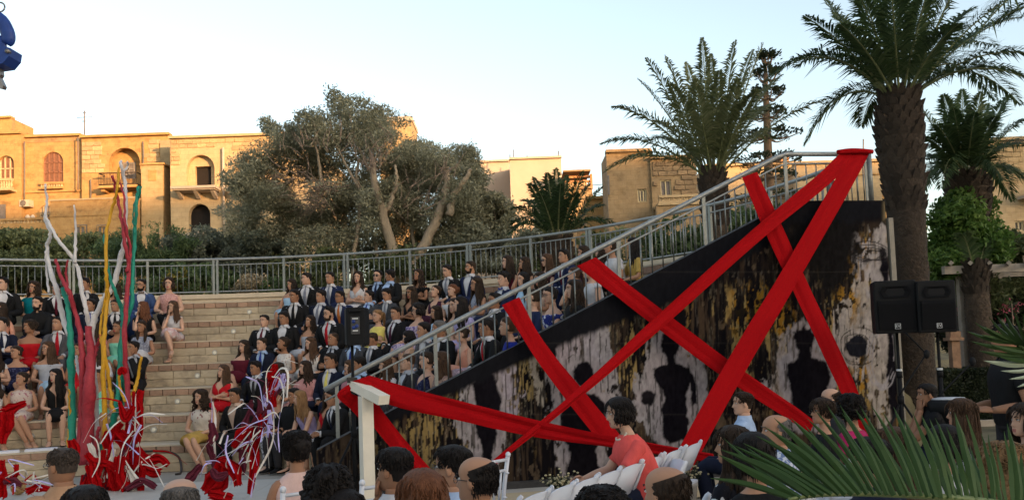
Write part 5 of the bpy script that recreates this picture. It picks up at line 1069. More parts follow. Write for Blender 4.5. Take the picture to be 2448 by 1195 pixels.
def palm_trunk(palm, off, pts, d, widths, base, scales_from, nper=13, rowh=.13, big=.17, ring=True):
    P = spline([at(x, y, d) for x, y in pts], 30); W = np.interp(np.linspace(0, 1, 30), np.linspace(0, 1, len(widths)), widths) * d / F / 2; P[0][2] = base
    r = [w_ * (1 + (.035 * math.sin(i * 2.4) if ring else 0)) for i, w_ in enumerate(W)]; mb = MB(); mb.tube(P - off, r, 14); mb.build('trunk', PBARK, palm)
    tot = np.cumsum([0] + [np.linalg.norm(b - a) for a, b in zip(P, P[1:])]); s = tot[-1] * scales_from; row = 0; rr_ = random.Random(3); lo = MB(); V0 = np.array([v.co for v in SC_ME.vertices]); F0 = [tuple(p.vertices) for p in SC_ME.polygons]; cntr = 0
    s = .1
    while s < tot[-1]:
        hi = s > tot[-1] * scales_from
        c = np.array([np.interp(s, tot, P[:, k]) for k in range(3)]); w_ = np.interp(s, tot, r); npp = nper
        for j in range(npp):
            a = 2 * PI * (j + .5 * (row % 2)) / npp + rr_.uniform(-.06, .06); sc = big * rr_.uniform(.8, 1.2) * (1 if hi else .75); dirn = np.array([math.cos(a), math.sin(a), 0]); loc = c + dirn * w_ * .93 - off; rot = a + PI / 2
            S = np.array((2 * PI * w_ / npp * 1.02, sc * (.62 if hi else .22), sc * (1.1 if hi else .8)))
            if hi and cntr < 280 and math.sin(a) < .35: inst('leaf_base', SC_ME, palm, tuple(loc), (rr_.uniform(-.25, .1), 0, rot), tuple(S)); cntr += 1
            else: lo.add((V0 * S) @ rotz(rot).T + loc, F0)
        s += rowh * (1 if hi else .7); row += 1
    if lo.n: lo.build('leaf_bases', PBARK, palm, False)['kind'] = 'stuff'
    return P[-1]
def palm(name_label, pts, d, widths, tips, base, scales_from, L, arch_k, m, seed, n=58, wd=.02, extra=0, rib=.024, nper=13, rowh=.13, big=.17, vee=.45, dspread=1.4, crown=(0, 0)):
    c = at(*pts[-1], d); t = empty('palm_tree', (at(*pts[0], d)[0], d, base)); o_ = np.array(t.location); top = palm_trunk(t, o_, pts, d, widths, base, scales_from, nper, rowh, big); g = random.Random(seed)
    for i, tp in enumerate(tips):
        x, y = tp[:2]; dd = tp[2] if len(tp) > 2 else g.uniform(-dspread, dspread); ak = tp[3] if len(tp) > 3 else arch_k
        ak = ak * 1.5 + .03; P1 = at(x, y, d + dd); P0 = top + np.array([0, 0, -.05]) + unit([P1[0] - top[0], dd, 0]) * .14; ln = np.linalg.norm(P1 - P0); add_frond(t, o_, P0, P1, ln * ak, seed * 50 + i, m, rib, L=L * g.uniform(.9, 1.1), n=n, wd=wd, vee=vee)
    for i in range(extra):
        a = g.uniform(.2, 2.9); ln = g.uniform(.75, 1.0) * 2.6 * L / .5; el = g.uniform(-.15, 1.2); P1 = top + np.array([math.cos(a) * math.cos(el), math.sin(a) * math.cos(el), math.sin(el)]) * ln; add_frond(t, o_, top, P1, ln * .16, seed * 90 + i, m, rib, L=L, n=n, wd=wd, vee=vee)
    tag(t, name_label, 'palm tree'); return t, top
palm('palm tree with a short crown of upright olive green leaves, above the sloping railing', [(1715, 640), (1714, 560), (1708, 480), (1703, 420)], 18, [48, 50, 62, 66, 54], [(1545, 140, -.5, .06), (1590, 135, .6, .06), (1678, 92, -1, .03), (1700, 130, .8, .03), (1758, 98, .4, .04), (1825, 104, -.6, .05), (1800, 120, 1, .05), (1525, 190, .6, .08), (1465, 255, -.5, .16), (1436, 345, .3, .2), (1445, 412, -1, .2), (1640, 150, 1.6, .05), (1870, 180, .8, .1), (1978, 238, -.8, .12), (1850, 250, 1.3, .12), (1860, 330, 1.2, .2), (1600, 200, -1.4, .06), (1720, 170, -1.5, .03), (1765, 190, -1.6, .04), (1660, 190, -1.7, .04), (1560, 290, 1.4, .14), (1540, 340, 1.8, .2), (1810, 215, -1.5, .06)], 2.6, .55, .50, .1, FROND_Y, 2, n=66, wd=.021, rowh=.12, big=.16)
palm('tallest palm tree with a thick scaly trunk behind the two loudspeakers', [(2192, 1040), (2188, 850), (2180, 690), (2170, 560), (2160, 430), (2152, 330), (2150, 235)], 14, [96, 88, 80, 80, 86, 100, 110, 84], [(1925, 40, -.8, .06), (1985, 85, .6, .08), (1832, 195, -.6, .30), (1925, 345, .5, .42), (1960, -10, .9, .05), (2040, -90, -.5, .04), (2100, -130, .8, .03), (2170, -140, -.6, .02), (2240, -110, .7, .03), (2300, -60, -.9, .04), (2405, 0, -.6, .08), (2448, 40, .9, .1), (2470, 130, -.5, .18), (2440, 250, .6, .30), (2480, 200, -1, .25), (2330, 20, 1.2, .08), (2050, -20, -1.3, .05), (2130, -40, -1.6, .03), (2220, -30, -1.6, .04), (2010, 60, -1.3, .08), (2290, 60, -1.4, .1), (1990, 30, 1.4, .06), (2380, 110, 1.4, .16), (1900, 160, 1.4, .25), (2380, 240, 1.5, .3), (2180, -90, 1.6, .02), (2060, 300, 1.2, .45)], 0.0, .66, .54, .1, FROND, 3, n=84, wd=.016, rowh=.115, big=.15, nper=14)
palm('drooping palm tree with a fat leaf base, far right beyond the tallest palm', [(2330, 620), (2322, 540), (2315, 470), (2308, 420)], 18.5, [56, 60, 92, 104, 70], [(2200, 262, .5, .12), (2212, 330, -.6, .14), (2222, 420, .5, .25), (2255, 228, -.8, .05), (2300, 215, .8, .04), (2345, 222, -.7, .04), (2415, 228, .6, .08), (2448, 288, -.6, .12), (2470, 350, .4, .2), (2460, 440, -.6, .3), (2190, 480, -.9, .35), (2420, 480, .8, .4), (2280, 260, -1.5, .05), (2330, 270, -1.6, .05), (2380, 280, -1.3, .08), (2240, 300, -1.4, .1), (2250, 450, -1.4, .35), (2400, 430, -1.4, .35), (2360, 250, 1.2, .06), (2215, 380, 1, .2)], 0.4, .6, .56, .1, FROND, 4, n=72, wd=.02, rowh=.13, big=.18)
palm('small trunkless palm behind the curved railing, before the cream block', [(1335, 660), (1333, 620), (1332, 570)], 19, [70, 80, 60], [(1330, 402, -.3, .03), (1275, 425, .5, .12), (1308, 415, -.8, .06), (1265, 440, -.6, .14), (1355, 420, .6, .05), (1395, 410, -.5, .06), (1410, 440, .6, .08), (1442, 445, -.4, .06), (1442, 490, .5, .14), (1225, 500, -.5, .25), (1222, 535, .4, .3), (1215, 560, -.8, .3), (1450, 535, -.6, .25), (1480, 540, .6, .25), (1290, 460, -1.3, .08), (1340, 440, -1.4, .05), (1380, 460, -1.2, .08), (1260, 520, 1, .25), (1420, 560, 1, .3), (1250, 480, .9, .18), (1318, 430, 1.1, .05)], 2.7, .5, .38, .1, FROND, 5, n=46, wd=.02, rowh=.14)
t, _tp = palm('second palm trunk in the shade behind the pergola', [(2365, 960), (2352, 860), (2340, 760), (2335, 700), (2332, 640)], 17.5, [66, 62, 56, 52, 50], [(2300, 560, -.5, .2), (2370, 570, .5, .2)], 0.0, .8, .4, .1, FROND, 6, n=40)
fr = empty('palm_leaf', tuple(at(2470, 60, 10))); fo = np.array(fr.location)
add_frond(fr, fo, at(2560, -60, 10), at(2316, 112, 9.6), .45, 70, FROND, .022, L=.46, n=60, wd=.012); add_frond(fr, fo, at(2560, 20, 10.2), at(2380, 55, 10.6), .25, 71, FROND, .02, L=.4, n=50, wd=.012)
tag(fr, 'drooping palm leaves entering at the top right corner', 'palm leaf')
# Norfolk pine
npx = empty('norfolk_pine', tuple(at(1838, 560, 27) * [1, 1, 0])); no = np.array(npx.location); mb = MB(); mb.tube(np.array([at(1840, 600, 27) * [1, 1, 0], at(1838, 420, 27), at(1832, 250, 27), at(1828, 130, 27)]) - no, [.2, .15, .10, .03], 8); mb.build('trunk', mat('pine_bark', (.16, .10, .06), .9), npx)
g = np.random.default_rng(8)
NEED = leafmat('pine_needle', (.03, .042, .022), (.06, .075, .042), (.10, .115, .065), 1)
for py, wd_, dr in ((150, 18, -6), (190, 34, -6), (235, 46, -4), (280, 56, 0), (330, 74, 2), (385, 92, 6), (425, 80, 4), (470, 90, 8)):
    for k in range(6):
        a = k * PI / 3 + py * .31; c = at(1834, py, 27); L = wd_ * 27 / F * g.uniform(.8, 1.1); dv = np.array([math.cos(a), math.sin(a), .0]); tip = c + dv * L + [0, 0, -.02 * dr + .12]; P = spline([c, c + dv * L * .5 - [0, 0, .06], tip], 8); V = []
        for q in range(95):
            t = g.uniform(.2, 1) ** .8; p = c * (1 - t) + tip * t + [0, 0, .12 * (1 - t)]; sd = np.cross(dv, [0, 0, 1.0]) * g.normal() * .24 * (1.15 - t); p = p + sd + [0, 0, g.normal() * .05]; d_ = unit(dv * .6 + unit(sd) * .7 + [0, 0, g.uniform(.1, .9)]) * .12; w_ = unit(np.cross(d_, [.3, .2, 1])) * .03; V += [p, p + d_ * .5 + w_, p + d_, p + d_ * .5 - w_]
        mb = MB(); mb.tube(P - no, np.linspace(.04, .01, 8), 5, 1); mb.add(np.array(V) - no, [tuple(range(4 * i, 4 * i + 4)) for i in range(95)], 0); mb.build('branch', [NEED, MATS['pine_bark']], npx, False)
tag(npx, 'tiered norfolk pine standing behind the two palms in the middle right', 'pine tree')
# ------------------------------------------------------------------ red cloth bands, post, loudspeakers, painted branches, chairs ...
def redcloth(name='red_cloth', c=(.31, .002, .004)): return mat(name, c, .85, .10, scale=60, stretch=(1, 1, 1), bump=.0015, spec=.08)
RED = redcloth(); WINE = mat('wine_cloth', (.10, .010, .025), .85, .2, scale=20)
def onwall(px, py, out):
    v = ray(px, py); p0 = wp(5, 0, out); return EYE + v * (((p0 - EYE) @ WN) / (v @ WN))
def band(label, rows, place, nl=72, nw=10, fold=.008, sag=0., group='red cloth bands', seed=0, name='cloth_band', m=None, th=.006, sh=1.0):
    """rows: (left px, left py, right px, right py, out) along the band"""
    A = spline([place(r[0], r[1], r[4]) for r in rows], nl); B = spline([place(r[2], r[3], r[4]) for r in rows], nl); g = random.Random(seed); ph = [g.random() * 6 for _ in range(4)]; kk = (1 + (sh - 1) * np.clip(np.linspace(0, 1, nl) / .22, 0, 1))[:, None]; A, B = (A + B) / 2 + (A - B) / 2 * kk, (A + B) / 2 + (B - A) / 2 * kk
    fr, bk = [], []
    for i in range(nl):
        u = i / (nl - 1); w_ = np.linalg.norm(B[i] - A[i]); row = []
        for j in range(nw):
            t = j / (nw - 1); p = A[i] * (1 - t) + B[i] * t
            d = fold * (math.sin(t * 9 + ph[0] + u * 2) * .6 + math.sin(t * 4 + u * 7 + ph[1]) * .6 + .35 * math.sin(t * 15 + u * 11 + ph[2]) + .3 * math.sin(u * 37 + t * 5 + ph[3])) + .004 * math.sin(t * PI) + sag * math.sin(u * PI)
            row.append(p + WN * d - np.array([0, 0, .035 * math.sin(u * PI)]))
        fr.append(np.array(row)); bk.append(np.array(row)[::-1] - WN * th)
    mb = MB(); mb.loft([np.vstack([a, b]) for a, b in zip(fr, bk)], True); o = mb.build(name, m or RED, None, False); return tag(o, label, 'cloth band', group)
band('red cloth band from the lower railing down to the woman in coral', [(1200, 729, 1241, 710, .06), (1262, 835, 1312, 815, .2), (1345, 950, 1402, 925, .35), (1432, 1066, 1494, 1040, .5)], onwall, seed=1, sh=.76)
band('red cloth band from the railing middle, crossing under the thin one to a pointed end', [(1379, 636, 1424, 615, .06), (1490, 728, 1532, 686, .15), (1715, 895, 1748, 848, .35), (1880, 1003, 1905, 960, .5), (1934, 1038, 1950, 1000, .55)], onwall, seed=2, sh=.70)
band('red cloth band from the upper railing, ending behind the people near the palm leaf', [(1774, 424, 1810, 411, .06), (1828, 560, 1868, 520, .12), (1895, 700, 1938, 672, .25), (1984, 890, 2030, 868, .45), (2058, 1045, 2094, 1040, .6)], onwall, seed=3, sh=.80)
band('longest and narrowest red cloth band, running down from the top corner knot', [(2008, 366, 2050, 362, -.02), (1955, 408, 1990, 436, .12), (1800, 536, 1822, 570, .35), (1560, 752, 1580, 785, .75), (1360, 940, 1372, 962, 1.15), (1165, 1108, 1176, 1120, 1.5)], onwall, fold=.012, seed=4, sh=.78)
band('wide red cloth band from the top corner knot down past the white chairs', [(2034, 364, 2081, 361, -.02), (1985, 440, 2030, 458, .1), (1868, 638, 1912, 662, .3), (1740, 850, 1790, 872, .6), (1598, 1112, 1652, 1130, 1.0)], onwall, seed=5, sh=.9)
m = MB(); KN = spline([onwall(x, y, .02) for x, y in ((2002, 364), (2040, 361), (2086, 363))], 10); m.tube(KN, [.030, .033, .036, .037, .038, .038, .037, .036, .034, .030], 8); tag(m.build('cloth_knot', RED), 'red cloth wrapped round the top rail where two bands start', 'cloth', 'red cloth bands')
DP = 9.9
ondepth = lambda px, py, d: at(px, py, d)
band('red cloth band from the white post to the right, crossing low', [(838, 912, 884, 897, DP + .1), (930, 962, 990, 925, DP), (1095, 997, 1110, 953, DP - .1), (1280, 1037, 1300, 1000, DP - .2), (1460, 1064, 1465, 1037, DP - .3), (1705, 1106, 1705, 1084, DP - .4)], ondepth, seed=6, fold=.015)
band('red cloth band hanging from the white post down to the white chairs', [(866, 940, 900, 940, DP + .25), (874, 985, 908, 965, DP + .22), (935, 1065, 965, 1040, DP + .1), (990, 1132, 1030, 1120, DP)], ondepth, seed=7)
band('short red cloth fold left of the white post, over a seated man', [(852, 905, 868, 912, DP + .15), (806, 936, 838, 930, DP + .1), (835, 968, 862, 945, DP + .2), (862, 1003, 874, 985, DP + .25)], ondepth, seed=8, fold=.008)
WHITEP = mat('white_painted_wood', (.62, .57, .48), .6, .06, scale=5, bump=.001)
wpst = empty('white_post', tuple(at(880, 1000, DP) * [1, 1, 0])); po = np.array(wpst.location)
px_a, px_b = at(866, 1000, DP), at(893, 1000, DP); mb = MB(); mb.box(np.array([(px_a[0] + px_b[0]) / 2 - .02, DP, .62]) - po, (.13, .13, 1.24), R=rotz(.5)); mb.build('post', WHITEP, wpst, False)
a, b = at(843, 917, DP + .2), at(918, 956, DP - .25); dv = unit(b - a); sd = unit(np.cross(dv, [0, 0, 1])); up_ = np.cross(sd, dv); mb = MB(); mb.loft([np.array([c + sd * x + up_ * z for x, z in ((-.07, -.05), (.07, -.05), (.07, .05), (-.07, .05))]) - po for c in (a, b)], True); mb.build('beam', WHITEP, wpst, False)
mb = MB(); c = at(842, 908, DP + .15); mb.box(c - po, (.10, .08, .06), R=rotz(.4)); mb.build('lamp_head', mat('lamp_black', (.02, .02, .02), .4), wpst, False)
tag(wpst, 'white wooden post with a slanted beam, draped with red cloth', 'post')

BLACKP = mat('speaker_black', (.008, .008, .009), .7, .15, scale=60, bump=.001, spec=.15); GRILL = mat('speaker_grille', (.006, .006, .007), .8, .3, scale=120, bump=.002, spec=.08); LOGO = mat('logo_white', (.55, .55, .55), .5)
def text_mesh(s, size, m):
    cu = bpy.data.curves.new('t', 'FONT'); cu.body = s; cu.size = size; cu.extrude = .0008; cu.align_x = 'CENTER'; cu.align_y = 'CENTER'; o = bpy.data.objects.new('t', cu); COL.objects.link(o); me = bpy.data.meshes.new_from_object(o.evaluated_get(bpy.context.evaluated_depsgraph_get())); bpy.data.objects.remove(o); me.materials.clear(); me.materials.append(m); return me
def speaker(px0, px1, py0, py1, d, yaw, label, back=False, lean=0.):
    c0 = at((px0 + px1) / 2, py1, d); w_ = (px1 - px0) * d / F; h = (py1 - py0) * d / F; t = empty('loudspeaker', tuple(c0)); t.rotation_euler = (0, 0, yaw); D = w_ * .85; mb = MB(); R = []
    for z, k in ((0, .9), (.012, .98), (h * .5, 1.0), (h - .012, .98), (h, .9)): R.append(np.array([(-w_ / 2 * k, -.0 + (1 - k) * .1, z), (-w_ / 2 * k + .012, -.012 + (1 - k) * .1, z), (w_ / 2 * k - .012, -.012 + (1 - k) * .1, z), (w_ / 2 * k, (1 - k) * .1, z), (w_ / 2 * .72 * k, D * .97, z), (w_ / 2 * .6 * k, D, z), (-w_ / 2 * .6 * k, D, z), (-w_ / 2 * .72 * k, D * .97, z)]))
    mb.loft(R, True); mb.build('cabinet', BLACKP, t, False)
    mb = MB(); mb.loft([np.array([(-w_ * .42, y, z), (w_ * .42, y, z), (w_ * .42, y - .012, z), (-w_ * .42, y - .012, z)]) for z, y in ((h * .06, -.013), (h * .55, -.03), (h * .62, -.018))], True); mb.build('woofer_grille', GRILL, t, False)
    mb = MB(); mb.loft([np.stack([np.array([-1, -.8, .8, 1, .8, -.8]) * w_ * .36 * k, np.full(6, y), h * .78 + np.array([0, 1, 1, 0, -1, -1]) * h * .11 * k], 1) for k, y in ((1, -.014), (1.02, -.022), (.9, -.022), (.5, -.006))], True, False, True); mb.build('horn', GRILL, t, False)
    if not back:
        mb = MB(); s_ = w_ * .065; zc = h * .13; xc = 0 if True else 0
        for a, b, c_, d_ in ((-s_, s_, s_ - .004, s_), (-s_, s_, -s_, -s_ + .004)): mb.box((0, -.036, zc + (c_ + d_) / 2), (2 * s_, .004, .004))
        for x in (-s_ + .002, s_ - .002): mb.box((x, -.036, zc), (.004, .004, 2 * s_ - .01))
        lg = mb.build('badge', LOGO, t, False); tm = inst('lettering', text_mesh('EV', s_ * 1.5, LOGO), lg, (0, -.0355, zc), (PI / 2, 0, 0))
    else:
        mb = MB(); mb.box((0, D + .006, h * .52), (w_ * .34, .014, h * .46)); p = mb.build('connector_plate', mat('plate_dark', (.035, .035, .04), .4), t, False)
        mb = MB(); [mb.ell((w_ * .06 * sx, D + .018, h * z), (.022, .014, .022)) for sx, z in ((1, .62), (-1, .50), (1, .46))]; mb.build('socket', mat('socket_blue', (.01, .03, .16), .4), p)
        mb = MB(); mb.box((0, D + .016, h * .38), (w_ * .2, .006, .012)); mb.box((0, D + .016, h * .70), (w_ * .22, .006, .012)); mb.build('print_strip', LOGO, p, False)
        mb = MB(); mb.tube([(-w_ * .2, D, h * .9), (-w_ * .17, D + .03, h * .9), (w_ * .17, D + .03, h * .9), (w_ * .2, D, h * .9)], .012, 6); mb.build('handle', BLACKP, t)
    tag(t, label, 'loudspeaker'); return t, c0, w_, h
def stand(c, label, legs=((-.42, -.15), (.40, -.2), (.05, .45)), hub=.78, r=.018):
    t = empty('speaker_stand', (c[0], c[1], 0)); mb = MB(); mb.tube([(0, 0, .16), (0, 0, c[2])], r, 8); mb.tube([(0, 0, .1), (0, 0, hub + .3)], r * 1.5, 8); mb.build('pole', BLACKP, t)
    for x, y in legs: 
        mb = MB(); mb.tube([(0, 0, hub), (x, y, .015)], .014, 6); mb.build('leg', BLACKP, t); mb = MB(); mb.tube([(0, 0, .25), (x * .55, y * .55, hub * .45)], .009, 5); mb.build('brace', BLACKP, t)
    mb = MB(); mb.tube([(0, 0, hub - .04), (0, 0, hub + .05)], r * 2.1, 8); mb.build('collar', BLACKP, t); mb = MB(); mb.tube([(0, 0, hub + .26), (0, 0, hub + .33)], r * 2, 8); mb.build('collar', BLACKP, t); mb = MB(); mb.tube([(0, 0, hub + .335), (0, 0, hub + .36)], r * 1.9, 8); mb.build('band', LOGO, t); tag(t, label, 'speaker stand'); return t
t, c, w_, h = speaker(825, 884, 737, 825, 10.6, PI + .10, 'grey black loudspeaker seen from behind, on a tripod among the seated people', True)
stand(at(846, 823, 10.6) + np.array([0, -.12, 0]), 'black tripod stand left of the white post', ((-.35, -.35), (.30, -.1), (.1, .4)))
for i, (a, b, y0, y1, yw, l) in enumerate(((2096, 2195, 670, 796, -.12, 'black loudspeaker nearer the mural wall, left one of the pair'), (2198, 2290, 670, 794, -.06, 'black loudspeaker nearer the pergola, right one of the pair'))):
    t, c, w_, h = speaker(a, b, y0, y1, 10.2 - .1 * i, yw, l); stand(c + np.array([.07, .18, 0]), ('black stand under the left one of the paired loudspeakers', 'black stand under the right one of the paired loudspeakers')[i], ((-.5, -.1), (.45, -.3), (.1, .5)), .95)
mb = MB()
for pts in (((2215, 845), (2185, 890), (2150, 945)), ((2325, 865), (2285, 905), (2240, 950)), ((2165, 795), (2200, 830), (2216, 848))): mb.tube(spline([at(x, y, 9.6) for x, y in pts], 8), .010, 5)
for x, y in ((2215, 846), (2325, 864)): mb.ell(at(x, y, 9.6), (.035, .03, .05))
tag(mb.build('microphone_boom', BLACKP), 'thin black microphone booms beside the paired loudspeaker stands', 'microphone stand')
c = at(2268, 975, 8.6); dk = empty('covered_drum', tuple(c - [0, 0, .5])); mb = MB(); an = np.arange(20) * PI / 10
mb.loft([np.stack([np.cos(an) * r, np.sin(an) * r * .8, np.full(20, z)], 1) for z, r in ((0, .14), (.45, .16), (.47, .20), (.56, .20), (.585, .17))]); mb.build('drum_shell', BLACKP, dk); mb = MB(); mb.loft([np.stack([np.cos(an) * r, np.sin(an) * r * .8, np.full(20, z)], 1) for z, r in ((.586, .165), (.60, .15), (.605, .06))]); mb.build('top_highlight', mat('top_highlight', (.42, .42, .45), .4), dk); tag(dk, 'black round drum with a highlight painted on top behind the man with folded hands', 'drum')  # pale top disc is a painted highlight on the black drum

# painted branches standing on the stage
PAINTS = dict(white=mat('paint_white', (.56, .53, .53), .6, .1, scale=20, bump=.004), red=mat('paint_red', (.30, .022, .035), .6, .2, scale=20, bump=.006), green=mat('paint_green', (.010, .21, .145), .6, .15, scale=20, bump=.004), yellow=mat('paint_yellow', (.50, .26, .012), .6, .15, scale=20, bump=.004))
DB = 12.6
bs = empty('painted_branches', tuple(at(225, 1110, DB) * [1, 1, 0])); bo = np.array(bs.location); gb = random.Random(11)
def branch(colr, pts, w0, w1, dd=0., knots=True):
    P = spline([at(x, y, DB + dd + .06 * math.sin(i * 2.1)) for i, (x, y) in enumerate(pts)], 6 * len(pts)); n = len(P); r = np.linspace(w0, w1, n) * DB / F / 2; r = r * np.array([1 + gb.uniform(-.14, .14) for _ in r]); P = P + np.array([[gb.gauss(0, .006), 0, 0] for _ in P]); P[:, 2] = np.maximum(P[:, 2], .02); mb = MB(); mb.tube(P - bo, r, 8)
    for k in range(3, n - 3, 7):
        if False: q = P[k]; s_ = gb.choice((-1, 1)); mb.tube([q - bo, q - bo + [s_ * r[k] * 1.5, -.01, r[k] * 1.8]], [r[k] * .6, r[k] * .25], 5)
    mb.build('branch', PAINTS[colr], bs)
W_, R_, G_, Y_ = 'white', 'red', 'green', 'yellow'
branch(W_, [(165, 800), (150, 760), (135, 690), (118, 640), (112, 590), (120, 560), (108, 520), (112, 480), (108, 440)], 13, 5, .1); branch(W_, [(230, 1090), (229, 1000), (226, 920), (220, 840), (216, 780), (205, 740), (195, 690), (180, 625), (150, 588), (120, 540), (108, 515)], 17, 6); branch(W_, [(180, 628), (181, 560), (178, 490)], 9, 4); branch(W_, [(214, 815), (226, 760), (252, 710), (272, 680), (290, 610), (300, 555), (300, 480), (298, 430), (288, 395), (290, 385)], 16, 6, -.05); branch(W_, [(298, 408), (306, 396), (305, 386)], 5, 3); branch(W_, [(188, 1060), (192, 990), (196, 930), (186, 880), (183, 850)], 12, 6, .2); branch(W_, [(118, 700), (112, 660), (108, 600)], 6, 4, .15)
branch(R_, [(190, 1090), (196, 980), (197, 880), (192, 800), (180, 745), (165, 700), (145, 660), (133, 620)], 18, 7, -.1); branch(R_, [(165, 705), (158, 660), (161, 622)], 8, 4, -.1); branch(R_, [(205, 1110), (210, 1010), (214, 920), (217, 850), (210, 780)], 36, 16, -.15); branch(R_, [(222, 860), (232, 830), (240, 800)], 12, 5, -.15); branch(R_, [(308, 985), (302, 900), (298, 800), (304, 700), (308, 640), (300, 590), (290, 520), (278, 460), (268, 420)], 14, 6, -.2); branch(R_, [(303, 650), (312, 600), (300, 540), (296, 470), (283, 425)], 9, 4, -.2); branch(R_, [(215, 1110), (228, 1070), (236, 1020)], 16, 8, -.25)
branch(G_, [(172, 1070), (172, 930), (170, 830), (164, 740), (150, 688)], 20, 10, -.05); branch(G_, [(245, 1065), (266, 1020), (281, 960), (287, 880), (292, 800), (312, 735), (318, 640), (322, 560), (325, 500), (331, 445)], 16, 6, -.1); branch(G_, [(322, 540), (328, 490), (338, 446)], 7, 4, -.1); branch(G_, [(322, 560), (318, 510), (328, 460)], 5, 3, -.1); branch(G_, [(296, 790), (290, 740), (276, 700), (262, 655), (248, 560)], 12, 5, -.05); branch(G_, [(296, 745), (303, 700), (300, 660)], 9, 5); branch(G_, [(296, 1000), (300, 930), (290, 880)], 12, 8, -.12); branch(G_, [(240, 1080), (252, 1050)], 18, 14, -.12)
branch(Y_, [(252, 1100), (250, 1000), (246, 850), (252, 770), (258, 700), (254, 650), (255, 560), (268, 500), (280, 450), (284, 400)], 12, 6, -.18); branch(Y_, [(272, 985), (262, 920), (250, 840), (240, 795), (246, 740), (256, 690)], 10, 5, -.18); branch(Y_, [(318, 945), (330, 900), (338, 852)], 9, 6, -.3); branch(Y_, [(300, 960), (288, 930), (285, 890)], 8, 5, -.22); branch(Y_, [(163, 1070), (166, 1000), (165, 930)], 6, 4, -.1)
tag(bs, 'tall sculpture of white, red, green and yellow painted branches on the stage', 'sculpture')
PURP = mat('strip_lilac', (.46, .41, .72), .6, .15); STRIPW = mat('strip_cream', (.60, .56, .52), .7, .15)
def drape(par, off, pts, ws, m, name='cloth', d=12.2, seed=0, seg=10):
    """length of cloth gathered into lengthwise folds"""
    g = random.Random(seed); n = 22; nf = 26; P = spline([at(p[0], p[1], d + (p[2] if len(p) > 2 else 0)) for p in pts], n); W = np.interp(np.linspace(0, 1, n), np.linspace(0, 1, len(ws)), ws) * d / F / 2 * .95; T = np.gradient(P, axis=0); ph = [g.random() * 6 for _ in range(4)]; rings = []
    t_ = np.linspace(-1, 1, nf)
    for i in range(n):
        t = unit(T[i]); u = unit(np.cross(t, [0, 1, 0]) + [0, 0, 1e-3]); v = np.cross(t, u); q = i / n; w_ = W[i] * (1 + .12 * math.sin(q * 13 + ph[2]))
        fo_ = .30 * np.sin(t_ * 6.5 + ph[0] + q * 1.5) + .20 * np.sin(t_ * 13 + ph[1] - q * 2.5) + .10 * np.sin(t_ * 23 + q * 6); en = .10 * np.sin(t_ * 9 + ph[3]) + .06 * np.sin(t_ * 31)
        sh = en * (1.6 if i in (0, n - 1) else .3)
        A = P[i] + (t_ * w_)[:, None] * u + ((fo_ - .35 * t_ ** 2) * w_)[:, None] * v + (sh * W[i])[:, None] * t; B = A[::-1] + v * .006; rings.append(np.vstack([A, B]))
    Q = np.array(rings); Q[..., 2] = np.maximum(Q[..., 2], .012); mb = MB(); mb.loft([r_ - off for r_ in Q]); return mb.build(name, m, par)
def strip(par, off, pts, w0, m, d=12.2, seed=0, name='ribbon_strip', tw=1.2):
    g = random.Random(seed); P = spline([at(p[0], p[1], d + (p[2] if len(p) > 2 else g.uniform(-.12, .12))) for p in pts], 14); P[:, 2] = np.maximum(P[:, 2], .02); wd = w0 * .72 * d / F / 2; T = np.gradient(P, axis=0); R = []; a0 = g.random() * 3
    for i in range(14):
        t = unit(T[i]); u = unit(np.cross(t, [0, 1, 0])); v = np.cross(t, u); a = a0 + tw * i / 13; e = u * math.cos(a) + v * math.sin(a); f_ = np.cross(t, e); k = wd * (1 - .6 * max(0, i - 10) / 4); R.append(np.array([P[i] - e * k, P[i] + f_ * .0025, P[i] + e * k, P[i] - f_ * .0025]) - off)
    mb = MB(); mb.loft(R); return mb.build(name, m, par, False)
rc = empty('cloth_heap', tuple(at(290, 1110, 12.0) * [1, 1, 0])); ro = np.array(rc.location)
for i, (pts, ws, m_) in enumerate((([(336, 932), (322, 975), (310, 1040), (300, 1110)], [14, 34, 40, 30], RED), ([(318, 935), (330, 1000), (326, 1060)], [8, 28, 20], RED), ([(262, 1030), (255, 1050), (262, 1090)], [20, 30, 18], RED), ([(290, 1010), (278, 1030), (300, 1060), (310, 1120)], [14, 30, 36, 20], RED), ([(330, 1075), (352, 1098), (382, 1096), (402, 1112)], [20, 26, 24, 12], RED), ([(330, 1085), (350, 1122), (384, 1130)], [14, 30, 24], RED), ([(205, 1085), (225, 1105), (260, 1110), (300, 1140)], [16, 22, 20, 26], RED), ([(170, 1050), (178, 1080), (172, 1110)], [22, 30, 16], RED), ([(215, 1110), (225, 1150), (240, 1175)], [26, 32, 20], RED), ([(290, 1090), (285, 1140), (300, 1170)], [20, 26, 30], RED), ([(300, 1170), (340, 1150), (372, 1165)], [16, 20, 14], WINE), ([(320, 970), (300, 1000), (285, 960)], [10, 24, 10], RED), ([(283, 895), (292, 885), (300, 893)], [10, 22, 10], RED))): drape(rc, ro, pts, ws, m_, 'cloth', 12.1 - .03 * i, i)
for i in range(30):
    x, y = gb.uniform(195, 345), gb.uniform(1040, 1150); L = gb.uniform(35, 80); dx = gb.uniform(-25, 25); drape(rc, ro, [(x, y), (x + dx * .5 + gb.uniform(-8, 8), y + L * .5), (x + dx, y + L)], [gb.uniform(8, 14), gb.uniform(16, 26), gb.uniform(8, 16)], (RED, RED, RED, WINE, STRIPW, RED)[i % 6], 'cloth', 12.05 - .02 * (i % 9), 700 + i)
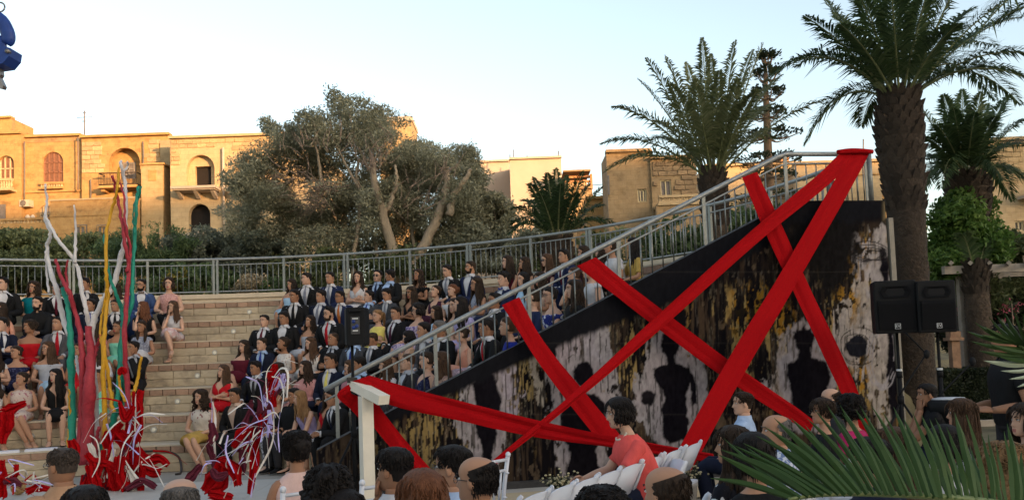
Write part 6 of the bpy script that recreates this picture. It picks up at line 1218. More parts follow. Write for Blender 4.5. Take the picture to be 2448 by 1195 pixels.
for i in range(28):
    x, y = gb.gauss(318, 30), gb.gauss(1050, 45); a = gb.uniform(0, 2 * PI); L = gb.uniform(45, 110); strip(rc, ro, [(x, y), (x + math.cos(a) * L * .5 + gb.uniform(-8, 8), y + math.sin(a) * L * .5 - 8), (x + math.cos(a) * L, y + math.sin(a) * L + 8)], gb.uniform(3, 7), (STRIPW, PURP, STRIPW, RED)[i % 4], 11.9, i)
for i, pts in enumerate((((215, 1040), (232, 1055), (238, 1100), (220, 1140)), ((240, 1060), (268, 1020), (300, 1000), (330, 1010)), ((300, 1100), (320, 1130), (352, 1165)), ((305, 1120), (300, 1150), (285, 1175)), ((335, 1090), (370, 1118), (400, 1108)))): strip(rc, ro, pts, 4.5, STRIPW, 11.8, i + 90)
tag(rc, 'heap of red cloth and pale ribbon strips at the foot of the painted branches', 'cloth sculpture')
sc = empty('cloth_sculpture', tuple(at(580, 1170, 10.6) * [1, 1, 0])); so_ = np.array(sc.location)
for i, (pts, ws, m_) in enumerate((([(596, 1180), (606, 1110), (610, 1040)], [12, 24, 20], RED), ([(600, 1075), (625, 1010), (648, 940)], [24, 30, 26], RED), ([(590, 1060), (620, 1000), (650, 945), (690, 900)], [30, 26, 24, 14], WINE), ([(640, 950), (655, 905), (658, 870)], [24, 30, 14], RED), ([(640, 905), (652, 890), (660, 880)], [16, 22, 10], RED), ([(560, 1070), (575, 1040), (595, 1020)], [16, 30, 20], RED), ([(440, 1155), (460, 1135), (480, 1110)], [18, 24, 12], WINE), ([(495, 1060), (505, 1080), (515, 1120)], [10, 20, 14], WINE), ([(488, 1175), (512, 1150), (530, 1110), (545, 1095)], [30, 60, 40, 12], RED), ([(530, 1100), (560, 1120), (570, 1160)], [20, 34, 20], RED), ([(500, 1180), (530, 1186), (556, 1190)], [24, 28, 16], RED), ([(505, 1010), (510, 1040), (500, 1060)], [12, 26, 14], WINE), ([(545, 1130), (520, 1140), (505, 1120)], [14, 24, 14], WINE))): drape(sc, so_, pts, ws, m_, 'cloth', 10.7 - .03 * i, 40 + i)
for i, pts in enumerate((((640, 960), (636, 900), (650, 870), (680, 860), (712, 868)), ((630, 980), (620, 920), (600, 905), (588, 900)), ((655, 900), (672, 880), (688, 890), (686, 950)), ((650, 900), (668, 905), (678, 940), (672, 985)), ((520, 1090), (560, 1050), (600, 1015), (640, 1000)), ((512, 1095), (560, 1075), (600, 1030)), ((545, 990), (580, 965), (590, 968)), ((590, 968), (608, 985), (618, 1005)), ((525, 1060), (540, 1030), (580, 1020), (625, 1005)), ((470, 1100), (490, 1065), (515, 1040)), ((505, 950), (507, 990), (503, 1040)), ((508, 960), (515, 1000), (512, 1050), (516, 1100)), ((500, 1030), (508, 1060), (498, 1090)), ((670, 985), (665, 1030), (668, 1080)), ((655, 990), (650, 1060), (610, 1140)), ((640, 1010), (620, 1060), (602, 1120)), ((610, 1130), (603, 1165), (600, 1188)), ((560, 1130), (540, 1110), (555, 1080), (590, 1060)), ((535, 1190), (550, 1160), (580, 1130)), ((545, 1040), (540, 1080), (560, 1130)), ((600, 1100), (575, 1110), (565, 1150)), ((630, 1000), (655, 985), (668, 1000)), ((515, 1105), (490, 1110), (478, 1140)))): strip(sc, so_, pts, 4.5 + (i % 3) * 1.5, PURP if i % 3 == 1 else STRIPW, 10.5 - .02 * (i % 5), 200 + i)
for i in range(18):
    t = gb.random(); x, y = 565 + 100 * t + gb.gauss(0, 14), 1090 - 190 * t + gb.gauss(0, 12); L = gb.uniform(35, 70); drape(sc, so_, [(x, y), (x + gb.uniform(-12, 6), y + L * .5), (x + gb.uniform(-20, 8), y + L)], [8, gb.uniform(14, 22), 8], (WINE, RED, WINE, PURP)[i % 4], 'cloth', 10.62, 800 + i)
for i in range(32):
    t = gb.random(); x, y = 560 + 110 * t + gb.gauss(0, 18), 1120 - 220 * t + gb.gauss(0, 16); a = gb.uniform(0, 2 * PI); L = gb.uniform(30, 80); strip(sc, so_, [(x, y), (x + math.cos(a) * L * .5, y + math.sin(a) * L * .5 - 5), (x + math.cos(a) * L, y + math.sin(a) * L + 10)], gb.uniform(2, 5), (STRIPW, PURP, WINE)[i % 3], 10.5, 400 + i)
tag(sc, 'leaning sculpture of wine and red cloth with lilac and cream ribbon strips', 'cloth sculpture')
lc = empty('red_cloth_bundle', tuple(at(20, 1110, 11.5) * [1, 1, 0])); lo_ = np.array(lc.location)
for i, (pts, ws, m_) in enumerate((([(4, 985), (30, 975), (62, 962)], [30, 26, 12], RED), ([(10, 985), (8, 1020), (4, 1060)], [34, 40, 20], RED), ([(24, 985), (26, 1010), (22, 1030)], [14, 20, 14], RED), ([(2, 1100), (4, 1150), (0, 1190)], [20, 30, 30], RED), ([(36, 1110), (38, 1130), (22, 1150)], [12, 14, 16], RED), ([(8, 1150), (30, 1150), (52, 1160)], [12, 22, 12], WINE), ([(62, 1175), (90, 1165), (120, 1170)], [16, 22, 14], RED))): drape(lc, lo_, pts, ws, m_, 'cloth', 11.4 - .03 * i, 70 + i)
for i in range(16): x, y = gb.gauss(60, 30), gb.gauss(1155, 18); strip(lc, lo_, [(x, y), (x + gb.uniform(-30, 30), y - gb.uniform(0, 20)), (x + gb.uniform(-60, 60), y + gb.uniform(-10, 10))], 5, (STRIPW, RED, PURP)[i % 3], 11.2, 600 + i)
tag(lc, 'bundle of red cloth strips lying at the left edge of the stage', 'cloth sculpture')
c = atz(44, 1165, .11); mb = MB(); mb.ell(c, (.085, .085, .085), 14, 10); g3 = np.random.default_rng(2)
for i in range(14): nrm = g3.normal(size=3); u = unit(np.cross(nrm, [.3, .5, .8])); v = unit(np.cross(nrm, u)); mb.tube([c + .088 * (math.cos(q) * u + math.sin(q) * v) for q in np.linspace(0, 2 * PI, 16)], .006, 4)
tag(mb.build('wicker_ball', mat('wicker', (.34, .22, .10), .7, .3)), 'small golden wicker ball on the stage among the red strips', 'ball')
SLABW = mat('white_slab', (.62, .62, .68), .5, .04)
for i, (a, b, l) in enumerate(((-60, 41, 'white flat board on the lowest step, cut by the left edge'), (55, 126, 'white flat board on the lowest step before the black dress'), (140, 205, 'white flat board on the lowest step behind the painted branches'))):
    p, q = at(a, 1066, 13.25), at(b, 1064, 13.25); a0_ = math.atan2((p[1] + q[1]) / 2 - CEN[1], (p[0] + q[0]) / 2 - CEN[0]); c = pol(R1 + .14, a0_, RISE + .016); mb = MB(); mb.box((0, 0, 0), (abs(q[0] - p[0]), .22, .03)); o = mb.build('white_board', SLABW, None, False); o.location = tuple(c); o.rotation_euler = (0, 0, a0_ - PI / 2); tag(o, l, 'board', 'white boards on the lowest step')
mb = MB(); aa = [(292, 1082), (330, 1079), (390, 1078), (420, 1086), (431, 1100), (433, 1128), (420, 1133)]; mb.tube(spline([at(x, y, 13.35 if y < 1110 else 13.0) for x, y in aa], 24), .018, 6); tag(mb.build('cable', IRON), 'black cable hanging over the edge of the lowest step', 'cable')

# chairs
CHW = mat('white_resin', (.56, .56, .60), .4, .03, scale=10)
def chiavari(loc, ang_, label):
    t = empty('white_chair', tuple(loc), ang_ - PI / 2)
    for x in (-1, 1):
        mb = MB(); mb.tube([(x * .19, -.19, 0), (x * .19, -.18, .46), (x * .195, -.21, .70), (x * .195, -.25, .90)], .016, 8); mb.ell((x * .195, -.254, .915), (.02, .02, .022)); 
        for z in (.5, .6, .78): mb.ell((x * .193, -.185 - max(0, z - .46) * .16, z), (.02, .02, .008), 8, 5)
        mb.build('back_post', CHW, t); mb = MB(); mb.tube([(x * .19, .19, 0), (x * .19, .19, .44)], [.012, .018], 8); mb.build('leg', CHW, t)
    for z, y in ((.88, -.247), (.80, -.23), (.56, -.192)): mb = MB(); mb.tube([(-.195, y, z), (.195, y, z)], .012, 6); mb.build('rail', CHW, t)
    for k in range(6): x = -.14 + .056 * k; mb = MB(); mb.tube([(x, -.192, .56), (x, -.212, .68), (x, -.23, .80)], [.007, .010, .007], 6); mb.build('spindle', CHW, t)
    mb = MB(); mb.box((0, 0, .445), (.40, .40, .035)); mb.build('seat', CHW, t, False)
    for z in (.15, .25): mb = MB(); mb.tube([(-.19, .19, z), (.19, .19, z)], .009, 6); mb.tube([(-.19, -.18, z), (-.19, .19, z)], .009, 6); mb.tube([(.19, -.18, z), (.19, .19, z)], .009, 6); mb.build('stretcher', CHW, t)
    tag(t, label, 'chair', 'white spindle back chairs'); return t
def folding(loc, ang_, label, group='row of white folding chairs'):
    t = empty('folding_chair', tuple(loc), ang_ - PI / 2)
    for x in (-1, 1):
        mb = MB(); mb.tube([(x * .205, .24, 0), (x * .205, .02, .43), (x * .205, -.20, .79), (x * .197, -.213, .81)], [(.011, .019)] * 3 + [(.008, .012)], 8); mb.build('side_rail', CHW, t)
        mb = MB(); mb.tube([(x * .18, -.24, 0), (x * .18, .10, .44)], [(.010, .017)] * 2, 8); mb.build('rear_leg', CHW, t)
    R = []
    for i in range(11):
        u = i / 10 * 2 - 1; x = u * .196; y = -.165 - .022 * (1 - u * u); top_ = .798 - .03 * abs(u) ** 3; R.append(np.array([(x, y - .008 + .065, .555), (x, y + .008 + .065, .555), (x, y + .008 - .04, top_), (x, y - .008 - .04, top_)]))
    mb = MB(); mb.loft(R); mb.build('back_panel', CHW, t)
    mb = MB(); mb.loft([np.stack([np.array([-1, -.9, .9, 1, .9, -.9]) * .185 * k, np.array([0, 1, 1, 0, -1, -1]) * .19 * k + .02, np.full(6, z)], 1) for z, k in ((.43, .95), (.437, 1), (.455, 1), (.462, .95))]); mb.build('seat', CHW, t, False)
    mb = MB(); mb.tube([(-.18, -.14, .13), (.18, -.14, .13)], .009, 6); mb.tube([(-.205, .17, .14), (.205, .17, .14)], .009, 6); mb.build('stretcher', CHW, t)
    tag(t, label, 'folding chair', group); return t
ORD = ['nearest white folding chair in the empty row beside the bald man', 'second nearest white folding chair in the empty row', 'third nearest white folding chair in the empty row', 'fourth nearest white folding chair in the empty row', 'white folding chair in the middle of the empty row', 'fourth farthest white folding chair in the empty row', 'third farthest white folding chair in the empty row', 'second farthest white folding chair in the empty row, by the woman in coral', 'farthest white folding chair in the empty row, against the wide red band']
for i in range(8):
    k = i / 7; ztop = .80; px, py = 1215 + (1606 - 1215) * k ** .92, 1172 - (1172 - 1058) * k; p = atz(px, py, ztop); folding((p[0], p[1], 0), math.radians(150), (ORD[:4] + ORD[5:])[i])
p = atz(1672, 1150, .8); folding((p[0], p[1], 0), math.radians(150), 'white folding chair behind the woman in the flowered black top', None)
p = atz(1640, 1165, .8); folding((p[0], p[1], 0), math.radians(150), 'white folding chair right behind the bald man at the bottom', None)
CH = [(710, 1168, .9, 118, 'white spindle back chair of the woman in pale pink'), (890, 1152, .9, 120, 'white spindle back chair before the white post'), (1024, 1128, .9, 125, 'white spindle back chair left of the man in glasses'), (1108, 1102, .9, 140, 'white spindle back chair behind the balding man, nearest the mural wall')]
for px, py, z, a, l in CH: p = atz(px, py, z); chiavari((p[0], p[1] + .2, 0), math.radians(a), l)
def flowers(px, py, z, n, label):
    c = atz(px, py, z); t = empty('flower_pot', (c[0], c[1], 0)); an = np.arange(12) * PI / 6; mb = MB(); mb.loft([np.stack([np.cos(an) * r, np.sin(an) * r, np.full(12, q)], 1) for q, r in ((0, .07), (z * .8, .10), (z * .82, .11), (z * .9, .11))]); mb.build('pot', mat('pot_pale', (.4, .36, .32), .7), t)
    g = np.random.default_rng(int(px)); mb = MB()
    for i in range(n * 3): q = np.array([g.normal() * .075, g.normal() * .07, z + abs(g.normal()) * .05]); mb.tube([(q[0] * .3, q[1] * .3, z * .85), q], .003, 4, 1); mb.ell(q, (.014, .014, .010) if i % 3 else (.008, .024, .005), 6, 4, i % 3 == 0)
    mb.build('blossoms', [mat('cream_flower', (.40, .34, .20), .8, .3), HEDGE], t); tag(t, label, 'flower pot'); return t
flowers(1338, 1158, .30, 60, 'cream flowers in a pot at the foot of the mural wall, beside the chairs'); flowers(1640, 1140, .45, 40, 'cream flowers right of the folding chair row, behind the bald man')

# right side: pergola, path, kerb
TIMB = mat('pergola_timber', (.30, .25, .20), .8, .2)
pg = empty('pergola', tuple(at(2340, 900, 17.8) * [1, 1, 0])); go = np.array(pg.location)
for px, y0, y1, w_, d in ((2294, 652, 880, 14, 17.8), (2386, 655, 900, 10, 18.6), (2470, 650, 900, 12, 17.8)): c = at(px, y0, d); mb = MB(); mb.box(np.array([c[0], d, c[2] / 2]) - go, (w_ * d / F, .14, c[2])); mb.build('post', TIMB, pg, False)
for (xa, ya, xb, yb, d, h) in ((2255, 648, 2520, 640, 17.6, .16), (2370, 658, 2520, 654, 18.6, .12)):
    a, b = at(xa, ya, d), at(xb, yb, d); mb = MB(); mb.box((a + b) / 2 - go + [0, 0, .02], (b[0] - a[0], .13, h)); mb.build('beam', TIMB, pg, False)
for i in range(5): a, b = at(2275 + i * 46, 643, 17.3), at(2270 + i * 46, 645, 19.2); mb = MB(); mb.tube([a - go + [0, 0, .12], b - go + [0, 0, .12]], (.05, .06), 4); mb.build('rafter', TIMB, pg, False)
tag(pg, 'weathered timber pergola at the right edge behind the hedge', 'pergola')
mb = MB(); c = at(2283, 860, 17.5); px_ = 17.5 / F; mb.box((c[0], c[1], (c[2] + .38) / 2), (.16, .16, c[2] + .38)); zt = c[2] + .38; mb.box((c[0], c[1], zt + .03), (.28, .28, .06)); mb.box((c[0], c[1], zt + .12), (.2, .2, .12)); tag(mb.build('lantern_pillar', mat('terracotta_pillar', (.26, .15, .09), .85, .25), None, False), 'short stone lantern pillar between the loudspeakers and the pergola', 'pillar')
PATH = mat('pale_path', (.40, .36, .31), .9, .12, scale=2, bump=.003)
V = [at(2200, 1075, 13.0) * [1, 1, 0], at(2700, 1075, 12.6) * [1, 1, 0], at(2900, 1000, 16.2) * [1, 1, 0], at(2200, 1008, 16.2) * [1, 1, 0]]; mb = MB(); mb.add(np.array(V) + [0, 0, .004], [(0, 1, 2, 3)]); tag(mb.build('path', PATH, None, False), kind='structure')
mb = MB(); a, b = at(2180, 1000, 16.35), at(2900, 1000, 16.35); mb.box(np.array([(a[0] + b[0]) / 2, 16.38, .06]), (b[0] - a[0], .14, .12)); tag(mb.build('kerb', mat('kerb_stone', (.36, .30, .24), .9), None, False), kind='structure')

# near palm leaves (their blades are big enough to pick apart)
BLADE = leafmat('near_blade', (.028, .062, .014), (.045, .092, .02), (.08, .13, .035), 3.0); BLADE_U = mat('blade_pale', (.30, .34, .24), .6, .15)
def blade(par, off, b, tip, wpx, d0, d1, m, seed, bend=.04):
    g = random.Random(seed); B, T = at(*b, d0), at(*tip, d1); L = np.linalg.norm(T - B); ax = unit(T - B); sd = unit(np.cross(ax, FW)); nr = np.cross(sd, ax); tw = g.uniform(-.5, .5); s2 = sd * math.cos(tw) + nr * math.sin(tw); n2 = np.cross(s2, ax); w_ = wpx * d0 / F / 2; R = []; n = 9
    for i in range(n):
        t = i / (n - 1); k = w_ * (math.sin(PI * (.22 + .78 * t)) ** .8 if t < 1 else .02); c = B + (T - B) * t + sd * (bend * L * math.sin(PI * t)) + nr * g.uniform(-.002, .002); fold = n2 * k * .55
        R.append(np.array([c - s2 * k + fold, c, c + s2 * k + fold, c - n2 * .0012]) - off)
    mb = MB(); mb.loft(R, True); return mb.build('leaflet', m, par, False)
pf2 = empty('near_palm_leaf', tuple(at(2200, 1190, 2.3))); fo = np.array(pf2.location); d0 = 2.2
RP = spline([at(x, y, d) for x, y, d in ((1886, 1192, 2.0), (1960, 1182, 2.05), (2060, 1179, 2.1), (2200, 1184, 2.15), (2340, 1196, 2.2), (2520, 1225, 2.3))], 24); mb = MB(); mb.tube(RP - fo, np.linspace(.004, .011, 24), 7); mb.build('rib', mat('near_rib', (.12, .15, .05), .5), pf2)
TIPS = [(1698, 1142), (1716, 1085), (1724, 1074), (1736, 1080), (1750, 1062), (1776, 1058), (1806, 1040), (1828, 1020), (1850, 998), (1890, 998), (1928, 998), (1947, 978), (1976, 966), (2008, 968), (2012, 986), (2046, 978), (2056, 970), (2082, 968), (2110, 985), (2136, 972), (2160, 1000), (2182, 988), (2202, 990), (2222, 1000), (2236, 998), (2262, 1020), (2282, 985), (2284, 1006), (2310, 990), (2345, 1035), (2362, 1038), (2380, 1060), (2400, 1030), (2408, 1012), (2440, 1078), (2460, 1050)]
for i, (x, y) in enumerate(TIPS):
    u = i / (len(TIPS) - 1); bx = 1890 + 580 * u ** .92; by = np.interp(bx, [1886, 1960, 2060, 2200, 2340, 2520], [1192, 1182, 1179, 1184, 1196, 1225]); blade(pf2, fo, (bx, by), (x, y), 18 + 4 * math.sin(i), 2.0 + .25 * u, 2.1 + .3 * u, BLADE, i, -.03 + .02 * math.sin(i * 1.7))
for i in range(22):
    u = (i + .5) / 22; bx = 1905 + 560 * u; by = np.interp(bx, [1886, 1960, 2060, 2200, 2340, 2520], [1192, 1182, 1179, 1184, 1196, 1225]); k = 1 - u; blade(pf2, fo, (bx, by + 3), (bx - 185 * k ** 1.1 - 18 + gb.uniform(-18, 18), by - 70 - 95 * (1 - abs(u - .5)) + gb.uniform(-25, 25)), 12, 2.1 + .25 * u, 2.3 + .3 * u, BLADE, 100 + i, .02)
tag(pf2, 'green palm leaf arching across the bottom right corner, in front of people', 'palm leaf')
pf3 = empty('near_palm_leaf', tuple(at(2500, 840, 3.0))); fo = np.array(pf3.location); mb = MB(); mb.tube(spline([at(2420, 812, 3.0), at(2470, 850, 3.0), at(2540, 930, 3.1)], 10) - fo, np.linspace(.004, .012, 10), 6); mb.build('rib', MATS['near_rib'], pf3)
for i, (bx, by, x, y, w_, m_) in enumerate(((2430, 818, 2308, 790, 13, 0), (2440, 822, 2330, 770, 14, 0), (2425, 812, 2345, 800, 12, 0), (2448, 826, 2365, 758, 14, 0), (2455, 830, 2382, 752, 13, 0), (2465, 838, 2400, 745, 13, 0), (2474, 845, 2425, 742, 13, 0), (2484, 855, 2446, 750, 13, 0), (2450, 834, 2320, 815, 12, 0), (2462, 850, 2340, 838, 13, 0), (2478, 868, 2352, 862, 15, 1), (2484, 880, 2392, 886, 9, 1), (2490, 886, 2412, 906, 8, 1), (2494, 892, 2430, 925, 8, 1), (2470, 846, 2365, 822, 13, 0), (2480, 860, 2385, 850, 12, 0), (2440, 822, 2352, 780, 12, 0), (2500, 880, 2460, 800, 12, 0))): blade(pf3, fo, (bx, by), (x, y), w_, 3.0, 2.9, (BLADE, BLADE_U)[m_], 200 + i, .03)
tag(pf3, 'green palm leaf with pale undersides at the right edge, hiding a standing man', 'palm leaf')
# blue clamp hanging at the top left corner
BLUE = mat('clamp_blue', (.012, .045, .22), .45, .12, scale=40, bump=.001); STEELD = mat('clamp_steel', (.25, .22, .2), .4, metal=.8)
bc = empty('blue_clamp', tuple(at(10, 80, 4))); bo2 = np.array(bc.location); D_ = 4.0
def flat(name, pts, d, th, m, par=bc, off=bo2):
    A = np.array([at(x, y, d) for x, y in pts]) - off; mb = MB(); mb.loft([A, A * .0 + A + [0, th * .2, 0], A + [0, th, 0]]); return mb.build(name, m, par, False)
P = spline([at(x, y, D_) for x, y in ((-50, 22), (-24, 34), (2, 50), (17, 76), (20, 94), (14, 106))], 16); mb = MB(); mb.tube(P - bo2, [(.010, .03)] + [(.020, .032)] * 13 + [(.016, .03), (.010, .025)], 10); mb.build('jaw', BLUE, bc)
P = spline([at(x, y, D_) for x, y in ((-44, 82), (-20, 98), (2, 108), (14, 107))], 10); mb = MB(); mb.tube(P - bo2, [(.008, .04)] * 10, 8); mb.build('inner_jaw', BLUE, bc)
flat('bracket', [(-30, 112), (10, 111), (24, 115), (21, 134), (6, 152), (-30, 157)], D_ - .05, .1, BLUE)
c = at(16, 122, D_ - .06); mb = MB(); mb.tube([c - bo2, c - bo2 + [0, .02, 0]], .010, 10); mb.build('bolt', STEELD, bc)
mb = MB(); c = at(0, 18, D_); mb.tube([c - bo2 + [.022 * math.cos(q), 0, .022 * math.sin(q)] for q in np.linspace(0, 2 * PI, 17)], .004, 6); mb.build('ring', STEELD, bc)
flat('tongue', [(-20, 158), (0, 160), (2, 178), (-2, 184), (8, 205), (5, 212), (-20, 205)], D_, .03, STEELD); tag(bc, 'blue metal clamp hanging into the top left corner', 'clamp')
# ------------------------------------------------------------------ the seated crowd
CC = {n: col(n, c, rough=r) for n, c, r in (('black', (.010, .010, .011), .8), ('charcoal', (.026, .025, .028), .85), ('navy', (.010, .013, .028), .8), ('midnight', (.014, .02, .055), .8), ('blue', (.035, .062, .15), .8), ('grey', (.075, .075, .085), .85), ('slate', (.045, .047, .055), .85), ('white', (.47, .46, .48), .8), ('offwhite', (.50, .46, .42), .8), ('skyshirt', (.30, .40, .58), .8), ('red', (.33, .010, .018), .7), ('brightred', (.40, .008, .014), .7), ('wine', (.085, .010, .02), .8), ('teal', (.0, .10, .125), .6), ('peach', (.56, .27, .19), .8), ('pink', (.46, .22, .21), .8), ('rose', (.36, .15, .17), .8), ('blush', (.55, .37, .33), .8), ('mint', (.17, .46, .35), .6), ('lilac', (.32, .28, .46), .6), ('lightgrey', (.34, .35, .39), .8), ('yellow', (.58, .49, .13), .7), ('royal', (.012, .022, .20), .6), ('cream', (.52, .46, .34), .8), ('beige', (.40, .29, .23), .85), ('lightblue', (.30, .44, .58), .7), ('gold', (.40, .26, .07), .5), ('plum', (.045, .014, .03), .8), ('tan', (.34, .20, .12), .8), ('coral', (.62, .085, .075), .85), ('bluetie', (.02, .04, .22), .5), ('greytie', (.16, .17, .21), .5), ('orange', (.40, .12, .03), .6), ('paleblue', (.33, .42, .58), .85), ('fuchsia', (.35, .02, .10), .8), ('brown', (.09, .05, .035), .8))}
def patterned(name, base, spot, scale, lo=.52, hi=.56):
    m = col(name, base); N, L = m.node_tree.nodes, m.node_tree.links; b = N['Principled BSDF']; src = b.inputs['Base Color'].links[0].from_socket; tc = N.new('ShaderNodeTexCoord'); v = N.new('ShaderNodeTexNoise'); v.inputs['Scale'].default_value = scale; v.inputs['Detail'].default_value = 2; L.new(tc.outputs['Object'], v.inputs[0]); r = N.new('ShaderNodeValToRGB'); r.color_ramp.elements[0].position = lo; r.color_ramp.elements[1].position = hi; L.new(v.outputs[0], r.inputs[0]); mx = N.new('ShaderNodeMix'); mx.data_type = 'RGBA'; L.new(r.outputs[0], mx.inputs[0]); L.new(src, mx.inputs[6]); mx.inputs[7].default_value = (*spot, 1); L.new(mx.outputs[2], b.inputs['Base Color']); CC[name] = m
patterned('floral_lilac', (.42, .34, .44), (.14, .10, .24), 22); patterned('floral_blue', (.02, .03, .17), (.52, .54, .62), 16, .54, .57); patterned('floral_white', (.54, .5, .5), (.42, .06, .08), 14, .60, .63); patterned('floral_beige', (.46, .36, .31), (.30, .12, .14), 18, .58, .63); patterned('lace_white', (.52, .50, .49), (.36, .28, .25), 40, .56, .6); patterned('lace_pink', (.47, .27, .25), (.38, .19, .17), 40, .5, .58); patterned('lace_brown', (.30, .20, .16), (.18, .11, .09), 40, .5, .55); patterned('sequin_pink', (.42, .30, .32), (.26, .17, .2), 45, .5, .56); patterned('floral_black', (.010, .010, .014), (.56, .56, .58), 20, .60, .62); patterned('lace_navy', (.012, .014, .045), (.05, .055, .11), 30, .55, .6); patterned('grey_print', (.28, .29, .35), (.17, .18, .24), 26, .5, .56); patterned('plaid', (.46, .48, .54), (.12, .17, .30), 26, .5, .53); patterned('white_wine', (.50, .46, .42), (.20, .07, .08), 13, .58, .62); patterned('floral_pink', (.50, .33, .33), (.56, .5, .5), 20, .5, .55); patterned('floral_dark', (.03, .012, .016), (.26, .12, .14), 18, .56, .6); patterned('stripe', (.40, .40, .42), (.10, .10, .12), 30, .5, .52)
GRP = 'young people seated on the stone steps'
def on_row(k, px, dr=0.):
    R = R1 + (k - 1) * TR + .27 + dr; best = None
    for a in np.linspace(PHI - .03, A1, 700):
        x, y = proj(pol(R, a, RISE * k + .73))
        if best is None or abs(x - px) < best[0]: best = (abs(x - px), a, y)
    return R, best[1], best[2]
rp = random.Random(21)
def S(k, px, py, sex, label, th=None, dr=0., **kw):
    R, a, y = on_row(k, px, dr); P = pol(R, a, RISE * k + .002); d = (P - EYE) @ FW; dz = (y - py) * d / F; s = max(.93, min(1.08, 1 + dz / .73))
    face = a + PI + rp.uniform(-.12, .12)
    if th is None: th = (14 if px < 460 else np.interp(px, [500, 700, 900, 1100, 1300, 1550], [24, 34, 46, 58, 70, 82])) + rp.uniform(-9, 9)
    kw.setdefault('skin', rp.choice(['mid', 'mid', 'tan', 'fair', 'mid'])); kw.setdefault('arms', rp.choice(['lap', 'lap', 'knees', 'fore' if sex == 'm' else 'lap', 'cross', ('lap', 'knees'), ('side', 'lap'), ('knees', 'lap')])); kw.setdefault('legs', rp.choice(['apart', 'par', 'apart'] if sex == 'm' else ['par', 'cross', 'slant', 'par'])); kw.setdefault('lean', rp.uniform(-.03, .15)); kw.setdefault('pitch', rp.uniform(-.18, .05)); kw.setdefault('tilt', rp.uniform(-.13, .13)); kw.setdefault('fat', rp.uniform(.88, 1.12)); kw.setdefault('hair', rp.choice(['short', 'quiff', 'fade', 'flat']) if sex == 'm' else 'long'); kw.setdefault('hc', 'black' if sex == 'm' else 'dark')
    if kw.get('arms') == 'fore': kw['lean'] += .10; kw.setdefault('curl', .6)
    kw.setdefault('shoe', 'black' if sex == 'm' else rp.choice(['nude', 'black', 'nude']))
    for q in ('c', 'c2', 'c3'):
        if isinstance(kw.get(q), str): kw[q] = CC[kw[q]]
    o, f = person(P, face, label, GRP, sex, look=math.radians(270 - th), **kw); o.scale = (s, s, s); return o
def M(k, px, py, label, jac='black', shirt='white', tie=None, th=None, **kw):
    kw.setdefault('tie', 'tie' if tie else 'none'); return S(k, px, py, 'm', label, th, fit='suit', c=jac, c2=shirt, c3=tie or 'black', **kw)
def W(k, px, py, label, c='black', neck='crew', th=None, fit='dress', **kw): return S(k, px, py, 'f', label, th, fit=fit, c=c, neck=neck, **kw)
# top row, left to right
M(6, 7, 681, 'man in black suit and open white shirt, top row at the left edge', th=10, arms='lap')
W(6, 79, 688, 'woman in teal dress with long dark curly hair, top row', 'teal', 'crew', 5, hair='curly', slv=.25, lips='r')
M(6, 135, 694, 'man in black suit with wine red tie behind the white branch, top row', 'black', 'white', 'wine', th=8)
M(6, 204, 681, 'man in black suit and dark tie framed by white branches, top row', 'black', 'white', 'midnight', th=12)
W(6, 273, 690, 'woman in cream top with long dark hair behind the yellow branch, top row', 'cream', 'vneck', 30, 'pants', c2='black', hair='long')
M(6, 340, 683, 'bearded man in blue suit, bow tie and glasses, top row', 'blue', 'white', 'brown', th=14, tie_=0, gl='x', brd='black', hair='fade') if False else S(6, 340, 683, 'm', 'bearded man in blue suit, bow tie and glasses, top row', 14, fit='suit', c='blue', c2='white', c3='brown', tie='bow', gl='x', brd='black', hair='fade', arms='lap')
W(6, 406, 680, 'woman in pink lace top with a dark bob, at the end of left top row', 'lace_pink', 'crew', -8, 'pants', c2='black', hair='bob', hc='dark', skin='fair', lips='r', arms='knees', fat=1.08)
W(6, 695, 681, 'woman in light blue strapless dress at the left end of the right top row', 'lightblue', 'strapless', 42, hair='wavy')
M(6, 739, 668, 'heavier man in black suit and pale tie, right top row', 'black', 'white', 'greytie', 52, fat=1.12, hair='short', skin='fair', arms='lap')
M(6, 799, 666, 'man in navy suit with grey tie sitting upright, right top row', 'midnight', 'white', 'greytie', 28, hair='fade', arms='lap')
W(6, 860, 664, 'woman in white wrap dress with shoulder length dark hair, top row', 'white', 'vneck', 8, hair='wavy', lips='r', skin='fair', arms='cross')
M(6, 904, 661, 'man in black suit and blue tie turning to his neighbour, top row', 'black', 'skyshirt', 'midnight', 20, dr=.06, gl='sun', hair='short')
M(6, 929, 659, 'man in black jacket and pale blue shirt leaning to talk to his neighbour, top row', 'black', 'skyshirt', None, 88, dr=-.12, hair='short', skin='tan', tilt=-.16)
W(6, 1012, 659, 'woman in black cold shoulder top with pulled back dark hair, top row', 'black', 'off', 40, 'pants', c2='black', hair='wavy', arms='cross', skin='tan')
M(6, 1079, 649, 'man in black suit with silver tie looking down, top row', 'black', 'white', 'greytie', 48, pitch=-.22, hair='short')
M(6, 1123, 640, 'bearded man in navy suit and open collar, top row', 'midnight', 'white', None, 60, brd='dark', hair='short', hc='dark')
W(6, 1222, 628, 'woman in dark red dress with long brown hair, before the railing', 'wine', 'tank', 62, hair='long', hc='dark', skin='fair')
W(6, 1261, 630, 'woman with her hand to her cheek and long dark hair, top row', 'blush', 'strapless', 75, hair='long', arms=('lap', 'chin'))
W(6, 1312, 623, 'woman in sunglasses and dark flowered top, top row', 'floral_dark', 'off', 62, hair='long', hc='brown', gl='sun', arms='cross', skin='fair')
M(6, 1362, 614, 'young man in navy suit and dark red tie with swept up hair, top row right', 'midnight', 'white', 'wine', 66, hair='quiff')
W(6, 1413, 605, 'woman with dark hair whose face shows just above the red band, top row', 'plum', 'crew', 78, hair='long')
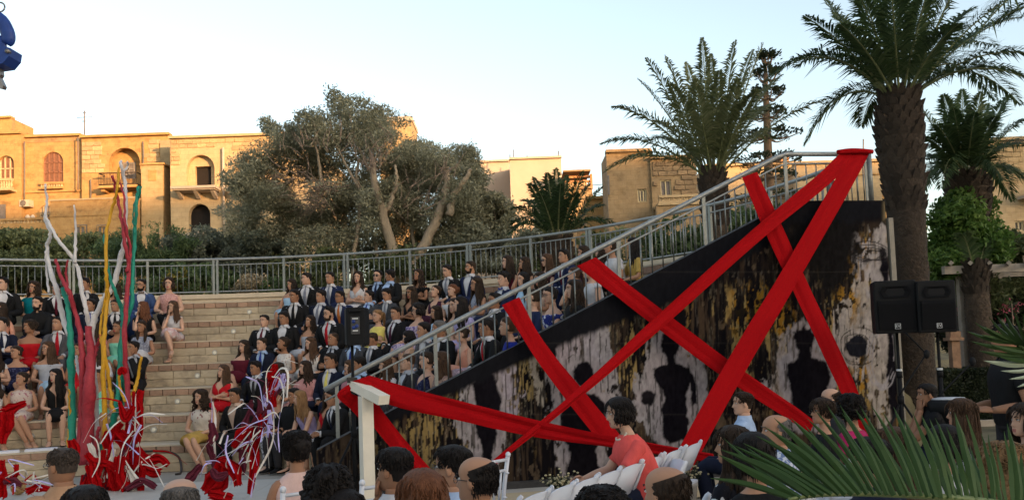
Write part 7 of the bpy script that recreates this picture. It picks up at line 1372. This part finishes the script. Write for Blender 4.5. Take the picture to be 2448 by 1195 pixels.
W(6, 1450, 630, 'woman with dark hair between the second red band and a white top', 'plum', 'crew', 84, hair='wavy')
W(6, 1478, 634, 'woman in white top behind the sloping railing, next to one with a yellow blouse', 'white', 'crew', 82, 'pants', dr=-.1, c2='black', hair='bun', slv=.4)
W(6, 1519, 634, 'woman with very long black hair and yellow blouse, last before the empty steps', 'gold', 'crew', 92, 'pants', c2='black', hair='long', hc='black', slv=.5, dr=.05)
# fifth row
W(5, 4, 738, 'woman in peach jacket with dark hair, second row from the top at the left edge', 'peach', 'crew', 25, 'pants', c2='black', slv=.95, hair='long')
S(5, 94, 727, 'm', 'bearded man in open black shirt with elbows on knees, below the teal dress', 6, fit='shirt', c='black', c2='navy', brd='black', hair='short', arms='fore')
M(5, 214, 731, 'man in navy suit with blue tie between the white branches, second row from top', 'navy', 'white', 'bluetie', 12, skin='tan')
M(5, 282, 733, 'man in dark navy suit and black tie behind the green branch', 'navy', 'white', 'black', 8, skin='tan', hair='short')
W(5, 344, 736, 'woman with long reddish brown hair and black top, chin in hand', 'black', 'crew', 55, 'pants', c2='black', slv=.25, hair='wavy', hc='auburn', gl='x', arms=('lap', 'chin'), skin='fair')
W(5, 414, 744, 'woman in white top and pink flowered skirt with crossed legs, hand at her chin', 'white', 'crew', 18, 'skirt', c2='floral_pink', slv=.2, hair='long', hc='brown', legs='cross', arms=('cross', 'chin'), skin='fair')
M(5, 709, 707, 'man in black suit and narrow black tie with short grey sided hair', 'black', 'white', 'black', 30, hair='fade', skin='tan')
M(5, 768, 709, 'man in dark suit and grey tie looking down, behind the red tied man', 'navy', 'white', 'greytie', 42, hair='quiff', pitch=-.12)
M(5, 822, 711, 'man in royal navy suit with glasses and orange tie, left of the loudspeaker', 'midnight', 'white', 'orange', 40, gl='x', hair='short', skin='tan')
M(5, 880, 709, 'man in grey suit and pale blue shirt just above the rear of the loudspeaker', 'slate', 'skyshirt', 'bluetie', 58, hair='short', skin='fair')
M(5, 930, 705, 'man in dark grey suit and grey tie with his head bowed', 'slate', 'white', 'greytie', 42, pitch=-.3, hair='quiff')
W(5, 985, 700, 'woman in black dress and choker with long dark hair', 'black', 'vneck', 44, hair='long', lips='r', arms='cross')
W(5, 1044, 697, 'woman in plum sleeveless dress with hair tied back and chin raised', 'plum', 'vneck', 46, hair='bun', pitch=.1, skin='fair')
W(5, 1087, 695, 'woman in white off shoulder top with a curled auburn updo', 'white', 'off', 54, 'pants', c2='black', hair='updo', hc='auburn', skin='fair')
W(5, 1148, 680, 'woman in pale grey halter top with glasses and dark hair', 'grey_print', 'high', 58, hair='long', gl='x', arms='cross')
S(5, 1202, 663, 'm', 'young man in navy suit with blue bow tie sitting very upright', 62, fit='suit', c='midnight', c2='white', c3='bluetie', tie='bow', hair='quiff', skin='fair')
W(5, 1251, 669, 'pale woman with straight black hair in a light blue dress', 'lightblue', 'crew', 52, hair='long', hc='black', skin='fair')
W(5, 1292, 668, 'woman with dark wavy hair in a beige dress, beside the blue bow tie man', 'beige', 'strapless', 64, hair='wavy', skin='tan')
W(5, 1383, 660, 'woman with pearl earring touching her face beside the second red band', 'tan', 'crew', 80, 'pants', c2='black', hair='pony', hc='brown', arms=('lap', 'chin'), skin='fair', slv=.4)
W(5, 1428, 668, 'woman in white blouse and black skirt under the second red band', 'white', 'crew', 74, 'skirt', c2='black', slv=.25, hair='bun', hc='brown', skin='fair', arms='lap')
# fourth row
M(4, 6, 775, 'man in navy suit and dark tie, middle row at the left edge', 'navy', 'white', 'navy', 10, skin='fair')
W(4, 77, 781, 'woman in bright red dress and cream cardigan with hair pinned up', 'brightred', 'strapless', 40, hair='curlyup', skin='tan', fat=1.1, arms='lap')
M(4, 141, 775, 'man in grey suit with dark red tie beside the red dress', 'grey', 'white', 'red', 12, skin='mid', hair='short', arms='knees')
W(4, 231, 785, 'woman in dusty rose top mostly hidden behind the white and red branches', 'rose', 'crew', 10, 'pants', c2='black', slv=.3, hair='long')
W(4, 282, 783, 'woman in mint green dress with golden belt behind the red branch', 'mint', 'strapless', 10, hair='pony', skin='tan', lips='r')
W(4, 339, 781, 'woman in grey patterned top and white skirt with two dark pigtails', 'grey_print', 'crew', 14, 'skirt', c2='white', slv=.25, hair='pigtails', skin='tan')
M(4, 631, 768, 'man in black suit with dark red tie, first on the left of the middle row', 'black', 'white', 'wine', 20, hair='short', skin='fair')
M(4, 683, 761, 'man in black jacket and open white shirt without a tie', 'black', 'white', None, 32, hair='flat', skin='tan')
W(4, 737, 772, 'woman in silver grey dress with long dark wavy hair, below two suited men', 'lightgrey', 'strapless', 30, hair='wavy', arms='lap')
M(4, 794, 746, 'bearded man in glasses with bright red tie and black suit', 'black', 'white', 'red', 40, gl='x', brd='dark', hair='quiff', skin='fair')
W(4, 908, 756, 'woman in yellow dress with light brown hair, right of the loudspeaker', 'yellow', 'crew', 40, hair='pony', hc='light', skin='fair', arms='cross')
M(4, 947, 749, 'man in black suit with dark red tie beside the yellow dress', 'black', 'white', 'plum', 42, hair='short', arms='lap')
W(4, 998, 742, 'woman in glasses and off shoulder lilac flowered dress', 'floral_lilac', 'off', 60, hair='bob', hc='black', gl='x', skin='fair')
W(4, 1052, 747, 'woman in pale blue top with dark hair behind two men near the railing', 'lightblue', 'crew', 56, 'pants', c2='black', slv=.3, hair='long')
W(4, 1091, 732, 'woman in cream top with very long straight dark hair', 'cream', 'tank', 40, 'pants', c2='black', hair='long', hc='dark', skin='fair')
W(4, 1120, 728, 'woman in lilac dress with black hair seen in profile', 'lilac', 'crew', 78, hair='long', hc='black', slv=.3)
M(4, 1180, 720, 'man with dark hair just left of the first red band, in a black suit', 'black', 'white', 'greytie', 62, skin='tan', hair='short')
W(4, 1272, 712, 'woman in navy blue jacket with gold earring behind the first red band', 'midnight', 'crew', 92, 'pants', c2='black', slv=.95, hair='bun')
W(4, 1336, 706, 'woman in glasses, choker and blue and white flowered off shoulder dress', 'floral_blue', 'off', 66, hair='bun', hc='black', gl='x', fat=1.15, skin='fair', arms='lap')
W(4, 1374, 692, 'woman in black with very long dark brown hair beside the blue flowered dress', 'black', 'crew', 78, 'pants', c2='black', slv=.9, hair='long', hc='dark', skin='fair', dr=.05)
# third row
W(3, -14, 838, 'woman in white blouse cut off by the left edge, third row', 'white', 'crew', 10, 'skirt', c2='white', slv=.3, hair='long')
W(3, 41, 842, 'woman in navy lace off shoulder dress with hair tied back', 'lace_navy', 'off', 22, hair='bun', arms=('lap', 'lap'), skin='mid')
W(3, 116, 833, 'woman in grey top with wide white ruffle sleeves and denim shorts', 'lightgrey', 'off', 28, 'skirt', c2='lightblue', hair='long', hc='brown', skin='mid', legs='par')
W(3, 188, 836, 'woman in black and red dress half hidden by the green branch', 'brightred', 'vneck', 12, hair='bun')
W(3, 238, 842, 'woman in white blouse with long dark hair behind the yellow branches', 'white', 'crew', 40, 'skirt', c2='beige', slv=.6, hair='long', hc='dark')
M(3, 320, 832, 'boy in black jacket with hand on chin at the end of the left block', 'black', 'black', None, 30, hair='short', skin='tan', arms=('lap', 'chin'), cuff=0) if False else S(3, 320, 832, 'm', 'boy in black jacket with hand on chin at the end of the left block', 30, fit='suit', c='black', c2='lightgrey', c3='black', tie='none', hair='short', skin='tan', arms=('chin', 'lap'))
W(3, 581, 828, 'woman in wine red off shoulder dress, at the left end beside the empty steps', 'wine', 'off', 26, hair='long', hc='dark', skin='fair', arms='lap')
M(3, 632, 823, 'man in navy suit with bright blue shirt and blue tie', 'navy', 'skyshirt', 'bluetie', 34, hair='fade', hc='dark', skin='fair', arms='lap')
W(3, 688, 820, 'woman in white lace top leaning on her stretched arms', 'lace_white', 'crew', 64, 'skirt', c2='white', hair='bun', skin='tan', lean=.14, arms='knees', pitch=.08)
W(3, 749, 824, 'woman in white lace dress with straight brown hair', 'lace_white', 'tank', 48, hair='long', hc='brown', skin='fair')
M(3, 796, 811, 'slim man in black suit and dark tie with very short hair', 'black', 'lightgrey', 'navy', 44, hair='stub', hc='dark', skin='tan')
M(3, 852, 808, 'man in grey suit and blue tie whose head is hidden by the loudspeaker', 'slate', 'skyshirt', 'bluetie', 40, skin='mid')
M(3, 892, 811, 'man in black suit with striped tie bowing his head, right of the loudspeaker pole', 'black', 'white', 'greytie', 70, hair='stub', hc='dark', skin='tan', pitch=-.2)
W(3, 988, 808, 'woman with black hair and tan jacket above the sloping rail', 'tan', 'vneck', 84, 'pants', c2='black', slv=.9, hair='bob', hc='black', skin='fair')
M(3, 1033, 790, 'man in profile with grey jacket and white shirt above the rail', 'grey', 'white', None, 66, hair='fade', skin='mid')
M(3, 1070, 786, 'man in black suit with greying short hair above the rail', 'black', 'white', None, 84, hair='fade', hc='grey', skin='tan')
W(3, 1121, 800, 'woman in peach dress looking down behind the railing bars', 'peach', 'tank', 74, hair='bun', skin='fair', pitch=-.15)
W(3, 1160, 778, 'woman in sparkling pink grey dress next to the red tied man, behind the railing', 'sequin_pink', 'crew', 70, hair='bun', slv=.4, skin='tan', dr=.1)
M(3, 1183, 783, 'man in black suit with long red tie behind the railing bars', 'black', 'white', 'red', 76, hair='short', skin='tan', dr=-.08)
W(3, 1234, 780, 'pale woman in royal blue dress under the first red band', 'royal', 'crew', 80, slv=.3, hair='bun', hc='brown', skin='fair', dr=-.05)
# second row
W(2, -16, 905, 'woman in white lace top at the left edge, second row from the stage', 'lace_white', 'crew', 14, hair='long')
W(2, 53, 905, 'woman in beige flowered dress with hair in a bun, hand near the red cloth', 'floral_beige', 'crew', 30, hair='bun', hc='dark', skin='mid', legs='slant', arms='lap', lips='r')
W(2, 134, 898, 'woman in black dress with very long black hair and black ankle straps', 'black', 'tank', 20, hair='long', hc='black', skin='fair', legs='par', arms='lap', lips='r', shoe='black')
W(2, 234, 905, 'woman in mint top behind the yellow branch, second row from the stage', 'mint', 'tank', 15, hair='bun', skin='tan')
W(2, 532, 888, 'woman in red dress with very long brown hair, at the left end of her row', 'brightred', 'vneck', 36, hair='long', hc='brown', skin='fair', legs='par')
M(2, 616, 880, 'man in black suit and pale shirt behind the ribbon sculpture', 'black', 'lightgrey', 'charcoal', 40, hair='quiff', skin='tan')
W(2, 676, 888, 'woman in glasses and white top leaning forward behind the ribbons', 'white', 'crew', 44, 'skirt', c2='white', hair='wavy', gl='x', lean=.15, slv=.2)
W(2, 737, 879, 'woman in dusty pink long sleeved dress with dark wavy hair', 'pink', 'crew', 52, hair='wavy', slv=.9, fat=1.1, hc='dark', skin='fair')
M(2, 792, 863, 'young man in navy suit with yellow tie', 'navy', 'white', 'yellow', 48, hair='short', skin='tan', arms='lap')
W(2, 838, 884, 'woman half hidden behind the loudspeaker pole in a rose top', 'rose', 'crew', 60, hair='bob', hc='brown')
M(2, 880, 870, 'man in black suit and blue shirt leaning forward by the rail foot', 'black', 'skyshirt', None, 66, hair='flat', skin='tan', lean=.18, pitch=-.15)
W(2, 932, 872, 'woman in white flowered sleeves behind the wide red band', 'floral_white', 'crew', 66, 'pants', c2='black', slv=.4, hair='long', hc='brown')
M(2, 976, 866, 'man in dark suit with short fair brown hair behind the railing bars', 'charcoal', 'lightgrey', None, 74, hair='fade', hc='brown', skin='fair')
W(2, 1022, 861, 'woman in navy strap dress with dark hair tied back, behind the bars', 'lace_navy', 'tank', 70, hair='pony', hc='dark', skin='fair')
W(2, 1060, 862, 'woman in brown lace dress and glasses with long brown hair, behind the bars', 'lace_brown', 'crew', 80, hair='long', hc='brown', gl='x', slv=.4)
# lowest row
W(1, 488, 948, 'woman in cream top with wine stripes and gold skirt, knees together', 'white_wine', 'crew', 26, 'skirt', c2='gold', hair='curly', hc='dark', skin='fair', legs='slant', arms='lap', shoe='white')
M(1, 572, 945, 'man in black suit and cap of black hair behind the cream ribbon strips', 'black', 'beige', None, 30, hair='flat', skin='tan', legs='par')
W(1, 660, 950, 'woman in black top and striped trousers behind the red ribbon sculpture', 'black', 'tank', 30, 'pants', c2='stripe', hair='updo', hc='dark')
S(1, 698, 946, 'm', 'man in black shirt and black trousers smiling down', 48, fit='shirt', c='black', c2='charcoal', hair='short', skin='tan', pitch=-.15, arms='lap')
W(1, 746, 950, 'woman in lilac strapless dress with long light brown hair', 'lilac', 'strapless', 62, hair='long', hc='light', skin='fair', arms='fore', lean=.1)
W(1, 789, 947, 'woman in red top and white skirt with long straight dark hair', 'brightred', 'tank', 14, 'skirt', c2='white', hair='long', hc='dark', skin='mid')
M(1, 822, 953, 'man in black suit under the red fold by the white post, hands clasped', 'black', 'white', 'navy', 50, hair='short', skin='tan', arms='fore', legs='apart')

# ------------------------------------------------------------------ audience in front
AG = 'audience seated in front of the stage'
def A(px, ytop, sex, label, ang_=125, look=None, ztop=1.19, d=None, chair=True, dx=0, sc=.9, **kw):
    P = atz(px, ytop, ztop) if d is None else at(px, ytop, d); f0 = math.radians(ang_)
    for q in ('c', 'c2', 'c3'):
        if isinstance(kw.get(q), str): kw[q] = CC[kw[q]]
    kw.setdefault('arms', 'lap'); kw.setdefault('legs', 'par'); kw.setdefault('lean', .04); kw.setdefault('skin', 'mid'); kw.setdefault('c2', CC['navy']); kw.setdefault('c3', CC['black']); lean = kw['lean']; off = (lean * (.66 / .55) ** 1.3 - .02) * sc
    z = P[2] - .85 * sc; z = .452 if abs(z - .452) < .03 else z
    base = np.array([P[0] - math.cos(f0) * off, P[1] - math.sin(f0) * off, z]); kw.setdefault('drop', -z / sc + .0)
    o, f = person(base, f0, label, AG, sex, look=math.radians(look if look is not None else ang_), **kw); o.scale = (sc,) * 3
    if chair: folding((base[0] - math.cos(f0) * -.02, base[1], z - .452), f0, 'white folding chair under the ' + label.replace('woman', 'seated woman', 1).replace('man ', 'seated man ', 1) if False else 'white folding chair taken by the ' + ' '.join(label.split()[:9]), 'occupied white folding chairs')
    return o
A(150, 1080, 'm', 'man with close cropped hair and glasses at the bottom left, in a tan shirt', 140, 160, fit='shirt', c='tan', hair='stub', hc='stub', gl='x', skin='tan', fat=1.1)
A(203, 1180, 'm', 'dark haired head at the very bottom edge, right of the man in glasses', 115, fit='shirt', c='navy', hair='short', hc='black')
A(430, 1158, 'm', 'bald grey haired head at the bottom edge below the ribbon sculptures', 110, fit='shirt', c='white', hair='balding', hc='grey', skin='fair')
A(708, 1040, 'f', 'woman in sleeveless pale pink top with dark curly hair pinned up, seen from behind', 118, 128, fit='pants', c='blush', neck='high', hair='curlyup', hc='black', skin='tan', chair=False)
A(785, 1134, 'f', 'woman with frizzy dark curls at the bottom, right of the pale pink top', 110, fit='pants', c='black', slv=.4, hair='afro', hc='black', skin='tan')
A(822, 1168, 'f', 'dark haired head at the bottom edge below the frizzy curls', 110, ztop=1.14, fit='pants', c='black', slv=.4, hair='bun', hc='black')
A(942, 1084, 'm', 'man with thick black hair and white shirt before the white post, face turned left', 122, 150, fit='shirt', c='white', hair='short', hc='black', skin='tan', arms=('chin', 'lap'))
A(1010, 1143, 'f', 'auburn haired head at the bottom edge, between two dark haired men', 112, fit='pants', c='brown', slv=.5, hair='bob', hc='auburn')
A(1082, 1079, 'm', 'man in dark rimmed glasses and pale blue shirt with black hair', 130, 165, fit='shirt', c='paleblue', hair='short', hc='black', gl='x', chair=False)
A(1140, 1104, 'm', 'balding man in glasses with dark side hair, bottom middle', 125, 158, fit='shirt', c='paleblue', hair='balding', hc='black', gl='x', skin='mid')
A(1440, 1184, 'f', 'curly dark head barely showing at the bottom edge below the folding chairs', 110, fit='pants', c='white', hair='curlyup', hc='black')
A(1592, 1130, 'm', 'bald man with dark side hair at the bottom, right of the folding chair row', 112, 135, fit='shirt', c='white', hair='balding', hc='dark', skin='mid')
A(1752, 1030, 'f', 'woman with long dark brown hair and black top with white flowers', 130, 165, fit='pants', c='floral_black', slv=.35, hair='long', hc='dark', skin='mid', chair=False)
A(1800, 1050, 'f', 'dark haired person behind the flowered black top and below the blue shirt', 120, fit='pants', c='black', slv=.5, hair='bob', hc='black')
A(1776, 944, 'm', 'man in pale blue shirt in profile facing left before the mural', 160, 183, fit='shirt', c='paleblue', hair='short', hc='dark', skin='fair', lean=.02)
A(1856, 1000, 'm', 'bald man with a grey rim of hair in a checked shirt', 150, 180, fit='shirt', c='plaid', hair='balding', hc='grey', skin='mid')
A(1966, 958, 'f', 'woman in glasses and black with dark hair tied back, behind the palm leaf', 160, 190, fit='pants', c='black', slv=.9, hair='bun', hc='dark', gl='x', skin='mid')
A(1986, 934, 'm', 'balding man in glasses half hidden behind the woman in black', 165, 178, fit='shirt', c='charcoal', hair='balding', hc='dark', gl='x', skin='fair')
A(2032, 952, 'f', 'person with big dark curls and fuchsia collar beside the third red band', 130, fit='pants', c='fuchsia', hair='afro', hc='black', slv=.4)
A(2135, 1035, 'f', 'woman with long reddish brown hair seen through the palm blades', 120, fit='pants', c='plum', slv=.4, hair='long', hc='brown')
A(2216, 924, 'm', 'young man with folded hands at his mouth in front of the paired loudspeakers', 160, 178, fit='shirt', c='black', slv=.35, hair='fade', hc='black', skin='tan', lean=.12, arms=('chin', 'chin'))
A(2298, 962, 'f', 'woman in white sleeveless top with long brown ponytail', 120, 150, fit='pants', c='white', neck='tank', hair='long', hc='brown', skin='mid')
A(2258, 1018, 'f', 'child with dark hair between the ponytail and the palm blades', 115, ztop=1.12, fit='pants', c='white', slv=.3, hair='bob', hc='black')
A(2402, 1078, 'f', 'woman with tousled blonde hair in the bottom right corner', 115, fit='pants', c='black', slv=.4, hair='curly', hc='light', skin='fair')
A(2450, 975, 'f', 'woman in black at the right edge facing left in profile', 165, 188, fit='pants', c='black', slv=.9, hair='wavy', hc='dark', skin='fair')
A(2080, 1060, 'm', 'dark haired man mostly hidden by the palm blades, bottom right', 125, fit='shirt', c='navy', hair='short', hc='black')
# woman in coral leaning over the chairs, standing man
P = at(1470, 968, 7.1); f0 = math.radians(186)
o, f = person((P[0] + .27, P[1] + .04, P[2] - .80), f0, 'woman in coral red top with short dark hair and bead necklace, leaning over the chairs', AG, 'f', arms='fwd', legs='par', lean=.2, look=math.radians(190), pitch=-.12, fat=1.18, skin='fair', hair='crop', hc='black', fit='pants', c=CC['coral'], c2=CC['navy'], neck='high', slv=.45, drop=-(P[2] - .80))
mb = MB()
for q in np.linspace(-1.5, 1.5, 17): mb.ell(f.tring(.545 - .055 * math.cos(q), .016, np.array([q * .8]))[0], (.010, .010, .010), 6, 4)
mb.build('necklace', mat('pearl_beads', (.55, .48, .38), .3), o); folding((P[0] + .29, P[1] + .04, P[2] - .80 - .452), f0, 'white folding chair under the woman in coral', 'occupied white folding chairs')
P = at(2410, 800, 7.2); o, f = person((P[0], P[1], .90), math.radians(175), 'standing man in black shirt and trousers, head hidden by the palm leaf', 'standing people', 'm', arms='bent', legs='stand', lean=.03, look=math.radians(180), fat=1.0, skin='tan', hair='short', hc='black', fit='shirt', c=CC['black'], c2=CC['charcoal'], slv=.42, drop=-.90)
